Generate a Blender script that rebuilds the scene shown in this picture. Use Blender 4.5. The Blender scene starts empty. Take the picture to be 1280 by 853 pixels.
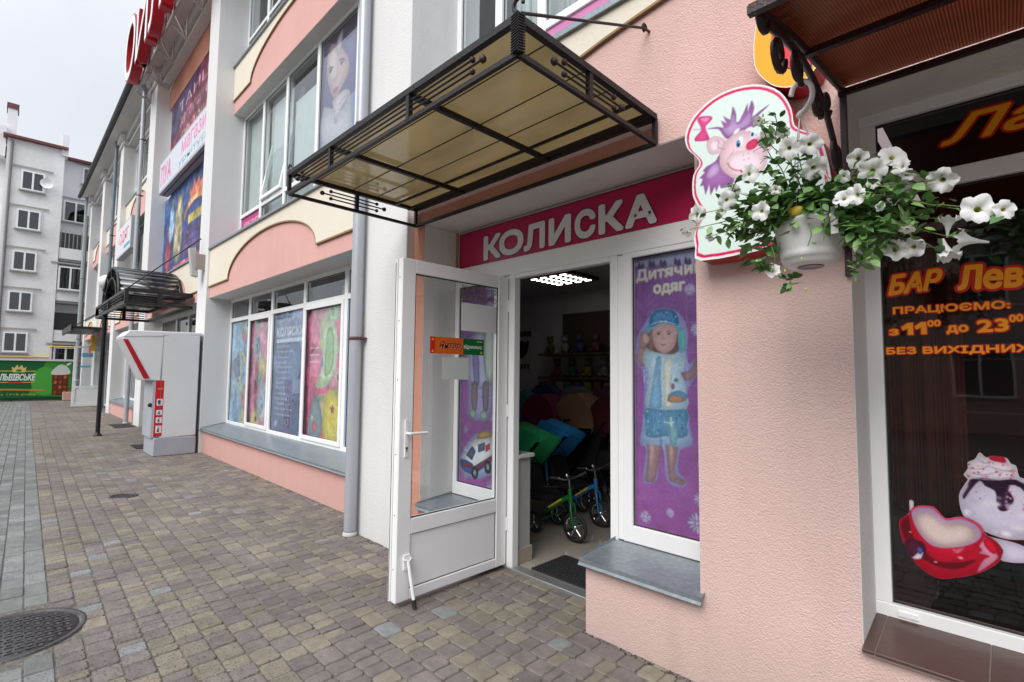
import bpy, bmesh, math, random
import numpy as np
from mathutils import Vector, Matrix
random.seed(7)
C = bpy.context.scene.collection
SC = bpy.context.scene

# ------------------------------------------------------------------ camera
YAW, PIT, ROL, FPX, CH = math.radians(-44.840), math.radians(3.674), math.radians(0.564), 630.03, 1.55
def cam_axes():
    f = np.array([math.sin(YAW)*math.cos(PIT), math.cos(YAW)*math.cos(PIT), math.sin(PIT)])
    r = np.cross(f, [0, 0, 1.0]); r /= np.linalg.norm(r)
    u = np.cross(r, f)
    c, s = math.cos(ROL), math.sin(ROL)
    return c*r+s*u, -s*r+c*u, f
RX, UX, FX = cam_axes()
cam = bpy.data.cameras.new('camera'); camo = bpy.data.objects.new('camera', cam); C.objects.link(camo)
cam.sensor_width = 36; cam.lens = FPX/1280*36; cam.clip_start = 0.05; cam.clip_end = 600
m = Matrix.Identity(4)
for i in range(3):
    m[i][0] = RX[i]; m[i][1] = UX[i]; m[i][2] = -FX[i]
m[2][3] = CH
camo.matrix_world = m
SC.camera = camo
def ray(px, py):
    a, b = (px-640)/FPX, (py-426.5)/FPX
    return a*RX - b*UX + FX
def PY(px, py, y):          # the point of the plane Y = y that the photograph shows at a pixel
    d = ray(px, py); t = y/d[1]; return (d[0]*t, y, CH+d[2]*t)
def PX(px, py, x):
    d = ray(px, py); t = x/d[0]; return (x, d[1]*t, CH+d[2]*t)

# ------------------------------------------------------------------ world and sun (overcast)
W = bpy.data.worlds.new('World'); SC.world = W; W.use_nodes = True
nt = W.node_tree; nt.nodes.clear()
def N(nt, t, **k):
    n = nt.nodes.new(t)
    for a, b in k.items():
        if a in n.inputs: n.inputs[a].default_value = b
        else: setattr(n, a, b)
    return n
SUN_EL, SUN_AZ = math.radians(42), math.radians(13)     # azimuth from -Y (street side) towards +X
sky = N(nt, 'ShaderNodeTexSky', sky_type='NISHITA'); sky.sun_disc = False
sky.sun_elevation = SUN_EL; sky.sun_rotation = math.radians(180)-SUN_AZ
tc = N(nt, 'ShaderNodeTexCoord'); sp = N(nt, 'ShaderNodeSeparateXYZ')
nt.links.new(tc.outputs['Generated'], sp.inputs[0])
mr = N(nt, 'ShaderNodeMapRange'); mr.inputs[1].default_value = 0; mr.inputs[2].default_value = 1
mr.inputs[3].default_value = 3.78; mr.inputs[4].default_value = 13
pw = N(nt, 'ShaderNodeMath', operation='POWER', use_clamp=True); pw.inputs[1].default_value = 4.0
nt.links.new(sp.outputs[2], pw.inputs[0]); nt.links.new(pw.outputs[0], mr.inputs[0])
nz = N(nt, 'ShaderNodeTexNoise'); nz.inputs['Scale'].default_value = 2.2; nz.inputs['Detail'].default_value = 4
nt.links.new(tc.outputs['Generated'], nz.inputs['Vector'])
mr2 = N(nt, 'ShaderNodeMapRange'); mr2.inputs[1].default_value = .25; mr2.inputs[2].default_value = .75
mr2.inputs[3].default_value = .84; mr2.inputs[4].default_value = 1.06
nt.links.new(nz.outputs[0], mr2.inputs[0])
mu = N(nt, 'ShaderNodeMath', operation='MULTIPLY')
nt.links.new(mr.outputs[0], mu.inputs[0]); nt.links.new(mr2.outputs[0], mu.inputs[1])
vm = N(nt, 'ShaderNodeVectorMath', operation='SCALE'); vm.inputs[0].default_value = (.93, .975, 1.04)
nt.links.new(mu.outputs[0], vm.inputs['Scale'])
mx = N(nt, 'ShaderNodeMix', data_type='RGBA'); mx.inputs[0].default_value = .975
nt.links.new(sky.outputs[0], mx.inputs[6]); nt.links.new(vm.outputs[0], mx.inputs[7])
bg = N(nt, 'ShaderNodeBackground'); bg.inputs[1].default_value = .115
nt.links.new(mx.outputs[2], bg.inputs[0])
wo = N(nt, 'ShaderNodeOutputWorld'); nt.links.new(bg.outputs[0], wo.inputs[0])
sl = bpy.data.lights.new('sun', 'SUN'); sl.energy = 1.5; sl.angle = math.radians(45); sl.color = (1, .97, .93)
so = bpy.data.objects.new('sun', sl); C.objects.link(so)
sdir = Vector((math.sin(SUN_AZ)*math.cos(SUN_EL), -math.cos(SUN_AZ)*math.cos(SUN_EL), math.sin(SUN_EL)))
so.rotation_euler = sdir.to_track_quat('Z', 'Y').to_euler(); so.location = (-5, -8, 20)
SC.view_settings.view_transform = 'Standard'; SC.view_settings.look = 'None'
SC.view_settings.exposure = 1.04; SC.view_settings.gamma = 1
SC.cycles.max_bounces = 7; SC.cycles.diffuse_bounces = 4; SC.cycles.glossy_bounces = 3
SC.cycles.transparent_max_bounces = 10; SC.cycles.transmission_bounces = 4
SC.cycles.caustics_reflective = False; SC.cycles.caustics_refractive = False
SC.cycles.use_denoising = True

# ------------------------------------------------------------------ materials
MATS = {}
def mat(name, col, rough=.7, bump=0, bscale=60, var=.12, vscale=3, metal=0, spec=.4, kind='', col2=None, dirt=0):
    if name in MATS: return MATS[name]
    m = bpy.data.materials.new(name); m.use_nodes = True; nt = m.node_tree
    p = nt.nodes['Principled BSDF']; L = nt.links
    p.inputs['Roughness'].default_value = rough; p.inputs['Metallic'].default_value = metal
    p.inputs['Specular IOR Level'].default_value = spec
    g = N(nt, 'ShaderNodeNewGeometry')
    n1 = N(nt, 'ShaderNodeTexNoise'); n1.inputs['Scale'].default_value = vscale; n1.inputs['Detail'].default_value = 5
    n1.inputs['Roughness'].default_value = .65
    L.new(g.outputs['Position'], n1.inputs['Vector'])
    r = N(nt, 'ShaderNodeMapRange'); r.inputs[1].default_value = .3; r.inputs[2].default_value = .7
    r.inputs[3].default_value = 1-var; r.inputs[4].default_value = 1+var*.6
    L.new(n1.outputs[0], r.inputs[0])
    sc = N(nt, 'ShaderNodeVectorMath', operation='SCALE'); sc.inputs[0].default_value = col
    if col2 is not None:
        n3 = N(nt, 'ShaderNodeTexNoise'); n3.inputs['Scale'].default_value = vscale*7; n3.inputs['Detail'].default_value = 3
        L.new(g.outputs['Position'], n3.inputs['Vector'])
        r3 = N(nt, 'ShaderNodeMapRange'); r3.inputs[1].default_value = .42; r3.inputs[2].default_value = .62
        L.new(n3.outputs[0], r3.inputs[0])
        c3 = N(nt, 'ShaderNodeMix', data_type='RGBA'); c3.inputs[6].default_value = (*col, 1); c3.inputs[7].default_value = (*col2, 1)
        L.new(r3.outputs[0], c3.inputs[0]); L.new(c3.outputs[2], sc.inputs[0])
    L.new(r.outputs[0], sc.inputs['Scale'])
    out = sc.outputs[0]
    if dirt:      # splash and rain streaks close to the ground, and vertical streaks
        sx = N(nt, 'ShaderNodeSeparateXYZ'); L.new(g.outputs['Position'], sx.inputs[0])
        rz = N(nt, 'ShaderNodeMapRange'); rz.inputs[1].default_value = .0; rz.inputs[2].default_value = .45
        rz.inputs[3].default_value = 1; rz.inputs[4].default_value = 0
        L.new(sx.outputs[2], rz.inputs[0])
        mp = N(nt, 'ShaderNodeMapping'); mp.inputs['Scale'].default_value = (5, 5, .35); L.new(g.outputs['Position'], mp.inputs[0])
        ns = N(nt, 'ShaderNodeTexNoise'); ns.inputs['Scale'].default_value = 1.6; ns.inputs['Detail'].default_value = 5
        L.new(mp.outputs[0], ns.inputs['Vector'])
        rs = N(nt, 'ShaderNodeMapRange'); rs.inputs[1].default_value = .5; rs.inputs[2].default_value = .8
        rs.inputs[3].default_value = 0; rs.inputs[4].default_value = .22
        L.new(ns.outputs[0], rs.inputs[0])
        m1 = N(nt, 'ShaderNodeMath', operation='MULTIPLY'); L.new(rz.outputs[0], m1.inputs[0]); L.new(n1.outputs[0], m1.inputs[1])
        m2 = N(nt, 'ShaderNodeMath', operation='ADD', use_clamp=True); L.new(m1.outputs[0], m2.inputs[0]); L.new(rs.outputs[0], m2.inputs[1])
        m3 = N(nt, 'ShaderNodeMath', operation='MULTIPLY'); L.new(m2.outputs[0], m3.inputs[0]); m3.inputs[1].default_value = dirt
        cm = N(nt, 'ShaderNodeMix', data_type='RGBA'); cm.inputs[7].default_value = (.22, .19, .16, 1)
        L.new(m3.outputs[0], cm.inputs[0]); L.new(out, cm.inputs[6]); out = cm.outputs[2]
    L.new(out, p.inputs['Base Color'])
    if bump:
        n2 = N(nt, 'ShaderNodeTexNoise'); n2.inputs['Scale'].default_value = bscale; n2.inputs['Detail'].default_value = 3
        L.new(g.outputs['Position'], n2.inputs['Vector'])
        b = N(nt, 'ShaderNodeBump'); b.inputs['Strength'].default_value = min(1, bump); b.inputs['Distance'].default_value = .012 if bump <= 1 else .012*bump
        L.new(n2.outputs[0], b.inputs['Height']); L.new(b.outputs[0], p.inputs['Normal'])
    MATS[name] = m
    return m
def flat(name, col, rough=.55, var=.05):
    return mat(name, col, rough, var=var, vscale=9, spec=.3)
def glass_mat(name, tint=(.9, .95, .95), boost=1.6, dens=.0, dcol=(.1, .1, .1)):
    m = bpy.data.materials.new(name); m.use_nodes = True; nt = m.node_tree; nt.nodes.clear(); L = nt.links
    tr = N(nt, 'ShaderNodeBsdfTransparent'); tr.inputs[0].default_value = (*tint, 1)
    gl = N(nt, 'ShaderNodeBsdfGlossy'); gl.inputs['Roughness'].default_value = .015; gl.inputs[0].default_value = (.95, .97, 1, 1)
    fr = N(nt, 'ShaderNodeFresnel'); fr.inputs[0].default_value = boost
    g = N(nt, 'ShaderNodeNewGeometry')
    nn = N(nt, 'ShaderNodeTexNoise'); nn.inputs['Scale'].default_value = 1.3; L.new(g.outputs['Position'], nn.inputs['Vector'])
    b = N(nt, 'ShaderNodeBump'); b.inputs['Strength'].default_value = .12; b.inputs['Distance'].default_value = .02
    L.new(nn.outputs[0], b.inputs['Height']); L.new(b.outputs[0], gl.inputs['Normal'])
    bf = N(nt, 'ShaderNodeMath', operation='SUBTRACT'); bf.inputs[0].default_value = 1; L.new(g.outputs['Backfacing'], bf.inputs[1])
    fm = N(nt, 'ShaderNodeMath', operation='MULTIPLY'); L.new(fr.outputs[0], fm.inputs[0]); L.new(bf.outputs[0], fm.inputs[1])
    a = N(nt, 'ShaderNodeMixShader'); L.new(fm.outputs[0], a.inputs[0]); L.new(tr.outputs[0], a.inputs[1]); L.new(gl.outputs[0], a.inputs[2])
    o = N(nt, 'ShaderNodeOutputMaterial')
    if dens:
        d = N(nt, 'ShaderNodeBsdfDiffuse'); d.inputs[0].default_value = (*dcol, 1)
        x = N(nt, 'ShaderNodeMixShader'); x.inputs[0].default_value = dens
        L.new(a.outputs[0], x.inputs[1]); L.new(d.outputs[0], x.inputs[2]); L.new(x.outputs[0], o.inputs[0])
    else: L.new(a.outputs[0], o.inputs[0])
    MATS[name] = m
    return m
def sheet_mat(name, col, trans, ribs=0, gloss=.12, tr2=.1):
    m = bpy.data.materials.new(name); m.use_nodes = True; nt = m.node_tree; nt.nodes.clear(); L = nt.links
    g = N(nt, 'ShaderNodeNewGeometry')
    n1 = N(nt, 'ShaderNodeTexNoise'); n1.inputs['Scale'].default_value = 2.5; n1.inputs['Detail'].default_value = 6
    mp = N(nt, 'ShaderNodeMapping'); mp.inputs['Scale'].default_value = (.5, 2, 1); L.new(g.outputs['Position'], mp.inputs[0]); L.new(mp.outputs[0], n1.inputs['Vector'])
    cr = N(nt, 'ShaderNodeMapRange'); cr.inputs[1].default_value = .35; cr.inputs[2].default_value = .7; cr.inputs[3].default_value = .85; cr.inputs[4].default_value = 1.08
    L.new(n1.outputs[0], cr.inputs[0])
    s1 = N(nt, 'ShaderNodeVectorMath', operation='SCALE'); s1.inputs[0].default_value = trans; L.new(cr.outputs[0], s1.inputs['Scale'])
    col_out = s1.outputs[0]
    if ribs:
        sx = N(nt, 'ShaderNodeSeparateXYZ'); L.new(g.outputs['Position'], sx.inputs[0])
        w = N(nt, 'ShaderNodeMath', operation='MULTIPLY'); w.inputs[1].default_value = ribs*6.2832; L.new(sx.outputs[0], w.inputs[0])
        si = N(nt, 'ShaderNodeMath', operation='SINE'); L.new(w.outputs[0], si.inputs[0])
        rr = N(nt, 'ShaderNodeMapRange'); rr.inputs[1].default_value = -.6; rr.inputs[2].default_value = .9; rr.inputs[3].default_value = .45; rr.inputs[4].default_value = 1.2
        L.new(si.outputs[0], rr.inputs[0])
        s2 = N(nt, 'ShaderNodeVectorMath', operation='SCALE'); L.new(col_out, s2.inputs[0]); L.new(rr.outputs[0], s2.inputs['Scale']); col_out = s2.outputs[0]
    t = N(nt, 'ShaderNodeBsdfTranslucent'); L.new(col_out, t.inputs[0])
    d = N(nt, 'ShaderNodeBsdfDiffuse'); d.inputs[0].default_value = (*col, 1)
    a = N(nt, 'ShaderNodeMixShader'); a.inputs[0].default_value = .75; L.new(d.outputs[0], a.inputs[1]); L.new(t.outputs[0], a.inputs[2])
    tp = N(nt, 'ShaderNodeBsdfTransparent'); L.new(col_out, tp.inputs[0])
    a2 = N(nt, 'ShaderNodeMixShader'); a2.inputs[0].default_value = tr2; L.new(a.outputs[0], a2.inputs[1]); L.new(tp.outputs[0], a2.inputs[2])
    gl = N(nt, 'ShaderNodeBsdfGlossy'); gl.inputs['Roughness'].default_value = gloss; gl.inputs[0].default_value = (.9, .9, .9, 1) if not ribs else (.25, .16, .13, 1)
    fr = N(nt, 'ShaderNodeFresnel'); fr.inputs[0].default_value = 1.5
    bf = N(nt, 'ShaderNodeMath', operation='SUBTRACT'); bf.inputs[0].default_value = 1; L.new(g.outputs['Backfacing'], bf.inputs[1])
    fm = N(nt, 'ShaderNodeMath', operation='MULTIPLY'); L.new(fr.outputs[0], fm.inputs[0]); L.new(bf.outputs[0], fm.inputs[1])
    a3 = N(nt, 'ShaderNodeMixShader'); L.new(fm.outputs[0], a3.inputs[0]); L.new(a2.outputs[0], a3.inputs[1]); L.new(gl.outputs[0], a3.inputs[2])
    o = N(nt, 'ShaderNodeOutputMaterial'); L.new(a3.outputs[0], o.inputs[0]); MATS[name] = m
    return m
def stone_mat(name, c1, c2, pit=.6):
    m = bpy.data.materials.new(name); m.use_nodes = True; nt = m.node_tree; L = nt.links
    p = nt.nodes['Principled BSDF']; p.inputs['Roughness'].default_value = .85; p.inputs['Specular IOR Level'].default_value = .25
    g = N(nt, 'ShaderNodeNewGeometry'); oi = N(nt, 'ShaderNodeObjectInfo')
    ad = N(nt, 'ShaderNodeMath', operation='ADD'); L.new(g.outputs['Random Per Island'], ad.inputs[0]); L.new(oi.outputs['Random'], ad.inputs[1])
    fr = N(nt, 'ShaderNodeMath', operation='FRACT'); L.new(ad.outputs[0], fr.inputs[0])
    cm = N(nt, 'ShaderNodeMix', data_type='RGBA'); cm.inputs[6].default_value = (*c1, 1); cm.inputs[7].default_value = (*c2, 1); L.new(fr.outputs[0], cm.inputs[0])
    n1 = N(nt, 'ShaderNodeTexNoise'); n1.inputs['Scale'].default_value = 14; n1.inputs['Detail'].default_value = 6; n1.inputs['Roughness'].default_value = .7
    L.new(g.outputs['Position'], n1.inputs['Vector'])
    r = N(nt, 'ShaderNodeMapRange'); r.inputs[1].default_value = .3; r.inputs[2].default_value = .7; r.inputs[3].default_value = .78; r.inputs[4].default_value = 1.2; L.new(n1.outputs[0], r.inputs[0])
    n9 = N(nt, 'ShaderNodeTexNoise'); n9.inputs['Scale'].default_value = 1.1; n9.inputs['Detail'].default_value = 7; n9.inputs['Roughness'].default_value = .7; L.new(g.outputs['Position'], n9.inputs['Vector'])
    r9 = N(nt, 'ShaderNodeMapRange'); r9.inputs[1].default_value = .35; r9.inputs[2].default_value = .65; r9.inputs[3].default_value = .8; r9.inputs[4].default_value = 1.12; L.new(n9.outputs[0], r9.inputs[0])
    m9 = N(nt, 'ShaderNodeMath', operation='MULTIPLY'); L.new(r.outputs[0], m9.inputs[0]); L.new(r9.outputs[0], m9.inputs[1])
    s = N(nt, 'ShaderNodeVectorMath', operation='SCALE'); L.new(cm.outputs[2], s.inputs[0]); L.new(m9.outputs[0], s.inputs['Scale'])
    # pitting, stronger away from the shop door
    v = N(nt, 'ShaderNodeTexNoise'); v.inputs['Scale'].default_value = 75; v.inputs['Detail'].default_value = 2; L.new(g.outputs['Position'], v.inputs['Vector'])
    rv = N(nt, 'ShaderNodeMapRange'); rv.inputs[1].default_value = .56; rv.inputs[2].default_value = .66; rv.inputs[3].default_value = 0; rv.inputs[4].default_value = 1; L.new(v.outputs[0], rv.inputs[0])
    sx = N(nt, 'ShaderNodeSeparateXYZ'); L.new(g.outputs['Position'], sx.inputs[0])
    ry = N(nt, 'ShaderNodeMapRange'); ry.inputs[1].default_value = .9; ry.inputs[2].default_value = 1.5; ry.inputs[3].default_value = pit; ry.inputs[4].default_value = pit*.12; L.new(sx.outputs[1], ry.inputs[0])
    pm = N(nt, 'ShaderNodeMath', operation='MULTIPLY'); L.new(rv.outputs[0], pm.inputs[0]); L.new(ry.outputs[0], pm.inputs[1])
    dk = N(nt, 'ShaderNodeMix', data_type='RGBA'); dk.inputs[7].default_value = (.045, .04, .038, 1); L.new(pm.outputs[0], dk.inputs[0]); L.new(s.outputs[0], dk.inputs[6])
    L.new(dk.outputs[2], p.inputs['Base Color'])
    su = N(nt, 'ShaderNodeMath', operation='SUBTRACT'); L.new(n1.outputs[0], su.inputs[0]); L.new(pm.outputs[0], su.inputs[1])
    b = N(nt, 'ShaderNodeBump'); b.inputs['Strength'].default_value = .55; b.inputs['Distance'].default_value = .006
    L.new(su.outputs[0], b.inputs['Height']); L.new(b.outputs[0], p.inputs['Normal'])
    MATS[name] = m
    return m


def blur(a, r):
    r = int(r)
    if r < 1: return a
    for _ in range(2):
        for ax in (0, 1):
            p = np.pad(a, [(r+1, r) if i == ax else (0, 0) for i in range(2)], mode='edge'); c = np.cumsum(p, axis=ax)
            n = a.shape[ax]; hi = np.take(c, range(2*r+1, 2*r+1+n), axis=ax); lo = np.take(c, range(0, n), axis=ax); a = (hi-lo)/(2*r+1)
    return a
PINK = mat('pink_plaster', (.72, .52, .485), .9, .65, 150, .06, 1.2, spec=.15, dirt=.5)
PINK2 = mat('salmon_paint', (.66, .38, .345), .85, .25, 50, .07, 1.0, spec=.2, dirt=.4)
ORNG = mat('orange_paint', (.58, .27, .19), .85, .3, 60, .06, 1.0, spec=.2)
CREAM = mat('cream_paint', (.72, .66, .56), .85, .25, 50, .05, 1.0, spec=.2)
TRIM_SHADE = mat('brown_trim_shade', (.30, .20, .10), .8, 0)  # brown for the trim and the painted shadow line under the cream edge
WHITE = mat('white_plaster', (.70, .695, .695), .88, .35, 70, .05, .8, spec=.2, dirt=.25)
GREYW = mat('grey_reveal_paint', (.70, .685, .665), .85, .3, 60, .07, 1.2, spec=.2, dirt=.5)
PVC = mat('white_plastic_frame', (.86, .865, .875), .28, 0, var=.04, spec=.5, dirt=.12)
RUB = flat('dark_rubber_seal', (.03, .03, .03))
ZINC = mat('zinc_sheet', (.27, .31, .34), .38, .15, 25, .12, 5, metal=.55, spec=.5, col2=(.32, .36, .39))
PIPE = mat('grey_pipe_paint', (.42, .44, .48), .35, .1, 20, .05, 4, metal=.2)
RUST = mat('rusty_clamp', (.12, .055, .04), .7, .3)
IRON = mat('black_wrought_iron', (.016, .013, .015), .5, .3, 120, .2, 20, spec=.35)
BRIRON = mat('brown_wrought_iron', (.035, .014, .018), .45, .3, 120, .2, 20, spec=.4)
DARK = flat('dark_interior', (.03, .03, .033), .8)
CURT = mat('pale_curtain', (.55, .60, .60), .9, 0, var=.1)
TILE = mat('brown_tile', (.085, .045, .038), .3, .1, 30, .15, 6, spec=.5)
GROUT = flat('tile_grout', (.25, .2, .17), .9)
FLOORM = mat('shop_floor_tile', (.36, .32, .28), .12, 0, var=.06, spec=.5)
MORT = mat('joint_sand', (.105, .095, .08), .95, .5, 90, .3, 6, col2=(.17, .16, .14))
GL = glass_mat('window_glass', (.96, .985, .98), 2.1)
GLC = glass_mat('clear_glass', (.97, .985, .98), 1.7)
GLD = glass_mat('tinted_glass', (.66, .58, .57), 1.6)
SHEET = sheet_mat('olive_polycarbonate', (.11, .095, .065), (.43, .37, .25), 0, .09, .08)
BSHEET = sheet_mat('brown_polycarbonate', (.14, .04, .025), (.36, .18, .125), 105, .35, .30)
ALLPRINT = {}
INKRGB = {}
def ink(r, g, b, n=None):       # printed colour (0..255, as on the print)
    k = (r, g, b)
    if k not in ALLPRINT:
        lin = tuple((c/255/12.92 if c/255 <= .04045 else ((c/255+.055)/1.055)**2.4) for c in k)
        ALLPRINT[k] = flat('print_ink_%d_%d_%d' % k, lin, .5, .06); INKRGB[ALLPRINT[k].name] = k
    return ALLPRINT[k]

# ------------------------------------------------------------------ mesh helpers
class MB:
    def __init__(s): s.v = []; s.f = []; s.mi = []; s.m = []; s.sm = []
    def ix(s, mt):
        if mt not in s.m: s.m.append(mt)
        return s.m.index(mt)
    def add(s, vs, fs, mt, smooth=False):
        b = len(s.v); s.v += [tuple(map(float, v)) for v in vs]; i = s.ix(mt)
        for f in fs: s.f.append([b+k for k in f]); s.mi.append(i); s.sm.append(smooth)
        return s
    def box(s, x0, x1, y0, y1, z0, z1, mt):
        vs = [(x0, y0, z0), (x1, y0, z0), (x1, y1, z0), (x0, y1, z0), (x0, y0, z1), (x1, y0, z1), (x1, y1, z1), (x0, y1, z1)]
        return s.add(vs, [(3, 2, 1, 0), (4, 5, 6, 7), (0, 1, 5, 4), (1, 2, 6, 5), (2, 3, 7, 6), (3, 0, 4, 7)], mt)
    def prism(s, pts, vec, mt, smooth=False):
        n = len(pts); v = Vector(vec)
        vs = [tuple(p) for p in pts]+[tuple(Vector(p)+v) for p in pts]
        s.add(vs, [tuple(range(n))[::-1], tuple(range(n, 2*n))], mt)
        b = len(s.v)-2*n; i = s.ix(mt)
        for k in range(n):
            j = (k+1) % n
            s.f.append([b+k, b+j, b+n+j, b+n+k]); s.mi.append(i); s.sm.append(smooth)
        return s
    def tube(s, path, r, mt, n=8, closed=False, r1=None, cap=True):
        P = [Vector(p) for p in path]; m = len(P); rings = []
        up = None
        for i in range(m):
            if closed: t = (P[(i+1) % m]-P[i-1])
            else: t = P[min(i+1, m-1)]-P[max(i-1, 0)]
            t.normalize()
            if up is None:
                up = Vector((0, 0, 1)) if abs(t.z) < .9 else Vector((1, 0, 0))
            a = (up-t*up.dot(t)).normalized(); b = t.cross(a); up = a
            rr = r if r1 is None else r+(r1-r)*i/(m-1)
            rings.append([tuple(P[i]+a*math.cos(k*2*math.pi/n+math.pi/n)*rr+b*math.sin(k*2*math.pi/n+math.pi/n)*rr) for k in range(n)])
        vs = [q for ring in rings for q in ring]; fs = []
        for i in range(m if closed else m-1):
            j = (i+1) % m
            for k in range(n): fs.append((i*n+k, i*n+(k+1) % n, j*n+(k+1) % n, j*n+k))
        s.add(vs, fs, mt, n > 4)
        if not closed and cap: s.add(rings[0], [tuple(range(n))], mt); s.add(rings[-1], [tuple(range(n))[::-1]], mt)
        return s
    def bar(s, a, b, r, mt): return s.tube([a, b], r*1.414, mt, 4)
    def sphere(s, c, r, mt, n=10, sc=(1, 1, 1)):
        vs = [(c[0], c[1], c[2]-r*sc[2])]; fs = []
        k = n//2
        for i in range(1, k):
            th = -math.pi/2+math.pi*i/k
            for j in range(n):
                ph = 2*math.pi*j/n
                vs.append((c[0]+r*sc[0]*math.cos(th)*math.cos(ph), c[1]+r*sc[1]*math.cos(th)*math.sin(ph), c[2]+r*sc[2]*math.sin(th)))
        vs.append((c[0], c[1], c[2]+r*sc[2])); e = len(vs)-1
        for j in range(n):
            fs.append((0, 1+(j+1) % n, 1+j)); fs.append((e, e-n+j, e-n+(j+1) % n))
            for i in range(k-2): fs.append((1+i*n+j, 1+i*n+(j+1) % n, 1+(i+1)*n+(j+1) % n, 1+(i+1)*n+j))
        return s.add(vs, fs, mt, True)
    def lathe(s, prof, c, mt, n=20, ax='z', smooth=True):
        vs = []; fs = []
        for (r, h) in prof:
            for j in range(n):
                a = 2*math.pi*j/n; u, w = r*math.cos(a), r*math.sin(a)
                vs.append((c[0]+u, c[1]+w, c[2]+h) if ax == 'z' else (c[0]+u, c[1]+h, c[2]+w) if ax == 'y' else (c[0]+h, c[1]+u, c[2]+w))
        for i in range(len(prof)-1):
            for j in range(n): fs.append((i*n+j, i*n+(j+1) % n, (i+1)*n+(j+1) % n, (i+1)*n+j))
        return s.add(vs, fs, mt, smooth)
    def build(s, name, parent=None, bevel=0, fix=True, seg=1):
        me = bpy.data.meshes.new(name)
        o = bpy.data.objects.new(name, me); C.objects.link(o)
        org = Vector((0, 0, 0))
        if parent is not None:
            o.parent = parent; p = parent
            while p is not None: org += p.location; p = p.parent
        else:
            org = Vector(s.v[0]) if False else org
        me.from_pydata([tuple(Vector(v)-org) for v in s.v], [], s.f)
        for mt in s.m: me.materials.append(mt)
        me.polygons.foreach_set('material_index', s.mi); me.polygons.foreach_set('use_smooth', s.sm)
        if fix:
            b = bmesh.new(); b.from_mesh(me); bmesh.ops.recalc_face_normals(b, faces=b.faces); b.to_mesh(me); b.free()
        me.update()
        if bevel:
            md = o.modifiers.new('bevel', 'BEVEL'); md.width = bevel; md.segments = seg; md.limit_method = 'ANGLE'; md.angle_limit = math.radians(50)
        return o
def thing(name, label, cat, loc=(0, 0, 0), group=None):
    o = bpy.data.objects.new(name, None); C.objects.link(o); o.location = loc; o.empty_display_size = .1
    o['label'] = label; o['category'] = cat
    if group: o['group'] = group
    return o
def tag(o, label, cat, group=None):
    o['label'] = label; o['category'] = cat
    if group: o['group'] = group
    # move the origin to the thing's base
    me = o.data; n = len(me.vertices); co = np.empty(n*3); me.vertices.foreach_get('co', co); co = co.reshape(-1, 3)
    b = np.array([(co[:, 0].min()+co[:, 0].max())/2, (co[:, 1].min()+co[:, 1].max())/2, co[:, 2].min()])
    me.vertices.foreach_set('co', (co-b).ravel()); o.location = Vector(b)+o.location; me.update()
    return o
def kind(o, k='structure'): o['kind'] = k; return o
def dup(o, loc=None, label=None, parent=None):
    c = o.copy(); C.objects.link(c)
    if parent is not None: c.parent = parent
    for ch in o.children: dup(ch, parent=c)
    if loc is not None: c.location = loc
    if label: c['label'] = label
    return c
def smooth2(pts, k=4, closed=True):
    out = []; n = len(pts)
    for i in range(n if closed else n-1):
        if closed: p0, p1, p2, p3 = pts[i-1], pts[i], pts[(i+1) % n], pts[(i+2) % n]
        else: p0, p1, p2, p3 = pts[max(i-1, 0)], pts[i], pts[i+1], pts[min(i+2, n-1)]
        for j in range(k):
            t = j/k
            out.append(tuple(.5*((2*b)+(-a+c)*t+(2*a-5*b+4*c-d)*t*t+(-a+3*b-3*c+d)*t**3) for a, b, c, d in zip(p0, p1, p2, p3)))
    if not closed: out.append(tuple(pts[-1]))
    return out
_tc = {}
def text2(s, bold=0., shear=0., res=3):
    k = (s, bold, shear)
    if k in _tc: return _tc[k]
    cu = bpy.data.curves.new('t', 'FONT'); cu.body = s; cu.offset = bold; cu.shear = shear; cu.resolution_u = res; cu.fill_mode = 'FRONT'
    o = bpy.data.objects.new('t', cu); C.objects.link(o); bpy.context.view_layer.update()
    me = bpy.data.meshes.new_from_object(o.evaluated_get(bpy.context.evaluated_depsgraph_get()))
    v = [tuple(x.co)[:2] for x in me.vertices]; f = [tuple(p.vertices) for p in me.polygons]
    bpy.data.objects.remove(o); bpy.data.curves.remove(cu); bpy.data.meshes.remove(me)
    _tc[k] = (v, f); return v, f
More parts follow.
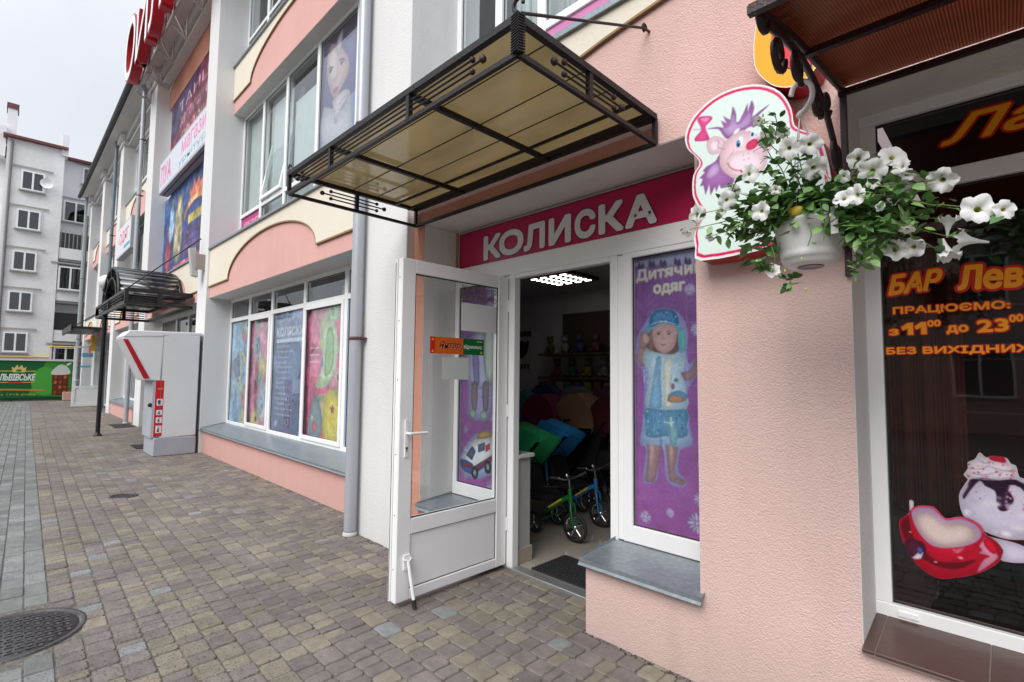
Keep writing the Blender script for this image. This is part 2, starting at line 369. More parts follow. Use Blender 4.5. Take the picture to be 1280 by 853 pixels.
class Print:          # flat print: coloured shapes laid one over the other on a plane
    def __init__(s, org, u, n, mb=None, step=.00008):
        s.o = Vector(org); s.u = Vector(u).normalized(); s.n = Vector(n).normalized(); s.w = Vector((0, 0, 1)); s.mb = mb or MB(); s.k = 1; s.step = step
    def P(s, a, b, d=None): return tuple(s.o+s.u*a+s.w*b+s.n*((s.k*s.step) if d is None else d))
    def uv(s, p): q = Vector(p)-s.o; return q.dot(s.u), q.dot(s.w)
    def poly(s, pts, c, sm=0):
        if sm: pts = smooth2(pts, sm)
        s.mb.add([s.P(*p) for p in pts], [tuple(range(len(pts)))], c); s.k += 1; return s
    def rect(s, a0, b0, a1, b1, c): return s.poly([(a0, b0), (a1, b0), (a1, b1), (a0, b1)], c)
    def ell(s, a, b, ra, rb, c, rot=0, n=18):
        q = []
        for i in range(n):
            t = 2*math.pi*i/n; x, y = ra*math.cos(t), rb*math.sin(t)
            q.append((a+x*math.cos(rot)-y*math.sin(rot), b+x*math.sin(rot)+y*math.cos(rot)))
        return s.poly(q, c)
    def line(s, pts, w, c, sm=0):
        if sm: pts = smooth2(pts, sm, False)
        L = []; R = []
        for i, p in enumerate(pts):
            a = pts[max(i-1, 0)]; b = pts[min(i+1, len(pts)-1)]; dx, dy = b[0]-a[0], b[1]-a[1]; l = math.hypot(dx, dy) or 1
            L.append((p[0]-dy/l*w/2, p[1]+dx/l*w/2)); R.append((p[0]+dy/l*w/2, p[1]-dx/l*w/2))
        n = len(pts)
        s.mb.add([s.P(*q) for q in L+R], [(i, i+1, n+i+1, n+i) for i in range(n-1)], c); s.k += 1; return s
    def text(s, t, a0, b0, a1, b1, c, bold=.02, shear=0, ref=None, a_b=0, mirror=False, outline=None, ow=.06):
        # fits the string into the box a0..a1, b0..b1; a_b: rise of the base line
        v, f = text2(t, 0., shear); xs = [p[0] for p in v]; ys = [p[1] for p in v]
        x0, x1, y0, y1 = min(xs), max(xs), min(ys), max(ys)
        dil = bold*.5
        def put(v, f, c, rad):
            n = 8 if rad < .05 else 14
            offs = [(0, 0)]+[(rad*math.cos(2*math.pi*i/n), rad*math.sin(2*math.pi*i/n)) for i in range(n)]+([(rad*.5*math.cos(i*2.1), rad*.5*math.sin(i*2.1)) for i in range(3)] if rad > .07 else [])
            ex = (a1-a0)/(x1-x0); ez = (b1-b0)/(y1-y0)
            for dx, dy in offs:
                q = []
                for x, y in v:
                    r = (x-x0)/(x1-x0)
                    if mirror: r = 1-r
                    q.append(s.P(a0+r*(a1-a0)+dx*ez, b0+(y-y0)/(y1-y0)*(b1-b0)+r*a_b+dy*ez))
                s.mb.add(q, f, c); s.k += .12
            s.k += 1
        if outline is not None: put(v, f, outline, dil+ow)
        put(v, f, c, dil); return s

class RMB(MB):
    def build(s, name, parent=None, **k):
        r = s.r
        for i_, o_ in enumerate(r.outl or [[(0, 0), (r.W, 0), (r.W, r.H), (0, r.H)]]): s.add([r.P(*q, d=.0006+.0003*i_) for q in o_], [tuple(range(len(o_)))], r.material(name))
        o = MB.build(s, name, parent, **k); me = o.data; org = Vector((0, 0, 0)); p = parent
        while p is not None: org += p.location; p = p.parent
        uvl = me.uv_layers.new(name='print')
        for lp in me.loops:
            q = me.vertices[lp.vertex_index].co+org-r.o; uvl.data[lp.index].uv = (q.dot(r.u)/r.W, q.dot(r.w)/r.H)
        return o
class Photo(Print):
    """printed picture: soft shapes painted in order into a small picture made here, laid on a plane as a print"""
    def __init__(s, org, u, n, W, H, ppm=300, outl=None, shade=.35, rgh=.45, grain=.022, seed=1):
        Print.__init__(s, org, u, n, RMB()); s.mb.r = s; s.W, s.H, s.ppm, s.outl, s.shade, s.rgh, s.grain, s.seed = W, H, ppm, outl, shade, rgh, grain, seed
        s.nx, s.ny = int(W*ppm), int(H*ppm); s.c = np.zeros((s.ny, s.nx, 3)); s.c[:] = .5
    def rgb(s, m): return np.array(INKRGB.get(m.name, (120, 120, 120)))/255.
    def mask(s, polys, pad=0):
        xs = [q[0] for p_ in polys for q in p_]; ys = [q[1] for p_ in polys for q in p_]
        x0, x1 = max(0, int(min(xs)*s.ppm)-pad-1), min(s.nx, int(max(xs)*s.ppm)+pad+2); y0, y1 = max(0, int(min(ys)*s.ppm)-pad-1), min(s.ny, int(max(ys)*s.ppm)+pad+2)
        if x1 <= x0 or y1 <= y0: return None
        M = np.zeros((y1-y0, x1-x0), bool)
        for p_ in polys:
            px = np.array([q[0] for q in p_])*s.ppm-.5; py = np.array([q[1] for q in p_])*s.ppm-.5
            bx0, bx1 = max(x0, int(px.min())-1), min(x1, int(px.max())+2); by0, by1 = max(y0, int(py.min())-1), min(y1, int(py.max())+2)
            if bx1 <= bx0 or by1 <= by0: continue
            X, Y = np.meshgrid(np.arange(bx0, bx1), np.arange(by0, by1)); m_ = np.zeros(X.shape, bool); n = len(px)
            for i in range(n):
                j = (i+1) % n
                if py[i] == py[j]: continue
                m_ ^= ((py[i] > Y) != (py[j] > Y)) & (X < (px[j]-px[i])*(Y-py[i])/(py[j]-py[i])+px[i])
            M[by0-y0:by1-y0, bx0-x0:bx1-x0] |= m_
        return M.astype(float), x0, x1, y0, y1
    def paint(s, polys, col, soft=1, shade=None, dil=0):
        pad = 4+dil; r_ = s.mask(polys, pad)
        if r_ is None: return s
        m_, x0, x1, y0, y1 = r_; c = s.rgb(col)
        if dil > 0:
            o = m_.copy()
            for i in range(16):
                for k in (.5, 1):
                    dx, dy = int(round(dil*k*math.cos(i*.3927))), int(round(dil*k*math.sin(i*.3927))); o = np.maximum(o, np.roll(np.roll(m_, dx, 1), dy, 0))
            m_ = o
        sh = s.shade if shade is None else shade
        if min(m_.shape)/s.ppm < .05: sh *= .25
        if sh > 0:
            R = max(1, int(min(m_.shape)*.16)); inner = blur(m_, R); lum = np.clip((inner-.45)/.5, 0, 1)
            cc = c*(1-sh*(1-lum[..., None])*.8)+sh*.10*(lum[..., None]**2)
        else: cc = np.broadcast_to(c, m_.shape+(3,))
        a = blur(m_, soft)[..., None] if soft else m_[..., None]
        s.c[y0:y1, x0:x1] = s.c[y0:y1, x0:x1]*(1-a)+cc*a; return s
    def poly(s, pts, c, sm=0):
        if sm: pts = smooth2(pts, sm)
        return s.paint([pts], c)
    def rect(s, a0, b0, a1, b1, c): return s.paint([[(a0, b0), (a1, b0), (a1, b1), (a0, b1)]], c, 0, 0)
    def line(s, pts, w, c, sm=0):
        if sm: pts = smooth2(pts, sm, False)
        L = []; R = []; w = max(w, 1.3/s.ppm)
        for i, p in enumerate(pts):
            a = pts[max(i-1, 0)]; b = pts[min(i+1, len(pts)-1)]; dx, dy = b[0]-a[0], b[1]-a[1]; l = math.hypot(dx, dy) or 1
            L.append((p[0]-dy/l*w/2, p[1]+dx/l*w/2)); R.append((p[0]+dy/l*w/2, p[1]-dx/l*w/2))
        return s.paint([L+R[::-1]], c, 1, 0)
    def text(s, t, a0, b0, a1, b1, c, bold=.02, shear=0, ref=None, a_b=0, mirror=False, outline=None, ow=.06):
        v, f = text2(t, 0., shear); xs = [p[0] for p in v]; ys = [p[1] for p in v]; x0, x1, y0, y1 = min(xs), max(xs), min(ys), max(ys)
        Q = [(a0+(x-x0)/(x1-x0)*(a1-a0), b0+(y-y0)/(y1-y0)*(b1-b0)+(x-x0)/(x1-x0)*a_b) for x, y in v]; polys = [[Q[i] for i in g] for g in f]; ez = (b1-b0)/(y1-y0)*s.ppm
        if outline is not None: s.paint(polys, outline, 1, 0, dil=max(1, int((ow+bold*.5)*ez)))
        return s.paint(polys, c, 1 if ez > 20 else 0, 0, dil=int(round(bold*ez*.6)))
    def grad(s, lo, hi, vert=True):      # printed two-tone background
        t = np.linspace(0, 1, s.ny)[:, None, None] if vert else np.linspace(0, 1, s.nx)[None, :, None]
        s.c[:] = s.rgb(lo)*(1-t)+s.rgb(hi)*t; return s
    def mottle(s, amp=.12, cell=.06):
        rs = np.random.RandomState(s.seed)
        for k_, w_ in ((1, 1), (.4, .6)):
            n = rs.rand(s.ny, s.nx); n = blur(n, max(1, int(cell*k_*s.ppm))); n = (n-n.mean())/(n.std()+1e-6); s.c *= (1+amp*w_*.5*np.clip(n, -2, 2))[..., None]
        return s
    def soften(s, r):
        for k_ in range(3): s.c[..., k_] = blur(s.c[..., k_], r)
        return s
    def material(s, name):
        if getattr(s, 'm_', None): return s.m_
        rs = np.random.RandomState(s.seed); n = blur(rs.rand(s.ny, s.nx), 1); n = (n-.5)/(n.std()+1e-6)
        c = np.clip(s.c*(1+s.grain*n[..., None]), 0, 1); im = bpy.data.images.new(name, s.nx, s.ny); px = np.ones((s.ny, s.nx, 4), np.float32); px[..., :3] = c
        im.pixels.foreach_set(px.ravel()); im.update(); im.pack()
        m = bpy.data.materials.new(name+'_print'); m.use_nodes = True; nt = m.node_tree; p = nt.nodes['Principled BSDF']; p.inputs['Roughness'].default_value = s.rgh; p.inputs['Specular IOR Level'].default_value = .3
        uvn = N(nt, 'ShaderNodeUVMap'); uvn.uv_map = 'print'; ti = N(nt, 'ShaderNodeTexImage'); ti.image = im; ti.extension = 'EXTEND'
        nt.links.new(uvn.outputs[0], ti.inputs[0]); nt.links.new(ti.outputs[0], p.inputs['Base Color']); s.m_ = m; return m

# ------------------------------------------------------------------ ground and paving
SL = 0.0225                                   # the paving runs slightly askew to the facade
def uv2w(u, v): c, s_ = math.cos(SL), math.sin(SL); return (u*c+v*s_, 0.19-u*s_+v*c)
b = MB(); ASPH = mat('asphalt', (.16, .155, .15), .92, .5, 60, .15, 2)
b.add([(-160, -120, -.06), (120, -120, -.06), (120, 90, -.06), (-160, 90, -.06)], [(0, 1, 2, 3)], ASPH)
ground = kind(b.build('ground'))
b = MB(); b.box(-33.9, 6, -7.5, 2.95, -.3, -.008, MORT)
pavement = kind(b.build('pavement'))
S_MAUVE = stone_mat('mauve_paver', (.150, .130, .124), (.196, .170, .160))
S_BEIGE = stone_mat('beige_paver', (.182, .160, .128), (.238, .21, .165))
S_BLUE = stone_mat('bluegrey_paver', (.195, .20, .202), (.245, .252, .25))
S_GREY = stone_mat('grey_paver', (.145, .15, .145), (.20, .203, .197), .25)
MH = (-4.20, .10, .335)
rnd = random.Random(11)
stones = []
def fill(v0, v1, pitch, u0, u1, lens, mats, wts, gap, kindn):
    v = v0
    while v+pitch*.5 < v1:
        u = u0+rnd.random()*.12
        while u < u1:
            l = rnd.choices(lens[0], lens[1])[0]
            x, y = uv2w(u+l/2, v+pitch/2)
            ok = math.hypot(x-MH[0], y-MH[1]) > MH[2]+.035 and math.hypot(x+7.83, y-1.117) > .15
            if y < 2.9 and ok:
                stones.append((u+gap/2, v+gap/2, l-gap, pitch-gap, rnd.choices(mats, wts)[0], math.hypot(x, y), rnd.gauss(0, .0016), kindn))
            u += l
        v += pitch
LN = ([.062, .09, .122, .165], [.8, 2.2, 3, 1.6])
fill(0, 2.95, .128, -19.0, 2.6, LN, [S_MAUVE, S_BEIGE, S_BLUE], [.56, .42, .02], .007, 0)
fill(-1.08, 0, .12, -33, 2.6, ([.14, .2, .26], [1, 2, 1]), [S_GREY, S_BLUE], [.8, .2], .006, 1)
fill(-5.5, -1.08, .128, -33, 2.6, LN, [S_MAUVE, S_BEIGE, S_BLUE], [.56, .42, .02], .007, 0)
fill(0, 3.3, .30, -33, -19.0, ([.3, .45], [1, 1]), [S_MAUVE, S_BEIGE], [.7, .3], .02, 1)
def stone_geo(l, w, k):
    h = .05; c = min(.014, l*.16); e = .005; o = []
    if k: 
        top = [(e, e), (l-e, e), (l-e, w-e), (e, w-e)]; low = [(0, 0), (l, 0), (l, w), (0, w)]
    else:
        top = [(c+e*.6, e), (l-c-e*.6, e), (l-e, c+e*.6), (l-e, w-c-e*.6), (l-c-e*.6, w-e), (c+e*.6, w-e), (e, w-c-e*.6), (e, c+e*.6)]
        low = [(c, 0), (l-c, 0), (l, c), (l, w-c), (l-c, w), (c, w), (0, w-c), (0, c)]
    n = len(top)
    vs = [(x, y, 0) for x, y in top]+[(x, y, -.006) for x, y in low]+[(x, y, -h) for x, y in low]
    fs = [tuple(range(n))]+[(i+n, (i+1) % n+n, (i+1) % n, i) for i in range(n)]+[(i+2*n, (i+1) % n+2*n, (i+1) % n+n, i+n) for i in range(n)]
    return vs, fs
def in_view(x, y):
    q = np.array([x, y, -CH]); z = q@FX
    if z < .2: return False
    px, py = 640+FPX*(q@RX)/z, 426.5-FPX*(q@UX)/z
    return 0 < px < 1280 and py < 853 and not (px > 735 and y > 2.5) 
def big(s):
    x, y = uv2w(s[0]+s[2]/2, s[1]+s[3]/2)
    return (s[5] if in_view(x, y) else 99)
stones.sort(key=big)
cache = {}
rot = Matrix.Rotation(-SL, 4, 'Z')
for s in stones[:295]:
    key = (round(s[2], 3), round(s[3], 3), s[4].name)
    if key not in cache:
        me = bpy.data.meshes.new('paver'); vs, fs = stone_geo(s[2], s[3], s[7]); me.from_pydata(vs, [], fs); me.materials.append(s[4]); cache[key] = me
    o = bpy.data.objects.new('paver', cache[key]); C.objects.link(o); o.parent = pavement
    x, y = uv2w(s[0], s[1]); o.location = (x, y, s[6]); o.rotation_euler = (rnd.gauss(0, .006), rnd.gauss(0, .006), -SL+rnd.gauss(0, .008))
V = []; F = []; MI = []; MM = [S_MAUVE, S_BEIGE, S_BLUE, S_GREY]
for s in stones[295:]:
    vs, fs = stone_geo(s[2], s[3], 1 if s[5] > 9 or s[7] else 0); b0 = len(V); a = rnd.gauss(0, .008)
    ca, sa = math.cos(a), math.sin(a); tx, ty = rnd.gauss(0, .004), rnd.gauss(0, .004)
    for (p, q, z) in vs:
        p2, q2 = p*ca-q*sa, p*sa+q*ca; x, y = uv2w(s[0]+p2, s[1]+q2); V.append((x, y, z+s[6]+tx*p+ty*q))
    F += [[b0+k for k in f] for f in fs]; MI += [MM.index(s[4])]*len(fs)
me = bpy.data.meshes.new('paving_stones'); me.from_pydata(V, [], F)
for mm in MM: me.materials.append(mm)
me.polygons.foreach_set('material_index', MI)
o = bpy.data.objects.new('paving_stones', me); C.objects.link(o); o.parent = pavement; o['kind'] = 'stuff'
# tree bits, grit and crumbs lying in the joints
b = MB(); PALE = flat('pale_grit', (.6, .58, .52)); SOIL = mat('joint_soil', (.07, .06, .045), .95, .5, 90)
for i in range(420):
    x = -rnd.random()**1.6*9+.2; y = rnd.random()*3.4-.6
    if y < 2.45: b.sphere((x, y, .001), rnd.uniform(.0012, .0035), PALE if rnd.random() < .35 else SOIL, 6, (1, 1.3, .6))
for i in range(600):         # dirt line along the foot of the walls
    x = -rnd.random()*7.5; y0 = 2.46 if -4.66 < x < -3.8 else 2.71 if x < -4.66 else (2.545 if x > -1.9 or x < -3.0 else 9)
    b.sphere((x, y0-abs(rnd.gauss(0, .018)), .0), rnd.uniform(.002, .008), SOIL, 6, (1, 1, .5))
kind(b.build('ground_grit'), 'stuff')

# manhole covers
CAST = mat('cast_iron_cover', (.085, .08, .085), .5, .4, 80, .25, 8, metal=.5)
def manhole(x, y, r, label, n):
    t = thing('manhole_cover', label, 'manhole cover', (x, y, 0))
    b = MB(); b.lathe([(r+.03, -.05), (r+.03, .002), (r+.004, .003), (r+.004, -.02)], (x, y, 0), CAST, 40); b.build('frame', t)
    b = MB(); b.lathe([(.0005, -.006), (r-.006, -.006), (r-.006, -.03)], (x, y, 0), CAST, 40)
    b.build('lid', t)
    b = MB(); st = r*2/n
    for i in range(n):
        for j in range(n):
            cx, cy = x-r+(i+.5)*st, y-r+(j+.5)*st
            if math.hypot(cx-x, cy-y) < r*.9:
                if (i+j) % 2: b.box(cx-st*.42, cx+st*.42, cy-st*.2, cy+st*.2, -.006, .001, CAST)
                else: b.box(cx-st*.2, cx+st*.2, cy-st*.42, cy+st*.42, -.006, .001, CAST)
    kind(b.build('tread_pattern', t), 'stuff')
manhole(MH[0], MH[1], .32, 'large round iron manhole cover beside the grey paving strip', 15)
manhole(-7.83, 1.117, .12, 'small round metal cover in the pavement below the poster windows', 6)

# ------------------------------------------------------------------ the shop building
BLD = thing('shop_building', 'long pink, cream and white shop building with pillars, arches and window bays', 'building', (-8, 2.9, 0))
def part(b, n, bevel=0, **k): return b.build(n, BLD, bevel, **k)
W0, DY = 2.55, 2.9
def arc_pts(x0, x1, z0, h, n=20): 
    c, a = (x0+x1)/2, (x1-x0)/2
    return [(c-a*math.cos(math.pi*i/n), z0+h*math.sin(math.pi*i/n)) for i in range(n+1)]
def window(x0, x1, z0, z1, y, muls, trans=None, fw=.055, name='window', panes=True, sash=(), glass=None, dx=0, rail=.05, dpt=.07):
    """framed glazing: outer frame, mullions and transom as one frame mesh, each pane its own sub-part"""
    b = MB(); d = dpt
    b.box(x0, x1, y, y+d, z0, z0+fw, PVC); b.box(x0, x1, y, y+d, z1-fw, z1, PVC)
    for xm in [x0]+list(muls)+[x1]:
        if xm == x0: a, c = x0, x0+fw
        elif xm == x1: a, c = x1-fw, x1
        else: a, c = xm-fw*.75, xm+fw*.75
        b.box(a, c, y+.001, y+d-.001, z0+fw, z1-fw, PVC)
    xs = [x0]+list(muls)+[x1]
    levels = [(z0+fw, z1-fw)]
    if trans: levels = [(z0+fw, trans-fw*.6), (trans+fw*.6, z1-fw)]
    if trans:
        for i in range(len(xs)-1): b.box(xs[i]+fw*.75, xs[i+1]-fw*.75, y+.002, y+d-.002, trans-fw*.6, trans+fw*.6, PVC)
    for i in sash:       # opening sashes stand a little proud of the frame
        a, c = xs[i]+(fw if i == 0 else fw*.75)-.012, xs[i+1]-(fw if i == len(xs)-2 else fw*.75)+.012
        lo, hi = levels[0][0]-.012, levels[0][1]+.012; q = .06
        b.box(a, c, y-.018, y+.004, lo, lo+q, PVC); b.box(a, c, y-.018, y+.004, hi-q, hi, PVC)
        b.box(a, a+q, y-.018, y+.004, lo+q, hi-q, PVC); b.box(c-q, c, y-.018, y+.004, lo+q, hi-q, PVC)
    fr = part(b, name, .004)
    # dark glazing seal then pane
    for lo, hi in levels:
        for i in range(len(xs)-1):
            a, c = xs[i]+(fw if i == 0 else fw*.75), xs[i+1]-(fw if i == len(xs)-2 else fw*.75)
            s = MB(); g = .006
            s.box(a, c, y+.028, y+.034, lo, lo+g, RUB); s.box(a, c, y+.028, y+.034, hi-g, hi, RUB)
            s.box(a, a+g, y+.028, y+.034, lo, hi, RUB); s.box(c-g, c, y+.028, y+.034, lo, hi, RUB)
            s.box(a+.002, c-.002, y+.035, y+.041, lo, hi, glass or GL)
            s.build('pane', fr)
    return fr
def child(b, n, par, **k): return b.build(n, par, **k)

# --- ground floor of the shop: pier, parapets, header
b = MB(); b.box(-1.17, -.483, W0, 2.95, -.2, 2.853, PINK); part(b, 'wall_pier')
b = MB(); b.box(-.4835, -.480, W0+.002, 2.84, .452, 2.79, GREYW); b.box(-.480, 2.8, W0+.002, 2.84, 2.786, 2.789, GREYW); part(b, 'window_reveal')
b = MB(); b.box(-.483, 3, W0, 2.95, -.2, .425, PINK); part(b, 'wall_below_window')
b = MB(); b.box(-1.885, -1.17, W0, 2.93, -.2, .405, PINK); part(b, 'parapet')
b = MB(); b.box(-3.63, -3.0, W0+.001, 2.93, -.2, .405, ORNG); part(b, 'parapet', .006)
b = MB(); b.box(-3.80, -3.633, W0, 3.0, -.2, 2.85, ORNG); part(b, 'wall_strip', .004)
b = MB(); b.box(-3.633, -3.630, W0+.003, 2.90, .41, 2.846, GREYW); part(b, 'reveal')
b = MB(); b.box(-3.80, -1.17, W0+.003, 2.93, 2.848, 2.8528, GREYW); part(b, 'soffit')
PINKU = mat('rose_plaster', (.71, .475, .435), .9, .65, 150, .07, 1.2, spec=.15, dirt=.3)
b = MB(); b.box(-3.80, -1.40, W0-.003, W0, 2.849, 2.96, ORNG); part(b, 'lintel_strip')
b = MB(); b.box(-3.80, 3, W0, 3.0, 2.853, 3.84, PINKU); b.box(-.483, 3, W0, 2.95, 2.79, 2.853, PINK); part(b, 'upper_wall')
b = MB()
curve = [(-3.80, 3.42), (-2.2, 3.42)]+[(x, 3.42+.36*math.sqrt(max(0, 1-((x-.55)/2.9)**2))) for x in np.linspace(-2.2, 3, 24)]
for i in range(len(curve)-1):
    (xa, za), (xb, zb) = curve[i], curve[i+1]
    if xb-xa > 1e-4: b.prism([(xa, W0-.022, za), (xb, W0-.022, zb), (xb, W0-.022, 3.80), (xa, W0-.022, 3.80)], (0, .0225, 0), CREAM)
part(b, 'cream_band')
b = MB()
for i in range(len(curve)-1):
    (xa, za), (xb, zb) = curve[i], curve[i+1]
    if xb-xa > 1e-4: b.prism([(xa, W0-.026, za-.016), (xb, W0-.026, zb-.016), (xb, W0-.026, zb), (xa, W0-.026, za)], (0, .026, 0), TRIM_SHADE)
part(b, 'band_trim_shade')
b = MB(); b.prism([(-3.80, W0-.05, 3.80), (-3.80, W0-.05, 3.84), (-3.80, 3.0, 3.91), (-3.80, 3.0, 3.80)], (6.8, 0, 0), ZINC); part(b, 'flashing')
# sign wall and white door surround
b = MB(); b.box(-3.63, -1.171, 2.935, 3.0, 2.36, 2.847, GREYW); part(b, 'sign_wall')
b = MB()
F_ = .07
for (a, c) in ((-3.63, -3.575), (-3.06, -2.985), (-2.925, -2.86), (-1.945, -1.885), (-1.845, -1.775)):
    b.box(a, c, DY, DY+.07, 0.0 if -2.99 < a < -1.9 else .47, 2.36, PVC)
b.box(-2.985, -2.925, DY+.008, DY+.062, 0, 2.355, PVC); b.box(-1.885, -1.845, DY+.008, DY+.062, 0.47, 2.355, PVC)
for (a, c, z) in ((-3.575, -3.06, .58), (-1.775, -1.172, .58)): b.box(a, c, DY+.001, DY+.069, .47, z, PVC)
b.box(-3.63, -1.172, DY-.002, DY+.068, 2.36, 2.50, PVC); b.box(-3.575, -3.06, DY+.001, DY+.069, 2.325, 2.36, PVC); b.box(-1.775, -1.172, DY+.001, DY+.069, 2.325, 2.36, PVC)
b.box(-2.86, -1.945, DY+.001, DY+.069, 2.325, 2.36, PVC)
shopfr = part(b, 'shop_front_frame', .005)
for (a, c) in ((-3.575, -3.06), (-1.775, -1.16)):
    s = MB(); s.box(a, c, DY+.026, DY+.032, .58, 2.325, GLC); s.build('pane', shopfr)
    s = MB(); g = .007
    s.box(a, c, DY+.018, DY+.024, .58, .58+g, RUB); s.box(a, c, DY+.018, DY+.024, 2.325-g, 2.325, RUB); s.box(a, a+g, DY+.018, DY+.024, .58, 2.325, RUB); s.box(c-g, c, DY+.018, DY+.024, .58, 2.325, RUB)
    s.build('seal', shopfr)
def sill(x0, x1, yf, yb, zf, zb, name='window_sill'):
    b = MB(); t = .004
    b.prism([(x0, yf, zf), (x0, yb, zb), (x0, yb, zb-t), (x0, yf+.004, zf-t-.001), (x0, yf+.004, zf-.028), (x0, yf-.010, zf-.040), (x0, yf-.012, zf-.036), (x0, yf, zf-.024)], (x1-x0, 0, 0), ZINC)
    # turned-up end cheeks
    for x in (x0, x1-.003): b.prism([(x, yf+.02, zf+.001), (x, yb, zb), (x, yb, zb+.018), (x, yf+.02, zf+.010)], (.003, 0, 0), ZINC)
    return part(b, name)
sill(-1.905, -1.145, 2.505, DY, .445, .468)
sill(-3.628, -2.992, 2.505, DY, .445, .468)
# threshold
b = MB(); b.box(-2.925, -1.89, 2.885, 2.985, -.02, .022, mat('aluminium', (.5, .51, .52), .35, metal=.8, var=.1)); part(b, 'threshold', .003)
# --- bar window on the right
b = MB(); BY = 2.83
BW = window(-.483, 2.8, .484, 2.80, BY, (.62, 1.7), 2.42, .062, glass=GLD)
b = MB(); b.box(-.40, -.33, BY-.008, BY, .505, .525, PVC); child(b, 'drain_cap', BW)
for i, (a, c) in enumerate(((-.480, -.440), (-.436, -.106), (-.102, .228), (.232, .562), (.566, .896))):
    b = MB(); b.prism([(a, W0-.035, .436), (a, W0-.035, .449), (a, BY, .492), (a, BY, .479)], (c-a, 0, 0), TILE); part(b, 'tile', .002)
b = MB(); b.prism([(-.4795, W0-.03, .428), (-.4795, W0-.03, .445), (-.4795, BY, .489), (-.4795, BY, .42)], (1.5, 0, 0), GROUT); part(b, 'tile_bed')

# --- tall white pier beside the drainpipe
b = MB(); b.box(-4.65, -3.80, 2.475, 3.30, -.2, 12, WHITE); part(b, 'pillar', .006)
# upper floor over the shop
UY = 3.0
UW = window(-3.80, 3.0, 3.86, 6.3, UY, (-3.2, -2.68, -1.6, -.5, .6, 1.8), 4.42, .06)
MAG = mat('magenta_panel', (.62, .20, .42), .4, var=.05)
for a, c in ((-2.63, -1.65), (-1.55, -.55), (-.45, .55)):
    b = MB(); b.box(a, c, UY+.02, UY+.03, 3.92, 4.38, MAG); child(b, 'magenta_panel', UW)
b = MB(); b.box(-3.8, 3, UY, 3.4, 6.3, 12, WHITE); part(b, 'upper_wall')
for (a, c) in ((-3.18, -1.7), (-1.5, 1.6)):
    b = MB(); n = int((c-a)/.035); pts = []
    for i in range(n+1): pts.append((a+(c-a)*i/n, UY+.22+.02*math.sin(i*1.3)+.012*math.sin(i*2.9)))
    for i in range(n): b.add([(pts[i][0], pts[i][1], 3.9), (pts[i+1][0], pts[i+1][1], 3.9), (pts[i+1][0], pts[i+1][1], 6.25), (pts[i][0], pts[i][1], 6.25)], [(0, 1, 2, 3)], CURT, True)
    o = part(b, 'curtain'); md = o.modifiers.new('solid', 'SOLIDIFY'); md.thickness = .003

# --- bays further left
def band(x0, x1, y, zs, zt, foot, arch, h, zfoot, nm='lintel_band', pk=None, flash=True, yb=None):
    """pink lintel with a cream field above an arched edge, thin brown trim with its shadow line painted in and zinc flashing on top"""
    b = MB(); yb = yb or y+.38
    b.box(x0, x1, y, yb, zs+.004, zt, pk or PINK2); o = part(b, nm)
    b = MB(); b.box(x0, x1, y+.002, yb, zs, zs+.004, GREYW); part(b, 'soffit')
    pts = [(x0, zfoot)]+arc_pts(arch[0], arch[1], zfoot, h, 28)+[(x1, zfoot)]
    b = MB(); t = MB()
    for i in range(len(pts)-1):
        (xa, za), (xb, zb) = pts[i], pts[i+1]
        if xb-xa < 1e-4: continue
        b.prism([(xa, y-.024, za), (xb, y-.024, zb), (xb, y-.024, zt), (xa, y-.024, zt)], (0, .0245, 0), CREAM)
        t.prism([(xa, y-.029, za-.02), (xb, y-.029, zb-.02), (xb, y-.029, zb), (xa, y-.029, za)], (0, .029, 0), TRIM_SHADE)
    child(b, 'cream_field', o); child(t, 'trim', o)
    if flash:
        b = MB(); b.prism([(x0, y-.06, zt), (x0, y-.06, zt+.03), (x0, y-.02, zt+.04), (x0, yb+.1, zt+.1), (x0, yb+.1, zt)], (x1-x0, 0, 0), ZINC); child(b, 'flashing', o)
    return o
X0, X1 = -10.94, -4.65
b = MB(); b.box(X0, X1, 2.72, 3.15, -.2, .42, PINK2); part(b, 'parapet', .005)
sill(X0, X1, 2.665, 3.10, .462, .535)
MU = (-9.84, -8.74, -7.44, -6.15)
W1 = window(X0, X1, .53, 2.94, 3.10, MU, 2.53, .06, sash=(1, 3))
band(X0, X1, 2.72, 2.94, 3.88, 0, (-9.78, -6.2), .56, 3.17)
W2 = window(X0, X1, 3.98, 6.69, 3.19, (-9.81, -8.69, -7.46, -6.20), 4.62, .06, sash=())
band(X0, X1, 3.0, 6.69, 7.64, 0, (-9.96, -6.0), .56, 6.97)
W3 = window(X0, X1, 7.74, 9.6, 3.19, (-9.81, -8.69, -7.46, -6.20), 8.3, .06)
b = MB(); b.box(X0, X1, 3.0, 3.3, 9.6, 12, WHITE); part(b, 'upper_wall')
PIL = [(-11.58, -10.94), (-17.8, -16.95), (-23.3, -22.6), (-28.1, -27.4), (-32.6, -32.0)]
ROOF = 10.1
for i, (a, c) in enumerate(PIL):
    top = 12 if i == 0 else ROOF
    b = MB(); b.box(a, c, 2.66, 3.4, -.2, top, WHITE); part(b, 'pillar', .006)
    if i:        # moulded capital under the eaves
        b = MB(); b.box(a-.06, c+.06, 2.60, 3.4, ROOF-.42, ROOF-.34, WHITE); b.box(a-.11, c+.11, 2.54, 3.4, ROOF-.20, ROOF, WHITE); part(b, 'capital', .01)
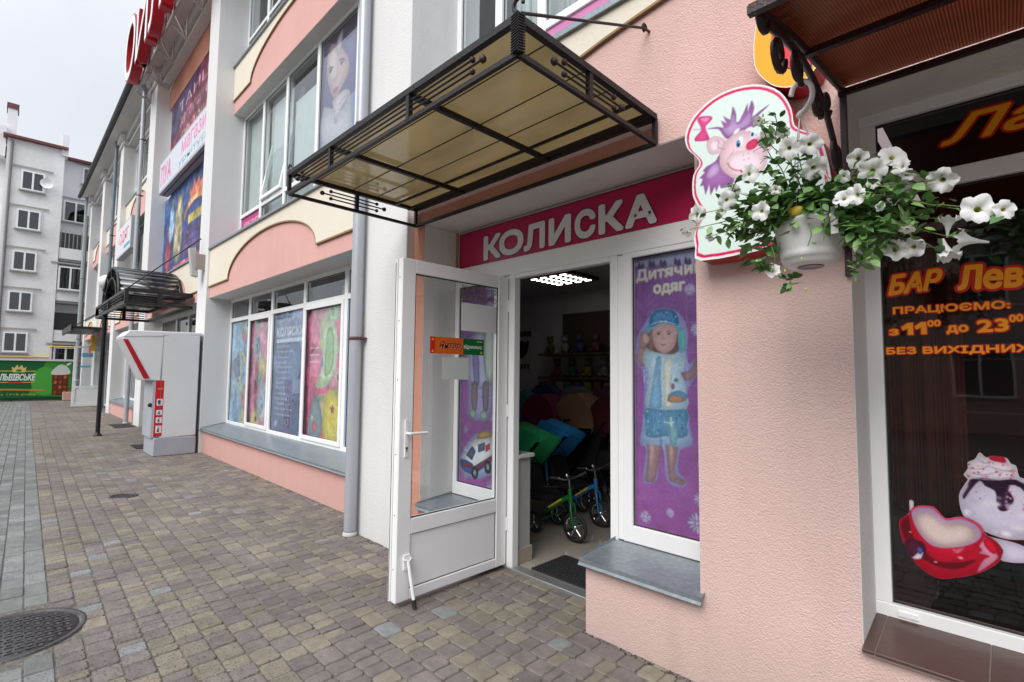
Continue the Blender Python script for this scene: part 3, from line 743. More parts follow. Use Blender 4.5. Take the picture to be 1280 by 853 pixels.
# cornice, eaves and gutter over the far part
b = MB(); b.box(-32.6, -11.58, 3.0, 3.5, 9.55, 12, WHITE); part(b, 'upper_wall')
b = MB(); b.box(-32.7, -11.6, 2.78, 3.0, 9.72, 9.80, WHITE); b.box(-32.7, -11.6, 2.70, 3.0, 9.88, 10.1, WHITE); part(b, 'cornice', .01)
b = MB(); b.box(-32.8, -11.6, 2.30, 3.2, 10.1, 10.22, GREYW); part(b, 'eaves')
b = MB(); ROOFM = mat('dark_roof_metal', (.045, .05, .05), .45, .1, 10, metal=.3)
b.prism([(-32.85, 2.22, 10.2), (-32.85, 2.22, 10.26), (-32.85, 6.5, 12.6), (-32.85, 6.5, 12.4)], (21.25, 0, 0), ROOFM); part(b, 'roof')
b = MB(); b.tube([(-32.9, 2.22, 10.16), (-11.6, 2.22, 10.16)], .075, ROOFM, 10); part(b, 'gutter')
# body of the building behind the fronts
b = MB(); b.box(-32.6, -3.7, 6.6, 6.9, -.2, 12.4, WHITE); b.box(-32.9, -32.6, 2.7, 6.9, -.2, 10.1, WHITE); part(b, 'rear_wall')
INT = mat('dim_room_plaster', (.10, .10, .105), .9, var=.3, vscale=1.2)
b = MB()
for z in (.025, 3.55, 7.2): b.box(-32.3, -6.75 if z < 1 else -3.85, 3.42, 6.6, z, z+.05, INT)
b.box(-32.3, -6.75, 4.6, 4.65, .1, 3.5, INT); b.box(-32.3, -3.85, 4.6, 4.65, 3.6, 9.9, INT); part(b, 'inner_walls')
for (a, c, zl) in ((-16.95, -11.58, 0), (-22.6, -17.8, 1), (-27.4, -23.3, 2), (-32.0, -28.1, 3)):
    if zl != 2 and zl != 0:
        b = MB(); b.box(a, c, 2.72, 3.15, -.2, .42, PINK2); part(b, 'parapet', .005); sill(a, c, 2.665, 3.06, .462, .535)
        window(a, c, .53, 2.94, 3.06, tuple(np.linspace(a, c, 5)[1:-1]), 2.5, .07)
    mid = (a+c)/2; hw = (c-a)*.29
    band(a, c, 2.72, 2.94, 3.88, 0, (mid-hw, mid+hw), .56, 3.17)
    if zl:
        window(a, c, 3.98, 6.5, 3.06, tuple(np.linspace(a, c, 5)[1:-1]), 4.6, .07)
        band(a, c, 2.85, 6.5, 7.45, 0, (mid-hw, mid+hw), .56, 6.8)
        window(a, c, 7.5, 9.55, 3.06, tuple(np.linspace(a, c, 5)[1:-1]), 8.1, .07)
    else:
        b = MB(); b.box(a, c, 3.035, 3.4, 3.88, 9.56, WHITE); part(b, 'wall_behind_posters')
        # arched pediment over the red poster
        A = arc_pts(a-.1, c+.1, 9.25, .85, 30)
        b = MB(); t = MB(); y = 2.985
        for i in range(30):
            (xa, za), (xb, zb) = A[i], A[i+1]
            b.prism([(xa, y, 9.0), (xb, y, 9.0), (xb, y, zb), (xa, y, za)], (0, .05, 0), ORNG)
            t.prism([(xa, y-.04, za-.03), (xb, y-.04, zb-.03), (xb, y-.04, zb+.06), (xa, y-.04, za+.06)], (0, .05, 0), CREAM)
        o = part(b, 'arched_pediment'); child(t, 'arch_moulding', o)
# glazed entrance door of bay 2 (behind the terminal) and the far open door
window(-16.95, -11.58, .02, 2.94, 3.06, (-15.2, -14.0, -12.8), 2.3, .08, name='entrance_glazing', sash=(1,))
window(-27.4, -23.3, .02, 2.94, 3.06, (-26.3, -25.2, -24.2), 2.3, .08, name='entrance_glazing', sash=(1,))
b = MB(); DX0 = -27.35
for (y0, y1, z0, z1) in ((2.0, 2.1, 0, 2.5), (2.85, 2.95, 0, 2.5), (2.1, 2.85, 0, .14), (2.1, 2.85, .75, .86), (2.1, 2.85, 2.4, 2.5)):
    b.box(DX0, DX0+.07, y0, y1, z0+.02, z1, PVC)
b.box(DX0+.02, DX0+.05, 2.1, 2.85, .14, .75, PVC)
o = part(b, 'open_door', .004); b = MB(); b.box(DX0+.03, DX0+.04, 2.1, 2.85, .86, 2.4, GL); child(b, 'pane', o)
b = MB(); b.tube([(DX0+.07, 2.05, 1.1), (DX0+.12, 2.05, 1.1), (DX0+.12, 2.2, 1.1)], .012, PVC); child(b, 'handle', o)
BLUEP = flat('blue_sticker', (.12, .45, .72))
b = MB(); b.box(DX0+.072, DX0+.076, 2.25, 2.6, 2.05, 2.22, BLUEP); b.box(DX0+.072, DX0+.076, 2.2, 2.55, 1.62, 1.70, BLUEP); child(b, 'sticker', o)

# --- shop interior
b = MB(); b.box(-6.6, -3.8, 3.36, 5.66, -.05, .02, FLOORM); b.box(-3.8, -.5, 2.985, 5.66, -.05, .02, FLOORM)
shop_floor = kind(b.build('shop_floor'))
IW = mat('shop_wall_paint', (.55, .52, .56), .9, var=.1)
b = MB(); b.box(-6.6, -.5, 5.65, 5.75, .02, 2.7, IW); b.box(-6.7, -6.6, 3.32, 5.75, .02, 2.7, IW); b.box(-.5, -.45, 3.0, 5.75, .02, 2.7, IW); part(b, 'inner_wall')
b = MB(); b.box(-6.7, -3.8, 3.32, 5.75, 2.7, 2.76, IW); b.box(-3.8, -.45, 2.975, 5.75, 2.7, 2.76, IW); part(b, 'inner_ceiling')
b = MB(); b.box(-6.6, -3.82, 3.31, 3.36, .02, 2.7, IW); part(b, 'inner_wall')
b = MB(); b.box(-3.02, -2.89, 2.975, 3.14, .02, .86, flat('jamb_plaster', (.45, .44, .43))); b.box(-3.04, -2.86, 2.972, 3.16, .86, .89, flat('jamb_cap', (.6, .6, .6))); b.box(-3.03, -2.875, 2.973, 3.155, .02, .14, flat('skirting_tile', (.4, .34, .28))); part(b, 'jamb_upstand', .004)
# tile joints on the floor
b = MB()
for i in range(7): b.box(-3.6+i*.45, -3.596+i*.45, 2.99, 5.6, .0195, .0215, GROUT)
for i in range(6): b.box(-3.75, -.6, 3.1+i*.45, 3.104+i*.45, .0196, .0216, GROUT)
o = b.build('floor_joints', shop_floor)
# bar interior
b = MB(); b.box(-.44, 4, 4.8, 4.9, 0, 2.9, flat('bar_back_wall', (.05, .03, .03))); b.box(-.44, 4, 3.0, 4.9, -.05, .0, flat('bar_floor', (.06, .04, .035))); b.box(-.44, 4, 3.0, 4.9, 2.86, 2.9, DARK); b.box(3.9, 4, 3.0, 4.8, 0, 2.86, DARK); part(b, 'inner_wall')
DRAPE = mat('brown_drape', (.36, .15, .12), .9, 0, var=.3, vscale=4)
def drape(x0, x1, y, z0, z1, nm='curtain'):
    b = MB(); n = int((x1-x0)/.012); P = [(x0+(x1-x0)*i/n, y+.022*math.sin(i*.9)+.01*math.sin(i*.37+1)) for i in range(n+1)]
    for i in range(n): b.add([(P[i][0], P[i][1], z0), (P[i+1][0], P[i+1][1], z0), (P[i+1][0], P[i+1][1], z1), (P[i][0], P[i][1], z1)], [(0, 1, 2, 3)], DRAPE, True)
    o = part(b, nm); md = o.modifiers.new('solid', 'SOLIDIFY'); md.thickness = .003
drape(-.44, -.16, 3.1, .9, 2.4)
# inner partition with glazed lattice seen deep in the bar
t = MB(); LAT = flat('bar_lattice', (.10, .035, .03)); LL = flat('pale_strip', (.30, .25, .25))
t.box(-.3, 2.2, 3.92, 3.97, .6, 2.2, LAT)
for x in (-.3, .12, .54, .96): t.box(x, x+.04, 3.89, 3.925, .6, 2.2, flat('lattice_post', (.16, .05, .045)))
for z in (1.05, 1.35, 1.65, 1.95): t.box(-.26, 2.2, 3.905, 3.918, z, z+.012, LL)
o = part(t, 'bar_partition')

# ceiling lamp in the shop
t = thing('ceiling_lamp', 'square louvred fluorescent lamp lit on the shop ceiling', 'lamp', (-3.73, 4.6, 2.7))
b = MB(); LX, LY = -3.73, 4.6; b.box(LX-.3, LX+.3, LY-.3, LY+.3, 2.66, 2.699, DARK); b.build('housing', t)
EM = bpy.data.materials.new('lamp_tubes'); EM.use_nodes = True; e = EM.node_tree.nodes['Principled BSDF']; e.inputs['Emission Color'].default_value = (1, .97, .9, 1); e.inputs['Emission Strength'].default_value = 2.6
for i in range(4):
    for j in range(6): b = MB(); b.box(LX-.27+i*.145, LX-.195+i*.145, LY-.27+j*.093, LY-.237+j*.093, 2.652, 2.6585, EM); b.build('light_cell', t)

# --- the open door leaf (part of the building)
b = MB(); XA, XB = -2.985, -2.925; YA, YB = 1.88, 2.895
b.box(XA, XB, YA, 1.99, .035, 2.335, PVC); b.box(XA, XB, 2.785, YB, .035, 2.335, PVC)
b.box(XA+.001, XB-.001, 1.99, 2.785, .035, .105, PVC); b.box(XA+.001, XB-.001, 1.99, 2.785, .46, .565, PVC); b.box(XA+.001, XB-.001, 1.99, 2.785, 2.238, 2.335, PVC)
b.box(XA+.018, XB-.014, 1.99, 2.785, .105, .46, PVC)
b.box(XA-.02, XA, YA-.012, YB, .03, 2.33, PVC) if False else None
b.box(XA-.012, XA+.01, YA-.014, YA, .04, 2.33, PVC)       # rebate lip
door = part(b, 'door', .005)
b = MB(); b.box(-2.960, -2.952, 1.985, 2.79, .56, 2.243, GLC); child(b, 'pane', door)
b = MB(); g = .008; xq = XB-.006
for (y0, y1, z0, z1) in ((1.99, 2.785, .565, .573), (1.99, 2.785, 2.230, 2.238), (1.99, 1.998, .573, 2.23), (2.777, 2.785, .573, 2.23), (1.99, 2.785, .105, .109), (1.99, 2.785, .456, .46), (1.99, 1.994, .109, .456), (2.781, 2.785, .109, .456)):
    b.box(XB-.016, XB-.010, y0, y1, z0, z1, RUB)
b.box(XA-.001, XA+.004, YA-.016, YA-.013, .05, 2.3, RUB)
child(b, 'seal', door)
PVH = mat('white_enamel', (.82, .82, .82), .2, var=.02, spec=.6)
b = MB(); b.box(XB, XB+.008, 1.925, 1.952, .98, 1.23, PVH); b.tube(smooth2([(XB, 1.939, 1.14), (XB+.035, 1.939, 1.14), (XB+.045, 1.95, 1.14), (XB+.045, 2.08, 1.138)], 4, False), .0095, PVH, 8)
child(b, 'handle', door, bevel=.002)
b = MB(); b.lathe([(.0005, 0), (.009, 0), (.009, -.006), (.0005, -.006)], (XB+.009, 1.939, 1.04), RUB, 12, 'x'); b.box(XB+.008, XB+.0095, 1.936, 1.942, 1.015, 1.035, RUB); child(b, 'keyhole', door)
# flip-down door stop
b = MB(); b.box(XB, XB+.012, 1.935, 1.985, .24, .335, PVH); b.tube([(XB+.014, 1.93, .31), (XB+.035, 1.96, .30), (XB+.014, 1.99, .31)], .007, PVH, 8)
b.tube([(XB+.028, 1.957, .30), (XB+.075, 1.975, .055)], .012, PVH, 10); b.tube([(XB+.073, 1.975, .062), (XB+.082, 1.978, .008)], .0155, RUB, 10)
child(b, 'door_stop', door)
b = MB()
for z in (.35, 1.25, 2.1): b.tube([(XB+.004, 2.90, z-.05), (XB+.004, 2.90, z+.05)], .011, PVH, 8)
for z in (.25, .6, 1.0, 1.5, 1.9, 2.2): b.sphere((XA+.03, YA-.001, z), .004, IRON, 6)
child(b, 'hinges', door)

# prints on the door glass (read from outside the closed door, so the paper shows its back here)
t = thing('hanging_sign', 'orange and green open sign behind the glass of the open door', 'sign', (XB+.02, 2.39, 1.685))
b = MB(); b.box(-2.949, -2.946, 2.135, 2.648, 1.688, 1.810, ink(210, 95, 20)); b.build('board', t)
p = Print((-2.9458, 2.135, 1.688), (0, 1, 0), (1, 0, 0), step=.00008)
p.rect(0, 0, .042, .122, ink(200, 30, 25)); p.rect(.305, 0, .513, .122, ink(15, 100, 50)); p.poly([(.01, .095), (.032, .095), (.021, .115)], ink(240, 190, 60)); p.poly([(.01, .01), (.032, .01), (.021, .03)], ink(240, 190, 60))
p.text('Янтар', .083, .030, .283, .085, ink(236, 180, 150), .03, .3); p.k += 2; p.text('Янтар', .08, .034, .28, .089, ink(120, 12, 26), .05, .3); p.k += 2; p.text('відчинено', .312, .04, .49, .078, ink(225, 235, 225), .03)
p.rect(.44, .10, .495, .106, ink(230, 200, 60)); p.poly([(.475, .012), (.50, .012), (.488, .032)], ink(225, 200, 60))
p.mb.build('lettering', t)
PAPER = mat('notice_paper', (.66, .67, .68), .8, var=.03)
b = MB(); b.box(-2.9505, -2.949, 2.42, 2.785, 1.87, 2.085, PAPER)
tag(b.build('notice_sheet'), 'white printed notice taped to the upper door glass', 'notice')
b = MB(); b.box(-2.9505, -2.949, 2.25, 2.50, 1.50, 1.665, mat('greenish_paper', (.52, .56, .52), .8, var=.03))
tag(b.build('paper_slip'), 'small pale paper slip under the orange open sign', 'notice')
for z_, num in ((.085, '098 4218089'), (.015, '096 4657208')):
    p = Print((-2.9513, 2.42, 2.09), (0, 1, 0), (1, 0, 0), step=.0003); p.k = 9; p.text(num, .0, z_, .36, z_+.045, ink(120, 110, 90), .01, mirror=True)
    o = p.mb.build('phone_number'); o['kind'] = 'stuff' if False else ''; del o['kind']; tag(o, 'mirrored phone number on the door glass, %s of the two rows' % ('upper' if z_ > .05 else 'lower'), 'lettering')

# --- shop sign
t = thing('shop_sign', 'crimson shop sign with silver capital letters above the door', 'sign', (-2.47, 2.93, 2.50))
CRIM = mat('crimson_panel', (.46, .010, .085), .3, .05, 30, .08, 2)
b = MB(); b.box(-3.575, -1.171, 2.905, 2.934, 2.502, 2.818, CRIM); b.build('panel', t, .002)
b = MB()
for (x0, x1, z0, z1) in ((-3.575, -1.171, 2.812, 2.818), (-3.575, -3.569, 2.502, 2.812)): b.box(x0, x1, 2.9, 2.9048, z0, z1, flat('dark_red_edge', (.12, .01, .02)))
b.build('rim', t)
SIL = mat('silver_letters', (.74, .74, .76), .35, .1, 40, .12, 4)
LW = [('К', -3.222, -2.972), ('О', -3.01, -2.715), ('Л', -2.735, -2.50), ('И', -2.475, -2.245), ('С', -2.22, -1.995), ('К', -1.95, -1.70), ('А', -1.83, -1.575)]
Zs = lambda a, c: PY(560+a/4, 200+c/4, 2.90)[0]
LX_ = [(178, 265, 'К'), (255, 378, 'О'), (378, 485, 'Л'), (502, 615, 'И'), (632, 738, 'С'), (752, 878, 'К'), (885, 1045, 'А')]
for a, c, ch in LX_:
    x0, x1 = Zs(a, 400), Zs(c, 330); v, f = text2(ch, .0); xs = [q[0] for q in v]; ys = [q[1] for q in v]
    for (nm, mt, yy, g) in (('letter_outline', flat('letter_edge', (.10, .004, .02)), 2.9040, .008), ('letter', SIL, 2.9015, 0)):
        b = MB(); sx = (x1-x0)/(max(xs)-min(xs)); sz = .215/(max(ys)-min(ys))
        inset = .014; sx = (x1-x0-2*inset)/(max(xs)-min(xs)); sz = (.215-2*inset)/(max(ys)-min(ys))
        V2 = [(x0+inset+(q[0]-min(xs))*sx, 2.525+inset+(q[1]-min(ys))*sz) for q in v]
        for k in range(17):
            rd = (inset+(.006 if g else 0))*(1 if k else 0); an = k*2*math.pi/16
            b.add([(q[0]+rd*math.cos(an), yy-k*.0001, q[1]+rd*math.sin(an)) for q in V2], f, mt)
        o = b.build(nm, t, fix=True)

# --- posters behind the shop glass (flat prints)
PUR, PUR2, LIL = ink(112, 52, 128), ink(138, 80, 158), ink(176, 150, 205)
def daisy(p, a, c, r, n=12, rot=.1, col=None):
    for i in range(n):
        t = 2*math.pi*i/n+rot; p.k -= 1 if i else 0
        p.ell(a+math.cos(t)*r*.6, c+math.sin(t)*r*.6, r*.4, r*.13, col or ink(190, 188, 228), t, 8)
    p.ell(a, c, r*.17, r*.17, ink(235, 235, 250), 0, 10)
p = Photo((-1.775, 2.945, .58), (1, 0, 0), (0, -1, 0), .62, 1.745, 380, seed=3, shade=.2)
p.grad(ink(150, 84, 156), ink(122, 84, 150)); p.mottle(.08, .08)
rr = random.Random(5)
for i in range(0):          # soft mottling of the printed background
    p.ell(rr.uniform(.05, .6), rr.uniform(.1, 1.6), rr.uniform(.03, .1), rr.uniform(.08, .25), ink(118+rr.randint(-8, 14), 56+rr.randint(-6, 10), 134+rr.randint(-8, 14)), rr.uniform(-.5, .5), 14); p.k -= 0
q = lambda sc, ox, oy: (lambda a, c: p.uv(PY(ox+a/sc, oy+c/sc, 2.94)))
A = q(5.33, 780, 320)      # crop of the upper half
B_ = q(3.877, 780, 460)    # crop of the lower half
p.poly([A(55, 45), A(200, 5), A(470, -60), A(470, 95), A(380, 60), A(300, 75), A(200, 60), A(120, 90), A(80, 70)], ink(150, 150, 190), 3)
for (a, c) in ((90, 60), (160, 45), (235, 40), (330, 30), (400, 25)): p.poly([A(a, c+25), A(a+8, c-20), A(a+22, c+5), A(a+35, c-15), A(a+45, c+30)], ink(80, 60, 110), 2)
glow = ink(150, 150, 215); skin = ink(150, 118, 128); skin2 = ink(182, 146, 150); shirt = ink(172, 200, 222); shirt2 = ink(120, 165, 205); skirt = ink(86, 138, 178); hat = ink(52, 112, 168); hat2 = ink(100, 160, 200)
# glow outline
G = [A(110, 490), A(185, 380), A(250, 345), A(340, 365), A(400, 430), A(425, 520), A(415, 640), A(430, 720), A(475, 680), A(500, 720), A(480, 800), A(420, 850), B_(330, 60), B_(345, 45), B_(300, 130), B_(310, 250), B_(332, 370), B_(270, 400), B_(262, 500), B_(305, 560), B_(270, 580), B_(205, 545), B_(190, 400), B_(165, 395), B_(160, 540), B_(120, 560), B_(90, 545), B_(105, 390), B_(75, 370), B_(90, 250), B_(95, 120), A(120, 760), A(75, 700), A(85, 560)]
p.poly(G, glow, 3)
# legs
p.poly([B_(115, 330), B_(185, 335), B_(170, 430), B_(150, 540), B_(128, 555), B_(98, 545), B_(105, 515), B_(112, 440)], skin, 3)
p.poly([B_(200, 335), B_(260, 335), B_(255, 430), B_(245, 510), B_(298, 550), B_(285, 568), B_(250, 560), B_(215, 535), B_(205, 430)], skin, 3)
p.poly([B_(125, 345), B_(150, 345), B_(140, 450), B_(122, 500)], skin2, 3); p.poly([B_(215, 345), B_(240, 345), B_(235, 440), B_(225, 500)], skin2, 3)
# skirt
p.poly([B_(105, 190), B_(300, 195), B_(308, 290), B_(325, 365), B_(265, 385), B_(225, 372), B_(170, 378), B_(85, 360), B_(95, 280)], ink(150, 175, 212), 2)
p.poly([B_(108, 195), B_(298, 198), B_(302, 280), B_(305, 330), B_(250, 342), B_(200, 330), B_(150, 340), B_(100, 325), B_(102, 260)], skirt, 2)
for i in range(26): a, c = rr.uniform(110, 290), rr.uniform(205, 325); p.ell(*B_(a, c), .010, .006, (hat2, ink(60, 100, 150), ink(175, 200, 220), shirt2)[i % 4], rr.uniform(0, 3), 7); p.k -= 1 if i % 4 else 0
p.poly([B_(228, 215), B_(240, 260), B_(262, 320), B_(235, 395), B_(215, 330), B_(205, 260)], ink(120, 165, 180), 2); p.line([B_(190, 262), B_(225, 268), B_(240, 262)], .006, ink(225, 235, 245), 3); p.line([B_(225, 240), B_(228, 285)], .006, ink(225, 235, 245), 3)
# torso, arms
p.poly([A(100, 600), A(140, 600), A(150, 700), A(120, 740), A(85, 700), A(88, 640)], skin, 3)
p.poly([A(375, 780), A(440, 760), A(470, 690), A(490, 710), A(478, 790), A(430, 830), A(385, 820)], skin, 3)
p.poly([A(115, 505), A(160, 520), A(165, 590), A(110, 620), A(100, 560)], skin, 3)
p.poly([A(130, 640), A(200, 600), A(250, 660), A(300, 655), A(390, 640), A(412, 700), A(390, 770), A(372, 780), B_(290, 60), B_(303, 130), B_(298, 200), B_(110, 195), B_(108, 120), B_(118, 30), A(130, 720)], shirt, 2)
p.poly([A(215, 680), A(245, 680), B_(175, 60), B_(180, 190), B_(120, 190), B_(140, 60)], shirt2, 2)
p.poly([A(260, 700), A(330, 690), B_(225, 60), B_(235, 180), B_(195, 190), B_(190, 60)], ink(205, 208, 205), 2)
p.poly([B_(215, 130), B_(262, 110), B_(300, 128), B_(305, 150), B_(270, 168), B_(215, 162)], ink(90, 140, 185), 3); p.poly([B_(205, 155), B_(240, 130), B_(290, 150), B_(275, 165), B_(230, 168)], ink(170, 130, 100), 3); p.ell(*B_(235, 90), .012, .02, ink(120, 110, 130)); p.ell(*B_(250, 60), .014, .012, ink(105, 125, 160))
for i in range(22):
    a, c = rr.uniform(140, 380), rr.uniform(660, 850); p.ell(*A(a, c), .006, .004, (ink(150, 190, 215), ink(205, 215, 225), ink(110, 160, 200))[i % 3], rr.uniform(0, 3), 6)
# head, hair, face, hat
p.shade = .10
p.poly([A(150, 530), A(200, 480), A(350, 470), A(375, 560), A(350, 640), A(300, 655), A(200, 640), A(140, 600)], ink(105, 78, 80), 3)
p.poly([A(190, 480), A(260, 445), A(340, 465), A(352, 540), A(325, 615), A(265, 652), A(215, 620), A(188, 560)], skin2, 3)
p.paint([smooth2([A(232, 548), A(262, 540), A(292, 548), A(285, 600), A(262, 625), A(238, 600)], 3)], ink(190, 155, 157), 5, 0)
for i in range(16): a = rr.uniform(150, 190) if i % 2 else rr.uniform(345, 375); p.line([A(a, rr.uniform(500, 540)), A(a+rr.uniform(-12, 12), 580), A(a+rr.uniform(-14, 14), rr.uniform(610, 650))], .003, ink(*((82, 58, 60), (134, 104, 98))[i % 2]), 3)
p.line([A(212, 512), A(228, 505), A(244, 512)], .0035, ink(70, 55, 65), 3); p.line([A(280, 508), A(296, 502), A(314, 510)], .0035, ink(70, 55, 65), 3)
p.ell(*A(228, 521), .0105, .0055, ink(45, 38, 48)); p.ell(*A(296, 519), .0105, .0055, ink(45, 38, 48)); p.ell(*A(227, 519), .002, .002, ink(220, 220, 225)); p.ell(*A(295, 517), .002, .002, ink(220, 220, 225))
p.line([A(256, 520), A(250, 550), A(262, 556), A(272, 550)], .0028, ink(140, 100, 105), 3)
p.poly([A(238, 582), A(262, 587), A(284, 580), A(274, 594), A(258, 598), A(244, 593)], ink(132, 70, 80), 3); p.line([A(236, 583), A(262, 588), A(284, 581)], .0032, ink(215, 210, 212), 3)
p.poly([A(112, 530), A(150, 475), A(175, 440), A(330, 425), A(395, 500), A(410, 570), A(400, 640), A(365, 640), A(355, 540), A(335, 470), A(260, 450), A(190, 480), A(165, 510)], hat2, 3)
p.poly([A(365, 480), A(400, 520), A(405, 600), A(385, 640), A(372, 560)], ink(95, 165, 165), 3)
p.shade = .3
p.poly([A(165, 460), A(180, 385), A(250, 352), A(330, 368), A(362, 430), A(345, 465), A(250, 440), A(190, 470)], hat, 3)
for i in range(16): a, c = rr.uniform(185, 345), rr.uniform(372, 440); p.ell(*A(a, c), .008, .005, (ink(70, 70, 110), hat2, ink(180, 205, 225))[i % 3], rr.uniform(0, 3), 7)
p.line([A(170, 462), A(250, 436), A(340, 458)], .006, ink(190, 215, 235), 3)
p.poly([A(118, 520), A(140, 505), A(165, 540), A(175, 560), A(140, 600), A(118, 570)], skin2, 2)
for i in range(40): a, c = rr.uniform(130, 390), rr.uniform(650, 850); p.line([A(a, c), A(a+rr.uniform(-15, 15), c+rr.uniform(20, 60))], .002, (ink(140, 170, 200), ink(205, 220, 232))[i % 2], 2)
for i in range(30): a, c = rr.uniform(100, 300), rr.uniform(200, 350); p.line([B_(a, c), B_(a+rr.uniform(-6, 6), c+rr.uniform(20, 50))], .002, (ink(60, 105, 150), ink(140, 175, 205))[i % 2], 2)
# lettering of the poster: two lines
LET, LE2 = ink(196, 200, 205), ink(214, 196, 120)
for txt, (aL, cL), (aR, cR), h in (('Дитячий', (78, 178), (520, 92), .085), ('одяг', (195, 265), (400, 240), .068)):
    u0, w0 = A(aL, cL); u1, w1 = A(aR, cR)
    p.text(txt, u0+.003, w0-.004, u1+.003, w0-.004+h, LE2, .035, a_b=0); p.text(txt, u0, w0, u1, w0+h, LET, .03, a_b=0)
for (a, c, r, F) in ((435, 225, .040, A), (480, 490, .04, A), (103, 722, .042, B_), (222, 703, .030, B_), (352, 755, .062, B_), (370, 640, .045, B_), (372, 470, .025, B_)): daisy(p, *F(a, c), r)
post = p.mb; POSTER = post.build('clothes_poster'); tag(POSTER, 'purple poster of a child in a blue hat behind glass right of door', 'poster')
b = MB(); b.box(-1.775, -1.155, 2.946, 2.95, .58, 2.325, flat('poster_backing', (.3, .28, .32))); o = b.build('backing', POSTER)

p = Photo((-3.575, 2.945, .58), (1, 0, 0), (0, -1, 0), .516, 1.745, 300, seed=4)
p.grad(ink(150, 84, 156), ink(122, 84, 150)); p.mottle(.08, .08)
for i in range(0): p.ell(rr.uniform(.05, .48), rr.uniform(.1, 1.6), rr.uniform(.03, .09), rr.uniform(.08, .2), ink(118+rr.randint(-8, 20), 60+rr.randint(-6, 12), 140+rr.randint(-8, 14)), rr.uniform(-.5, .5), 14)
Dd = lambda a, c: p.uv(PY(500+a/3.557, 400+c/3.557, 2.94))
p.poly([Dd(325, 60), Dd(415, 50), Dd(415, 300), Dd(400, 440), Dd(345, 450), Dd(300, 430), Dd(300, 300), Dd(290, 150)], ink(165, 150, 205), 3)
p.poly([Dd(330, 65), Dd(380, 60), Dd(395, 200), Dd(390, 300), Dd(310, 290), Dd(305, 150)], ink(178, 178, 214), 3)
p.poly([Dd(320, 150), Dd(345, 150), Dd(350, 280), Dd(330, 285)], ink(130, 120, 175), 3)
p.poly([Dd(375, 60), Dd(412, 60), Dd(412, 260), Dd(395, 290), Dd(370, 200)], ink(170, 178, 170), 3)
for a in (322, 372): p.poly([Dd(a-6, 285), Dd(a+20, 285), Dd(a+16, 400), Dd(a-4, 400)], ink(122, 110, 120), 2)
p.ell(*Dd(322, 418), .05, .04, ink(140, 168, 170)); p.ell(*Dd(370, 425), .05, .04, ink(150, 178, 178))
# toy van
p.poly([Dd(262, 650), Dd(275, 590), Dd(320, 520), Dd(360, 500), Dd(412, 495), Dd(415, 640), Dd(400, 690), Dd(340, 710), Dd(290, 690)], ink(170, 175, 225), 2)
p.poly([Dd(272, 645), Dd(282, 600), Dd(325, 535), Dd(412, 510), Dd(412, 630), Dd(340, 680), Dd(300, 670)], ink(225, 225, 235), 1)
p.poly([Dd(270, 618), Dd(320, 640), Dd(330, 690), Dd(285, 672), Dd(268, 648)], ink(40, 80, 150), 2); p.poly([Dd(330, 650), Dd(412, 600), Dd(412, 628), Dd(335, 682)], ink(45, 85, 150), 1)
p.poly([Dd(272, 632), Dd(330, 655), Dd(410, 605), Dd(410, 618), Dd(330, 670), Dd(272, 645)], ink(200, 50, 60), 1)
p.poly([Dd(292, 602), Dd(318, 560), Dd(335, 585), Dd(318, 625)], ink(70, 85, 120), 1); p.poly([Dd(345, 590), Dd(345, 555), Dd(375, 545), Dd(375, 580)], ink(80, 95, 130), 1)
p.poly([Dd(378, 560), Dd(398, 548), Dd(398, 575), Dd(378, 590)], ink(200, 50, 60), 1); p.poly([Dd(340, 530), Dd(355, 500), Dd(395, 495), Dd(405, 520)], ink(170, 140, 80), 2)
for a, c in ((330, 680), (388, 655)): p.ell(*Dd(a, c), .045, .055, ink(40, 38, 50)); p.ell(*Dd(a, c), .022, .03, ink(150, 150, 160))
for (a, c, r) in ((290, 490, .04), (290, 580, .035), (288, 695, .035), (405, 440, .035), (400, 350, .03), (398, 735, .05)): daisy(p, *Dd(a, c), r, 9)
o = p.mb.build('toy_poster'); tag(o, 'purple poster with a toy ambulance in the window left of the door', 'poster')
b = MB(); b.box(-3.575, -3.059, 2.946, 2.95, .58, 2.325, flat('poster_backing', (.3, .28, .32))); b.build('backing', o)

# --- lettering and pictures on the bar window
YB_ = BY+.0345
p = Print((0, YB_, 0), (1, 0, 0), (0, -1, 0), step=.00006)
ORA, REDO = ink(246, 160, 20), ink(196, 26, 10)
Q = lambda a, c: p.uv(PY(1095+a/5.686, 310+c/5.686, YB_))
def bt(txt, aL, cL, aR, cR, h, sh=0, ow=.055, bold=.07, rise=True):
    bold = max(bold, .08)
    u0, w0 = Q(aL, cL); u1, w1 = Q(aR, cR); p.text(txt, u0, w0, u1, w0+h, ORA, bold, sh, a_b=(w1-w0) if rise else 0, outline=REDO, ow=ow)
bt('БАР', 95, 335, 468, 285, .085, .25, .07); bt('Лев', 590, 298, 1040, 272, .098, .12, .08)
bt('ПРАЦЮЄМО:', 124, 480, 952, 437, .036, 0, .09, .045); bt('з', 95, 622, 160, 618, .026, 0, .1, .045); 
for xo in (182, 276):
    one = [(0, 52), (34, 78), (62, 78), (62, 0), (34, 0), (34, 44), (8, 32)]; base = Q(xo, 621 if xo < 200 else 616); k_ = .00068
    for g_, c_ in ((1, REDO), (0, ORA)):
        for a_ in range(8 if g_ else 1): p.poly([(base[0]+x_*k_+g_*.005*math.cos(a_*.785), base[1]+z_*k_+g_*.005*math.sin(a_*.785)) for x_, z_ in one], c_); p.k -= .8
        p.k += 1; bt('00', 368, 560, 458, 555, .026, 0, .1, .03)
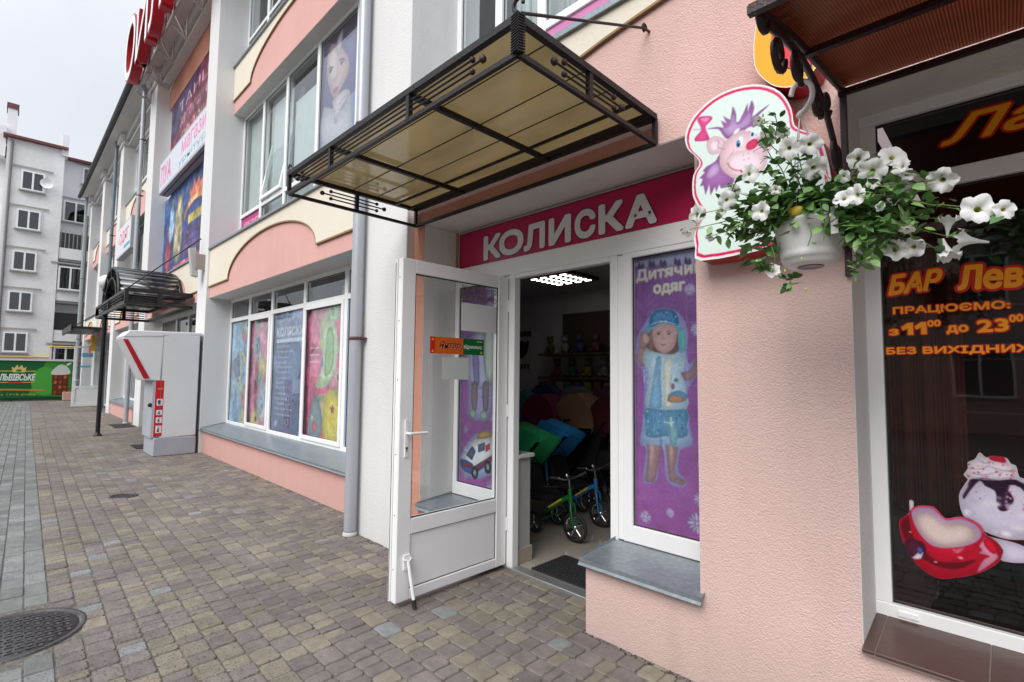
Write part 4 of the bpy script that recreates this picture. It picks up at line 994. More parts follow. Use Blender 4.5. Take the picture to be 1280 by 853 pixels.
bt('до', 508, 612, 655, 606, .034, 0, .09, .045); bt('23', 725, 600, 940, 588, .048, 0, .08, .045); bt('00', 950, 528, 1045, 520, .028, 0, .1, .03); bt('БЕЗ ВИХІДНИХ', 78, 765, 1100, 748, .035, 0, .09, .045)
T_ = lambda a, c: p.uv(PY(1040+a/2.842, c/2.842, YB_))
u0, w0 = T_(390, 525); p.text('Ла', u0, w0+.005, u0+.335, w0+.118, ORA, .05, .35, a_b=0, outline=REDO, ow=.06)
o = p.mb.build('bar_lettering'); tag(o, 'orange and red bar name and opening hours lettering on the dark glass', 'lettering')
p = Photo((-.40, YB_-.001, .68), (1, 0, 0), (0, -1, 0), .56, .58, 620, outl=[], seed=6, grain=.01, shade=.22)
K = lambda a, c: p.uv(PY(1110+a/5.018, 560+c/5.018, YB_))
p.grad(ink(190, 60, 80), ink(214, 208, 222))
SUN = [smooth2([K(*q_) for q_ in Q_], 3) for Q_ in (((600, 545), (650, 560), (760, 585), (860, 620), (940, 680), (930, 715), (800, 722), (700, 700), (720, 640)), ((445, 300), (480, 230), (500, 200), (490, 185), (475, 165), (500, 130), (500, 90), (545, 70), (575, 28), (615, 60), (660, 48), (740, 62), (770, 98), (805, 115), (828, 185), (900, 200), (1020, 300), (1010, 450), (930, 560), (820, 578), (700, 562), (560, 500), (470, 420)))]
CUPO = smooth2([K(*q_) for q_ in ((75, 450), (110, 425), (135, 400), (134, 330), (160, 335), (162, 372), (190, 362), (290, 370), (360, 440), (460, 430), (560, 470), (605, 530), (640, 565), (700, 610), (715, 670), (680, 730), (560, 790), (400, 818), (300, 812), (180, 730), (100, 600), (72, 500))], 3)
SC2 = [[(x*1.0, y) for x, y in o_] for o_ in SUN]
WH, WH2, CHO = ink(205, 198, 220), ink(225, 215, 225), ink(42, 12, 42)
# sundae: bowl foot, bowl, cream, sauce, cherries
p.poly([K(600, 545), K(650, 560), K(760, 585), K(860, 620), K(940, 680), K(930, 715), K(800, 722), K(700, 700), K(720, 640)], WH, 3)
p.poly([K(445, 300), K(520, 200), K(600, 195), K(900, 200), K(1020, 300), K(1010, 450), K(930, 560), K(820, 575), K(700, 560), K(560, 500), K(470, 420)], WH, 3)
p.poly([K(475, 165), K(500, 130), K(500, 90), K(545, 70), K(575, 28), K(615, 60), K(640, 85), K(720, 60), K(760, 95), K(800, 110), K(825, 180), K(810, 215), K(700, 210), K(590, 205), K(500, 190)], WH2, 3)
p.poly([K(630, 60), K(680, 45), K(730, 60), K(735, 95), K(690, 90), K(650, 80)], ink(170, 25, 50), 3)
p.poly([K(515, 200), K(600, 190), K(700, 205), K(800, 200), K(900, 260), K(930, 300), K(880, 300), K(830, 250), K(760, 235), K(740, 330), K(700, 330), K(690, 380), K(760, 380), K(720, 400), K(690, 340), K(670, 270), K(610, 240), K(575, 205), K(520, 260), K(480, 320), K(468, 300), K(500, 250)], CHO, 2)
p.poly([K(690, 290), K(740, 260), K(790, 330), K(740, 380), K(705, 395), K(680, 350)], CHO, 3)
for i in range(34): 
    a, c = rr.choice([(rr.uniform(500, 800), rr.uniform(85, 190)), (rr.uniform(720, 900), rr.uniform(300, 420)), (rr.uniform(530, 620), rr.uniform(270, 370))]); p.ell(*K(a, c), .0035, .0025, (ink(205, 90, 120), ink(225, 170, 180), ink(180, 160, 190))[i % 3], rr.uniform(0, 3), 6); p.k -= 1 if i % 6 else 0
for i in range(26):      # shaded lumps of the ice cream and the swirl of the cream
    a, c = rr.uniform(460, 960), rr.uniform(310, 550); p.paint([[(K(a, c)[0]+rx*math.cos(t_), K(a, c)[1]+rx*.7*math.sin(t_)) for t_ in np.linspace(0, 6.28, 9)[:-1]] for rx in (rr.uniform(.006, .018),)], (ink(190, 184, 212), ink(222, 216, 232), ink(232, 226, 236))[i % 3], 3, 0)
for (a, c, a2, c2) in ((505, 130, 640, 110), (520, 160, 700, 150), (560, 70, 640, 95), (640, 120, 800, 140), (530, 190, 780, 185)): p.line([K(a, c), K((a+a2)/2, (c+c2)/2+14), K(a2, c2)], .004, ink(176, 158, 190), 4)
for i in range(24): a, c = rr.uniform(500, 810), rr.uniform(80, 200); p.ell(*K(a, c), .004, .003, (ink(196, 60, 96), ink(225, 150, 165), ink(150, 40, 60))[i % 3], rr.uniform(0, 3), 8)
for i in range(20): a, c = rr.uniform(740, 960), rr.uniform(230, 420); p.ell(*K(a, c), .0055, .004, (ink(220, 130, 150), ink(235, 215, 222), ink(200, 160, 180))[i % 3], rr.uniform(0, 3), 8)
p.line([K(760, 240), K(740, 290), K(742, 330)], .004, ink(96, 60, 90), 3); p.line([K(520, 215), K(500, 260), K(478, 300)], .003, ink(110, 80, 110), 3)
# cup and saucer
RD, RD2, RD3 = ink(176, 6, 36), ink(205, 12, 48), ink(120, 4, 28); PKL = ink(216, 140, 165)
p.poly([K(75, 450), K(120, 420), K(300, 420), K(600, 540), K(700, 610), K(715, 670), K(680, 730), K(560, 790), K(400, 818), K(300, 812), K(180, 730), K(100, 600), K(72, 500)], RD, 3)
p.poly([K(85, 470), K(130, 440), K(160, 560), K(300, 690), K(420, 720), K(560, 700), K(440, 760), K(300, 740), K(160, 650), K(95, 540)], RD3, 3)
p.poly([K(560, 600), K(610, 560), K(660, 640), K(690, 690), K(600, 760), K(560, 775), K(600, 700), K(640, 680), K(570, 660), K(590, 640)], PKL, 3); p.poly([K(600, 575), K(640, 570), K(685, 640), K(660, 665), K(610, 620)], RD2, 3)
p.poly([K(135, 400), K(190, 362), K(290, 370), K(360, 440), K(460, 430), K(560, 470), K(605, 530), K(590, 590), K(500, 680), K(400, 712), K(290, 700), K(200, 600), K(145, 500)], RD2, 3)
p.poly([K(146, 405), K(195, 374), K(280, 380), K(360, 452), K(455, 442), K(545, 478), K(588, 535), K(560, 585), K(470, 620), K(330, 628), K(250, 595), K(180, 510)], ink(200, 165, 205), 3)
p.poly([K(165, 425), K(215, 405), K(290, 420), K(350, 478), K(450, 468), K(530, 500), K(562, 550), K(520, 590), K(430, 615), K(330, 618), K(260, 585), K(185, 500)], ink(206, 178, 178), 3)
p.paint([smooth2([K(200, 440), K(270, 430), K(330, 490), K(400, 510), K(490, 500), K(500, 550), K(420, 590), K(330, 590), K(250, 540)], 3)], ink(224, 204, 198), 8, 0)
p.poly([K(105, 590), K(150, 575), K(215, 590), K(240, 640), K(210, 695), K(160, 690), K(115, 640)], ink(75, 20, 50), 3); p.ell(*K(200, 640), .009, .011, ink(60, 90, 160)); p.poly([K(150, 690), K(190, 655), K(200, 668), K(225, 650), K(210, 695), K(180, 700)], ink(220, 215, 230), 1)
p.poly([K(135, 330), K(160, 335), K(160, 370), K(140, 395)], ink(200, 205, 210), 1); p.ell(*K(140, 528), .005, .004, ink(235, 150, 170)); p.poly([K(415, 645), K(480, 622), K(455, 655), K(425, 662)], ink(226, 110, 130), 2)
p.line([K(250, 690), K(340, 722), K(470, 700)], .003, RD3, 3)
p.line([K(150, 400), K(200, 368), K(285, 374), K(358, 446), K(458, 436), K(555, 474), K(600, 532)], .0035, ink(236, 120, 140), 3)
for (a, c, r_) in ((300, 716, .004), (455, 690, .006), (865-450, 640, .003)): p.ell(*K(a, c), r_*1.6, r_, ink(238, 130, 150))
p.outl = SC2; p.outl[0:0] = []
p.outl = [SC2[0], SC2[1], CUPO]
p.mb.zs = True
o = p.mb.build('dessert_sticker'); tag(o, 'large window sticker of a red heart shaped cup and an ice cream sundae', 'sticker')

# ------------------------------------------------------------------ canopy over the shop door
t = thing('door_canopy', 'black iron canopy with olive plastic roof over the shop door', 'canopy', (-2.55, 2.55, 2.85))
cx0, cx1, cy0, cy1, cz0, cz1 = -3.73, -1.385, 1.41, 2.52, 2.85, 3.0
r = .013
b = MB()
for z, rr_ in ((cz0, .011), (cz1, .016)):
    for (p0, p1) in (((cx0, cy0), (cx1, cy0)), ((cx1, cy0), (cx1, cy1)), ((cx1, cy1), (cx0, cy1)), ((cx0, cy1), (cx0, cy0))): b.bar((p0[0], p0[1], z), (p1[0], p1[1], z), rr_, IRON)
for (x, y) in ((cx0, cy1), (cx1, cy1), (cx0, cy0)): b.bar((x, y, cz0), (x, y, cz1), .012, IRON)
b.build('frame', t)
b = MB(); b.bar((cx1, cy0, cz0), (cx1, cy0, cz1+.02), .016, IRON)
for i in range(14): b.tube([(cx1-.02, cy0-.02, cz0+i*.012), (cx1+.02, cy0-.02, cz0+.008+i*.012)], .004, IRON, 5); b.tube([(cx1+.02, cy0-.02, cz0+i*.012), (cx1+.02, cy0+.02, cz0+.008+i*.012)], .004, IRON, 5)
b.build('twisted_post', t)
for x in (-3.06, -2.17):
    b = MB(); b.bar((x, cy0, cz1-.012), (x, cy1, cz1-.012), .014, IRON); b.build('cross_beam', t)
b = MB(); b.bar((cx0, 2.30, cz1-.01), (cx1, 2.30, cz1-.01), .008, IRON); b.bar((cx0, 2.44, cz1-.015), (cx1, 2.44, cz1-.015), .010, IRON); b.build('rear_rail', t)
b = MB(); b.box(cx0, cx1, cy0, cy1, cz1+.012, cz1+.020, SHEET); b.build('roof_sheet', t)
b = MB()
for y in (1.62, 1.9, 2.12): b.box(cx0, cx1, y, y+.004, cz1+.006, cz1+.0115, flat('sheet_joint', (.06, .055, .035)))
b.build('sheet_joint', t)
def ornament(t, a, mid, c, y=None, x=None, zc=2.925):
    """upright with three rods ending in balls"""
    P = (lambda s_, z: (s_, y, z)) if y is not None else (lambda s_, z: (x, s_, z))
    for (dz, e0, e1) in ((.028, .07, .07), (0, 0, 0), (-.028, .07, .07)):
        b = MB(); b.tube([P(a+e0, zc+dz), P(c-e1, zc+dz)], .0055, IRON, 6)
        for s_ in ((a+e0), (c-e1)): b.sphere(P(s_, zc+dz), .0145 if e0 else .018, BRIRON, 10)
        b.build('ball_rod', t)
    for m_ in (mid if isinstance(mid, tuple) else (mid,)):
        b = MB(); b.bar(P(m_, cz0), P(m_, cz1), .013, IRON); q0 = P(m_, cz0); b.build('upright', t)
ornament(t, -3.58, (-3.06, -2.17), -1.60, y=cy0)
ornament(t, 1.64, 1.90, 2.18, x=cx1); ornament(t, 1.66, 1.95, 2.2, x=cx0)
b = MB()
def hook(b, c, r, ax, mt, rad=.008, a0=-.2, a1=4.6, flip=1):
    pts = []
    for i in range(15):
        a = a0+(a1-a0)*i/14; u, w = r*math.cos(a)*flip, r*math.sin(a)
        pts.append((c[0]+u, c[1], c[2]+w) if ax == 'y' else (c[0], c[1]+u, c[2]+w))
    b.tube(pts, rad, mt, 7)
hook(b, (cx1, cy0, cz1+.06), .028, 'y', IRON, .008); hook(b, (cx0, cy0, cz1+.05), .022, 'y', IRON, .006)
b.build('corner_hook', t)
b = MB(); b.tube([(cx1, cy0+.02, cz1+.035), (-1.437, 2.50, 3.545)], .0075, IRON, 7); hook(b, (-1.437, 2.505, 3.548), .022, 'x', IRON, .007); b.tube([(-1.437, 2.49, 3.545), (-1.43, 2.56, 3.545)], .008, RUST, 6); b.build('tie_rod', t)
b = MB(); b.tube([(cx0, cy0+.02, cz1+.035), (-3.70, 2.50, 3.545)], .0075, IRON, 7); b.build('tie_rod', t)

# ------------------------------------------------------------------ canopy over the bar window
t = thing('bar_canopy', 'curved brown ribbed plastic canopy on scrolled iron brackets over the bar window', 'canopy', (-.48, 2.55, 2.3))
prof = smooth2([(1.45, 2.605), (1.66, 2.665), (1.88, 2.715), (2.2, 2.765), (2.53, 2.815)], 3, False)
b = MB(); x0, x1 = -.50, 2.2
for i in range(len(prof)-1):
    (ya, za), (yb, zb) = prof[i], prof[i+1]
    b.add([(x0, ya, za), (x1, ya, za), (x1, yb, zb), (x0, yb, zb), (x0, ya, za+.008), (x1, ya, za+.008), (x1, yb, zb+.008), (x0, yb, zb+.008)], [(0, 1, 2, 3), (4, 7, 6, 5), (0, 3, 7, 4), (1, 5, 6, 2)], BSHEET, True)
b.build('roof_sheet', t)
b = MB(); b.tube([(x0+.015, y, z-.012) for y, z in prof], .016, BRIRON, 6); b.build('side_rail', t)
b = MB(); b.tube([(x1-.015, y, z-.012) for y, z in prof], .016, BRIRON, 6); b.build('side_rail', t)
for (y, z) in ((1.45, 2.60), (1.98, 2.722), (2.52, 2.80)):
    b = MB(); b.bar((x0, y, z-.012), (x1, y, z-.012), .012, BRIRON); b.build('cross_bar', t)
def scroll(b, c, r0, turns, x, start=0., flip=1, rad=.011):
    pts = []; n = int(turns*14)
    for i in range(n+1):
        f = i/n; a = start+f*turns*2*math.pi; rr_ = r0*(1-.72*f)
        pts.append((x, c[0]+flip*rr_*math.cos(a), c[1]+rr_*math.sin(a)))
    b.tube(pts, rad, BRIRON, 6)
for x in (-.485, 2.15):
    b = MB(); b.bar((x, 2.535, 1.98), (x, 2.535, 2.80), .012, BRIRON)
    b.tube(smooth2([(x, 2.52, 2.2), (x, 2.42, 2.42), (x, 2.2, 2.60), (x, 1.9, 2.66), (x, 1.55, 2.60)], 4, False), .012, BRIRON, 6); b.build('bracket_arm', t)
    for (c, r0, tn, st, fl) in (((2.49, 2.13), .045, 1.3, 1.6, 1), ((2.47, 2.29), .055, 1.3, 0, -1), ((2.38, 2.46), .07, 1.4, 2.2, 1), ((2.24, 2.63), .05, 1.3, 3.5, -1), ((2.10, 2.56), .055, 1.3, -.5, 1), ((1.86, 2.60), .055, 1.3, 1.2, 1), ((1.66, 2.56), .06, 1.3, 3.1, -1), ((1.53, 2.60), .045, 1.2, 2, 1), ((1.45, 2.66), .035, 1.1, 0, 1)):
        b = MB(); scroll(b, c, r0, tn, x, st, fl); b.build('scroll', t)
b = MB(); b.tube([(-.485, 1.83, 2.66), (-.478, 1.835, 2.57), (-.474, 1.86, 2.538), (-.478, 1.885, 2.55), (-.485, 1.885, 2.58)], .010, BRIRON, 6); b.build('hanger_hook', t)

# ------------------------------------------------------------------ hedgehog light box and yellow box
t = thing('hedgehog_sign', 'white light box sign with pink rim and a purple haired hedgehog face', 'sign', (-.82, 2.45, 2.1))
H8 = lambda a, c: (lambda r_: (r_[0], r_[2]))(PY(840+a/2.368, c/2.368, 2.40))
H4 = lambda a, c: (lambda r_: (r_[0], r_[2]))(PY(850+a/5.69, 100+c/5.69, 2.40))
out = smooth2([H8(38, 400), H8(62, 345), H8(120, 290), H8(190, 258), H8(262, 250), H8(320, 272), H8(352, 320), H8(362, 370), H8(395, 388), H8(432, 400), H8(452, 440), H8(470, 520), H8(478, 600), H8(480, 650), H8(440, 700), H8(290, 735), H8(85, 772), H8(68, 735), H8(66, 690), H8(92, 640), H8(75, 610), H8(60, 575), H8(62, 520), H8(80, 488), H8(72, 466), H8(45, 440)], 3)
REDSIDE = flat('red_box_side', (.42, .02, .02), .4)
cx, cz = sum(q[0] for q in out)/len(out), sum(q[1] for q in out)/len(out)
sh = lambda k: [(cx+(q[0]-cx)*(1-k/.33), cz+(q[1]-cz)*(1-k/.38)) for q in out]
b = MB(); b.prism([(x, 2.405, z) for x, z in out], (0, .135, 0), REDSIDE); b.build('box_side', t)
HX0, HZ0 = min(q[0] for q in out)-.01, min(q[1] for q in out)-.01
loc = lambda L_: [(x-HX0, z-HZ0) for x, z in L_]
p = Photo((HX0, 2.4040, HZ0), (1, 0, 0), (0, -1, 0), max(q[0] for q in out)+.01-HX0, max(q[1] for q in out)+.01-HZ0, 520, outl=[loc(out)], seed=9, grain=.006, shade=.2, rgh=.3)
wht, rim, mint = ink(226, 232, 230), ink(206, 22, 78), ink(214, 230, 224)
p.paint([loc([(cx+(x-cx)*1.05, cz+(z-cz)*1.05) for x, z in out])], wht, 0, 0)
for k_, c_ in ((.012, rim), (.024, wht), (.027, mint)): p.paint([loc(sh(k_))], c_, 1, 0)
h = lambda a, c: loc([H4(a, c)])[0]; H8_ = H8; H8 = lambda a, c: loc([H8_(a, c)])[0]
pur, purl, pk, pk2, hot = ink(156, 100, 166), ink(190, 156, 206), ink(232, 196, 208), ink(238, 212, 222), ink(222, 70, 140)
# back hair
p.poly([h(285, 520), h(250, 580), h(190, 615), h(160, 650), h(175, 660), h(135, 700), h(160, 705), h(140, 760), h(165, 750), h(180, 820), h(205, 740), h(215, 822), h(245, 760), h(255, 800), h(275, 745), h(290, 770), h(340, 760), h(380, 730), h(370, 660), h(300, 600)], pur, 2)
p.poly([h(260, 590), h(210, 630), h(185, 690), h(220, 700), h(280, 650)], purl, 3)
# crest of hair
p.poly([h(340, 425), h(300, 390), h(270, 350), h(180, 352), h(265, 335), h(310, 340), h(288, 290), h(330, 310), h(302, 255), h(355, 285), h(370, 190), h(395, 240), h(398, 300), h(420, 290), h(455, 220), h(480, 165), h(480, 230), h(505, 145), h(525, 200), h(510, 265), h(560, 225), h(640, 170), h(560, 250), h(520, 300), h(540, 330), h(480, 350), h(400, 380)], pur, 2)
p.poly([h(345, 400), h(300, 350), h(350, 330), h(375, 240), h(400, 320), h(440, 300), h(490, 235), h(500, 290), h(470, 330), h(400, 360)], purl, 2)
# ear, head
p.poly([h(185, 460), h(205, 420), h(260, 402), h(320, 430), h(330, 480), h(300, 510), h(250, 530), h(205, 525)], pk, 3); p.poly([h(205, 470), h(225, 435), h(265, 430), h(290, 460), h(270, 500), h(225, 515)], pk2, 3)
p.poly([h(300, 460), h(340, 420), h(400, 370), h(480, 360), h(560, 400), h(610, 470), h(620, 560), h(590, 640), h(520, 700), h(430, 720), h(340, 680), h(285, 620), h(280, 540)], pk, 3)
p.poly([h(330, 560), h(400, 510), h(520, 500), h(600, 560), h(580, 640), h(500, 700), h(400, 690), h(330, 640)], pk2, 3)
p.line([h(255, 425), h(275, 440), h(265, 480), h(320, 495)], .003, ink(170, 110, 150), 3)
p.ell(*h(425, 440), .017, .030, ink(238, 242, 245), -.15); p.ell(*h(412, 455), .010, .018, ink(70, 130, 175)); p.ell(*h(413, 462), .006, .010, ink(20, 35, 60)); p.ell(*h(420, 445), .003, .004, ink(240, 240, 245))
p.ell(*h(515, 385), .012, .018, ink(238, 242, 245), -.2); p.ell(*h(512, 388), .007, .011, ink(60, 120, 165)); p.ell(*h(512, 390), .004, .006, ink(20, 35, 60))
p.ell(*h(400, 365), .017, .009, ink(232, 228, 235), .5); p.ell(*h(487, 350), .017, .008, ink(232, 228, 235), .2)
p.ell(*h(510, 460), .029, .023, ink(205, 40, 90), .3); p.line([h(478, 440), h(510, 418), h(560, 395), h(590, 385)], .004, ink(235, 225, 235), 3)
for a, c in ((447, 535), (480, 525), (452, 570), (485, 560)): p.ell(*h(a, c), .0028, .0028, ink(150, 90, 110), 0, 8)
p.line([h(335, 590), h(355, 625), h(400, 645), h(455, 640)], .0035, ink(165, 55, 80), 4); p.poly([h(425, 645), h(460, 635), h(440, 662)], ink(205, 30, 70), 2)
p.line([h(355, 535), h(375, 510), h(375, 490)], .0025, ink(170, 110, 140), 3)
# bow
p.poly([h(120, 290), h(135, 265), h(200, 258), h(228, 268), h(215, 295), h(180, 330), h(185, 365), h(205, 410), h(195, 432), h(105, 438), h(110, 405), h(145, 365), h(142, 330)], hot, 2)
p.poly([h(140, 280), h(190, 268), h(210, 275), h(180, 300)], ink(235, 130, 175), 2); p.line([h(90, 355), h(145, 354)], .002, pur)
# curl and paw
p.line([h(270, 850), h(300, 810), h(340, 780), h(370, 790)], .0025, ink(150, 120, 160), 3); p.ell(*H8(330, 468), .018, .015, hot); p.ell(*h(620, 480), .02, .02, pk)
p.mb.build('front_face', t); H8 = H8_
t = thing('yellow_sign', 'yellow light box sign with red shape partly behind the scrolled bracket', 'sign', (-.68, 2.45, 2.85))
out = smooth2([H8(245, 90), H8(240, 150), H8(247, 205), H8(280, 242), H8(320, 258), H8(375, 250), H8(425, 200), H8(432, 150), H8(425, 80), H8(400, 20), H8(350, -10), H8(290, -5), H8(258, 30)], 3)
cx, cz = sum(q[0] for q in out)/len(out), sum(q[1] for q in out)/len(out)
b = MB(); b.prism([(x, 2.405, z) for x, z in out], (0, .135, 0), REDSIDE); b.build('box_side', t)
p = Print((0, 2.4045, 0), (1, 0, 0), (0, -1, 0)); p.poly(out, wht); p.poly(sh(.008), ink(236, 168, 36)); p.poly([H8(300, 60), H8(345, 45), H8(395, 80), H8(418, 130), H8(412, 200), H8(375, 212), H8(325, 195), H8(295, 165)], ink(62, 70, 100), 3); p.poly([H8(300, 55), H8(345, 45), H8(395, 80), H8(415, 130), H8(408, 190), H8(375, 207), H8(325, 190), H8(295, 160)], ink(220, 60, 72), 3); p.mb.build('front_face', t)

# ------------------------------------------------------------------ drainpipes
def pipe(x, y, z1, r, lab, clamps=(), mt=PIPE):
    t = thing('drainpipe', lab, 'drainpipe', (x, y, 0))
    b = MB(); b.tube([(x, y, .045), (x, y, z1)], r, mt, 14); b.build('pipe', t)
    b = MB(); b.lathe([(r+.002, 0), (r+.012, .0), (r+.012, .012), (r+.006, .03), (r+.0, .04)], (x, y, .0), flat('pipe_collar', (.5, .5, .52)), 16); b.build('shoe', t)
    for z in clamps:
        b = MB(); b.lathe([(r, 0), (r+.006, 0), (r+.006, .03), (r, .03)], (x, y, z), RUST, 14); b.box(x+r*.7, x+r+.03, y+.0, y+.10, z+.006, z+.024, RUST); b.box(x-.01, x+.01, y, 2.66, z+.008, z+.022, RUST); b.build('clamp', t)
    return t
pipe(-4.535, 2.40, 12, .058, 'grey round drainpipe on the white pillar left of the open door', (1.86, 4.0))
pipe(-18.25, 2.56, 10.2, .06, 'far grey drainpipe next to the pillar behind the white terminal', (2.5, 6.7, 8.4))
pipe(-23.6, 2.56, 10.2, .055, 'farther bluish drainpipe beyond the entrance canopy', (3, 6.5), mat('blue_pipe', (.16, .20, .24), .4))
pipe(-32.55, 2.48, 10.1, .06, 'drainpipe at the far end corner of the shop building', (3, 6), mat('green_pipe', (.30, .35, .36), .4))

# ------------------------------------------------------------------ posters of bay one
bx = [X0+.06]+[v for v in MU]
spans = [(-10.88, -9.885), (-9.795, -8.785), (-8.695, -7.485), (-7.395, -6.195), (-6.105, -4.70)]
fam = [((120, 160, 200), [(200, 190, 110), (90, 140, 200), (210, 110, 100), (150, 190, 160), (220, 215, 190), (100, 110, 140)], 'blue poster of coloured cartoon shapes, leftmost in the big ground floor window'),
       ((196, 90, 120), [(225, 190, 100), (230, 200, 205), (150, 170, 190), (170, 40, 70), (120, 150, 130)], 'pale pink poster with a yellow figure, second from the left in the big window'),
       ((62, 78, 124), [], 'dark blue price list poster with white writing in the big window'),
       ((196, 40, 84), [(120, 170, 90), (225, 200, 70), (190, 170, 120), (150, 190, 120), (225, 130, 150), (90, 110, 130)], 'crimson poster with green and yellow figures in the big window'),
       ((40, 110, 180), [(60, 140, 205), (120, 170, 215)], 'plain bright blue poster beside the drainpipe in the big window')]
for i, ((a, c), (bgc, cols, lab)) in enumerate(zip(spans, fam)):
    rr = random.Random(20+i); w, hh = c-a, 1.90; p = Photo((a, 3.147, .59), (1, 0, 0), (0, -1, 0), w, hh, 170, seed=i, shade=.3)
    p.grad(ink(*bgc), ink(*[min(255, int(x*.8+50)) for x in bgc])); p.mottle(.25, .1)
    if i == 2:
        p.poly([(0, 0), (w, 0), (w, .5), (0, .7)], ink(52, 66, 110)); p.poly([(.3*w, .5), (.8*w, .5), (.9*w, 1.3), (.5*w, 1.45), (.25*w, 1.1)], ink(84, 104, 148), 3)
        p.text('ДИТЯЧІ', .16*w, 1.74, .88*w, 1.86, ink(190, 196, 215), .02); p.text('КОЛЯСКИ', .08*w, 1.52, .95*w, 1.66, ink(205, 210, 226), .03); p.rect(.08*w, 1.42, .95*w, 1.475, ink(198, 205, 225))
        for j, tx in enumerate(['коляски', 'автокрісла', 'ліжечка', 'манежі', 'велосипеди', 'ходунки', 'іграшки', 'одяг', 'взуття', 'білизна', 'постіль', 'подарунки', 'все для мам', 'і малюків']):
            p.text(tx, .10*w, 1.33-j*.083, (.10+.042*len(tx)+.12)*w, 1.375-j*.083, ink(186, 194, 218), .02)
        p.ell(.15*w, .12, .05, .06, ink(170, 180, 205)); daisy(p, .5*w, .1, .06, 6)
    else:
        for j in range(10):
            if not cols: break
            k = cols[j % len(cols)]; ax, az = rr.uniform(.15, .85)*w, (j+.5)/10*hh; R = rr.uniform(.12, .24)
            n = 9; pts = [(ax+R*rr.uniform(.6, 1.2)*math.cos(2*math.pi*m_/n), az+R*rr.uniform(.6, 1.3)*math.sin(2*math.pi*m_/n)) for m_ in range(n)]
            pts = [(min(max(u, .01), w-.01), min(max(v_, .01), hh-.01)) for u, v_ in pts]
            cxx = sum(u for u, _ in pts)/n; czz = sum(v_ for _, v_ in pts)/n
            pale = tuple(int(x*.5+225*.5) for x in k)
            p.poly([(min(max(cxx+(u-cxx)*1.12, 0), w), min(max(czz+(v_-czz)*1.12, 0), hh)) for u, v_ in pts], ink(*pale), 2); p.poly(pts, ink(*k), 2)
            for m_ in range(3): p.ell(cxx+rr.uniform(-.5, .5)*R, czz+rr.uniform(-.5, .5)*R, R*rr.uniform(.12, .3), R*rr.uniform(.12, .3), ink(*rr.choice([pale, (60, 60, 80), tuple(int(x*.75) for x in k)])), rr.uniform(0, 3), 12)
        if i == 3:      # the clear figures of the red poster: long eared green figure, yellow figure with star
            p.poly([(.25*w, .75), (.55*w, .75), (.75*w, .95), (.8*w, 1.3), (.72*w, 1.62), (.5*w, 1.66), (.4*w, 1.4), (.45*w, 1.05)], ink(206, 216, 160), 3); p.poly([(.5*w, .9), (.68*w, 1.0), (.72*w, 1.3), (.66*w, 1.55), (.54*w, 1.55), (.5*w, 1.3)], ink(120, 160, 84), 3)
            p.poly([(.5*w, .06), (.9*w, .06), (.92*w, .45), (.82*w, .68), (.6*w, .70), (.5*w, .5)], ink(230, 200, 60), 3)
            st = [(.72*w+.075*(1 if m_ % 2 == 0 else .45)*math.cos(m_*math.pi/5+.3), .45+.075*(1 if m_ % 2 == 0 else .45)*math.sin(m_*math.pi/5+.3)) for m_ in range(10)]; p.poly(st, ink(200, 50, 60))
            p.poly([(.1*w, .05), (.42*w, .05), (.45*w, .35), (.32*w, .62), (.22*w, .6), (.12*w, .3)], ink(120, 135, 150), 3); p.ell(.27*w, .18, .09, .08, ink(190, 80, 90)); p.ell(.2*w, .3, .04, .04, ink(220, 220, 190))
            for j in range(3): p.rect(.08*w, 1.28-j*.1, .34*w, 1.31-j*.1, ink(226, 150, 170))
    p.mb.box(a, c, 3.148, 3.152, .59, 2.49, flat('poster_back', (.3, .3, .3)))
    p.c = p.c*.74+.26*np.array([.74, .80, .86]); p.mottle(.05, .03); o = p.mb.build('window_poster'); tag(o, lab, 'poster', None)  # pale veil mixed into the print colours stands for reflections on the glass

# woman portrait poster and the blinds on the first floor
p = Photo((-7.41, 3.245, 4.04), (1, 0, 0), (0, -1, 0), 1.155, 2.58, 130, shade=.22, seed=8); w, hh = 1.155, 2.58
q = lambda a, c: p.uv(PY(385+a/4.26, c/4.26, 3.24))
p.rect(0, 0, w, hh, ink(86, 78, 128)); p.rect(0, 0, w, .55*hh, ink(134, 146, 190)); p.poly([(0, 0), (w, 0), (w, .35*hh), (.5*w, .25*hh), (0, .3*hh)], ink(180, 208, 218))
p.poly([q(105, 215), q(140, 170), q(190, 110), q(250, 65), q(252, 190), q(215, 215), q(190, 200), q(165, 230), q(140, 240)], ink(52, 28, 66), 2)
p.poly([q(78, 590), q(100, 575), q(130, 580), q(150, 600), q(190, 570), q(225, 500), q(230, 640), q(225, 760), q(75, 790)], ink(205, 200, 214), 2)
p.poly([q(120, 240), q(150, 235), q(190, 260), q(218, 320), q(212, 390), q(185, 450), q(160, 500), q(148, 530), q(132, 520), q(112, 470), q(100, 400), q(102, 310)], ink(206, 172, 176), 3)
p.poly([q(135, 250), q(150, 250), q(160, 330), q(150, 420), q(125, 430), q(110, 380), q(112, 300)], ink(222, 196, 196), 3)
p.poly([q(128, 545), q(150, 515), q(185, 480), q(215, 478), q(222, 500), q(195, 540), q(165, 600), q(150, 660), q(135, 650), q(138, 600)], ink(222, 205, 212), 3)
p.line([q(160, 560), q(190, 520), q(212, 500)], .02, ink(170, 150, 185), 3)
p.line([q(106, 372), q(118, 360), q(134, 362)], .022, ink(70, 50, 90), 3); p.ell(*q(119, 378), .05, .035, ink(60, 55, 95)); p.line([q(162, 325), q(178, 315), q(196, 322)], .022, ink(80, 60, 100), 3); p.ell(*q(178, 335), .045, .03, ink(70, 65, 105))
p.line([q(142, 370), q(134, 430), q(142, 440), q(152, 432)], .012, ink(180, 150, 175), 3)
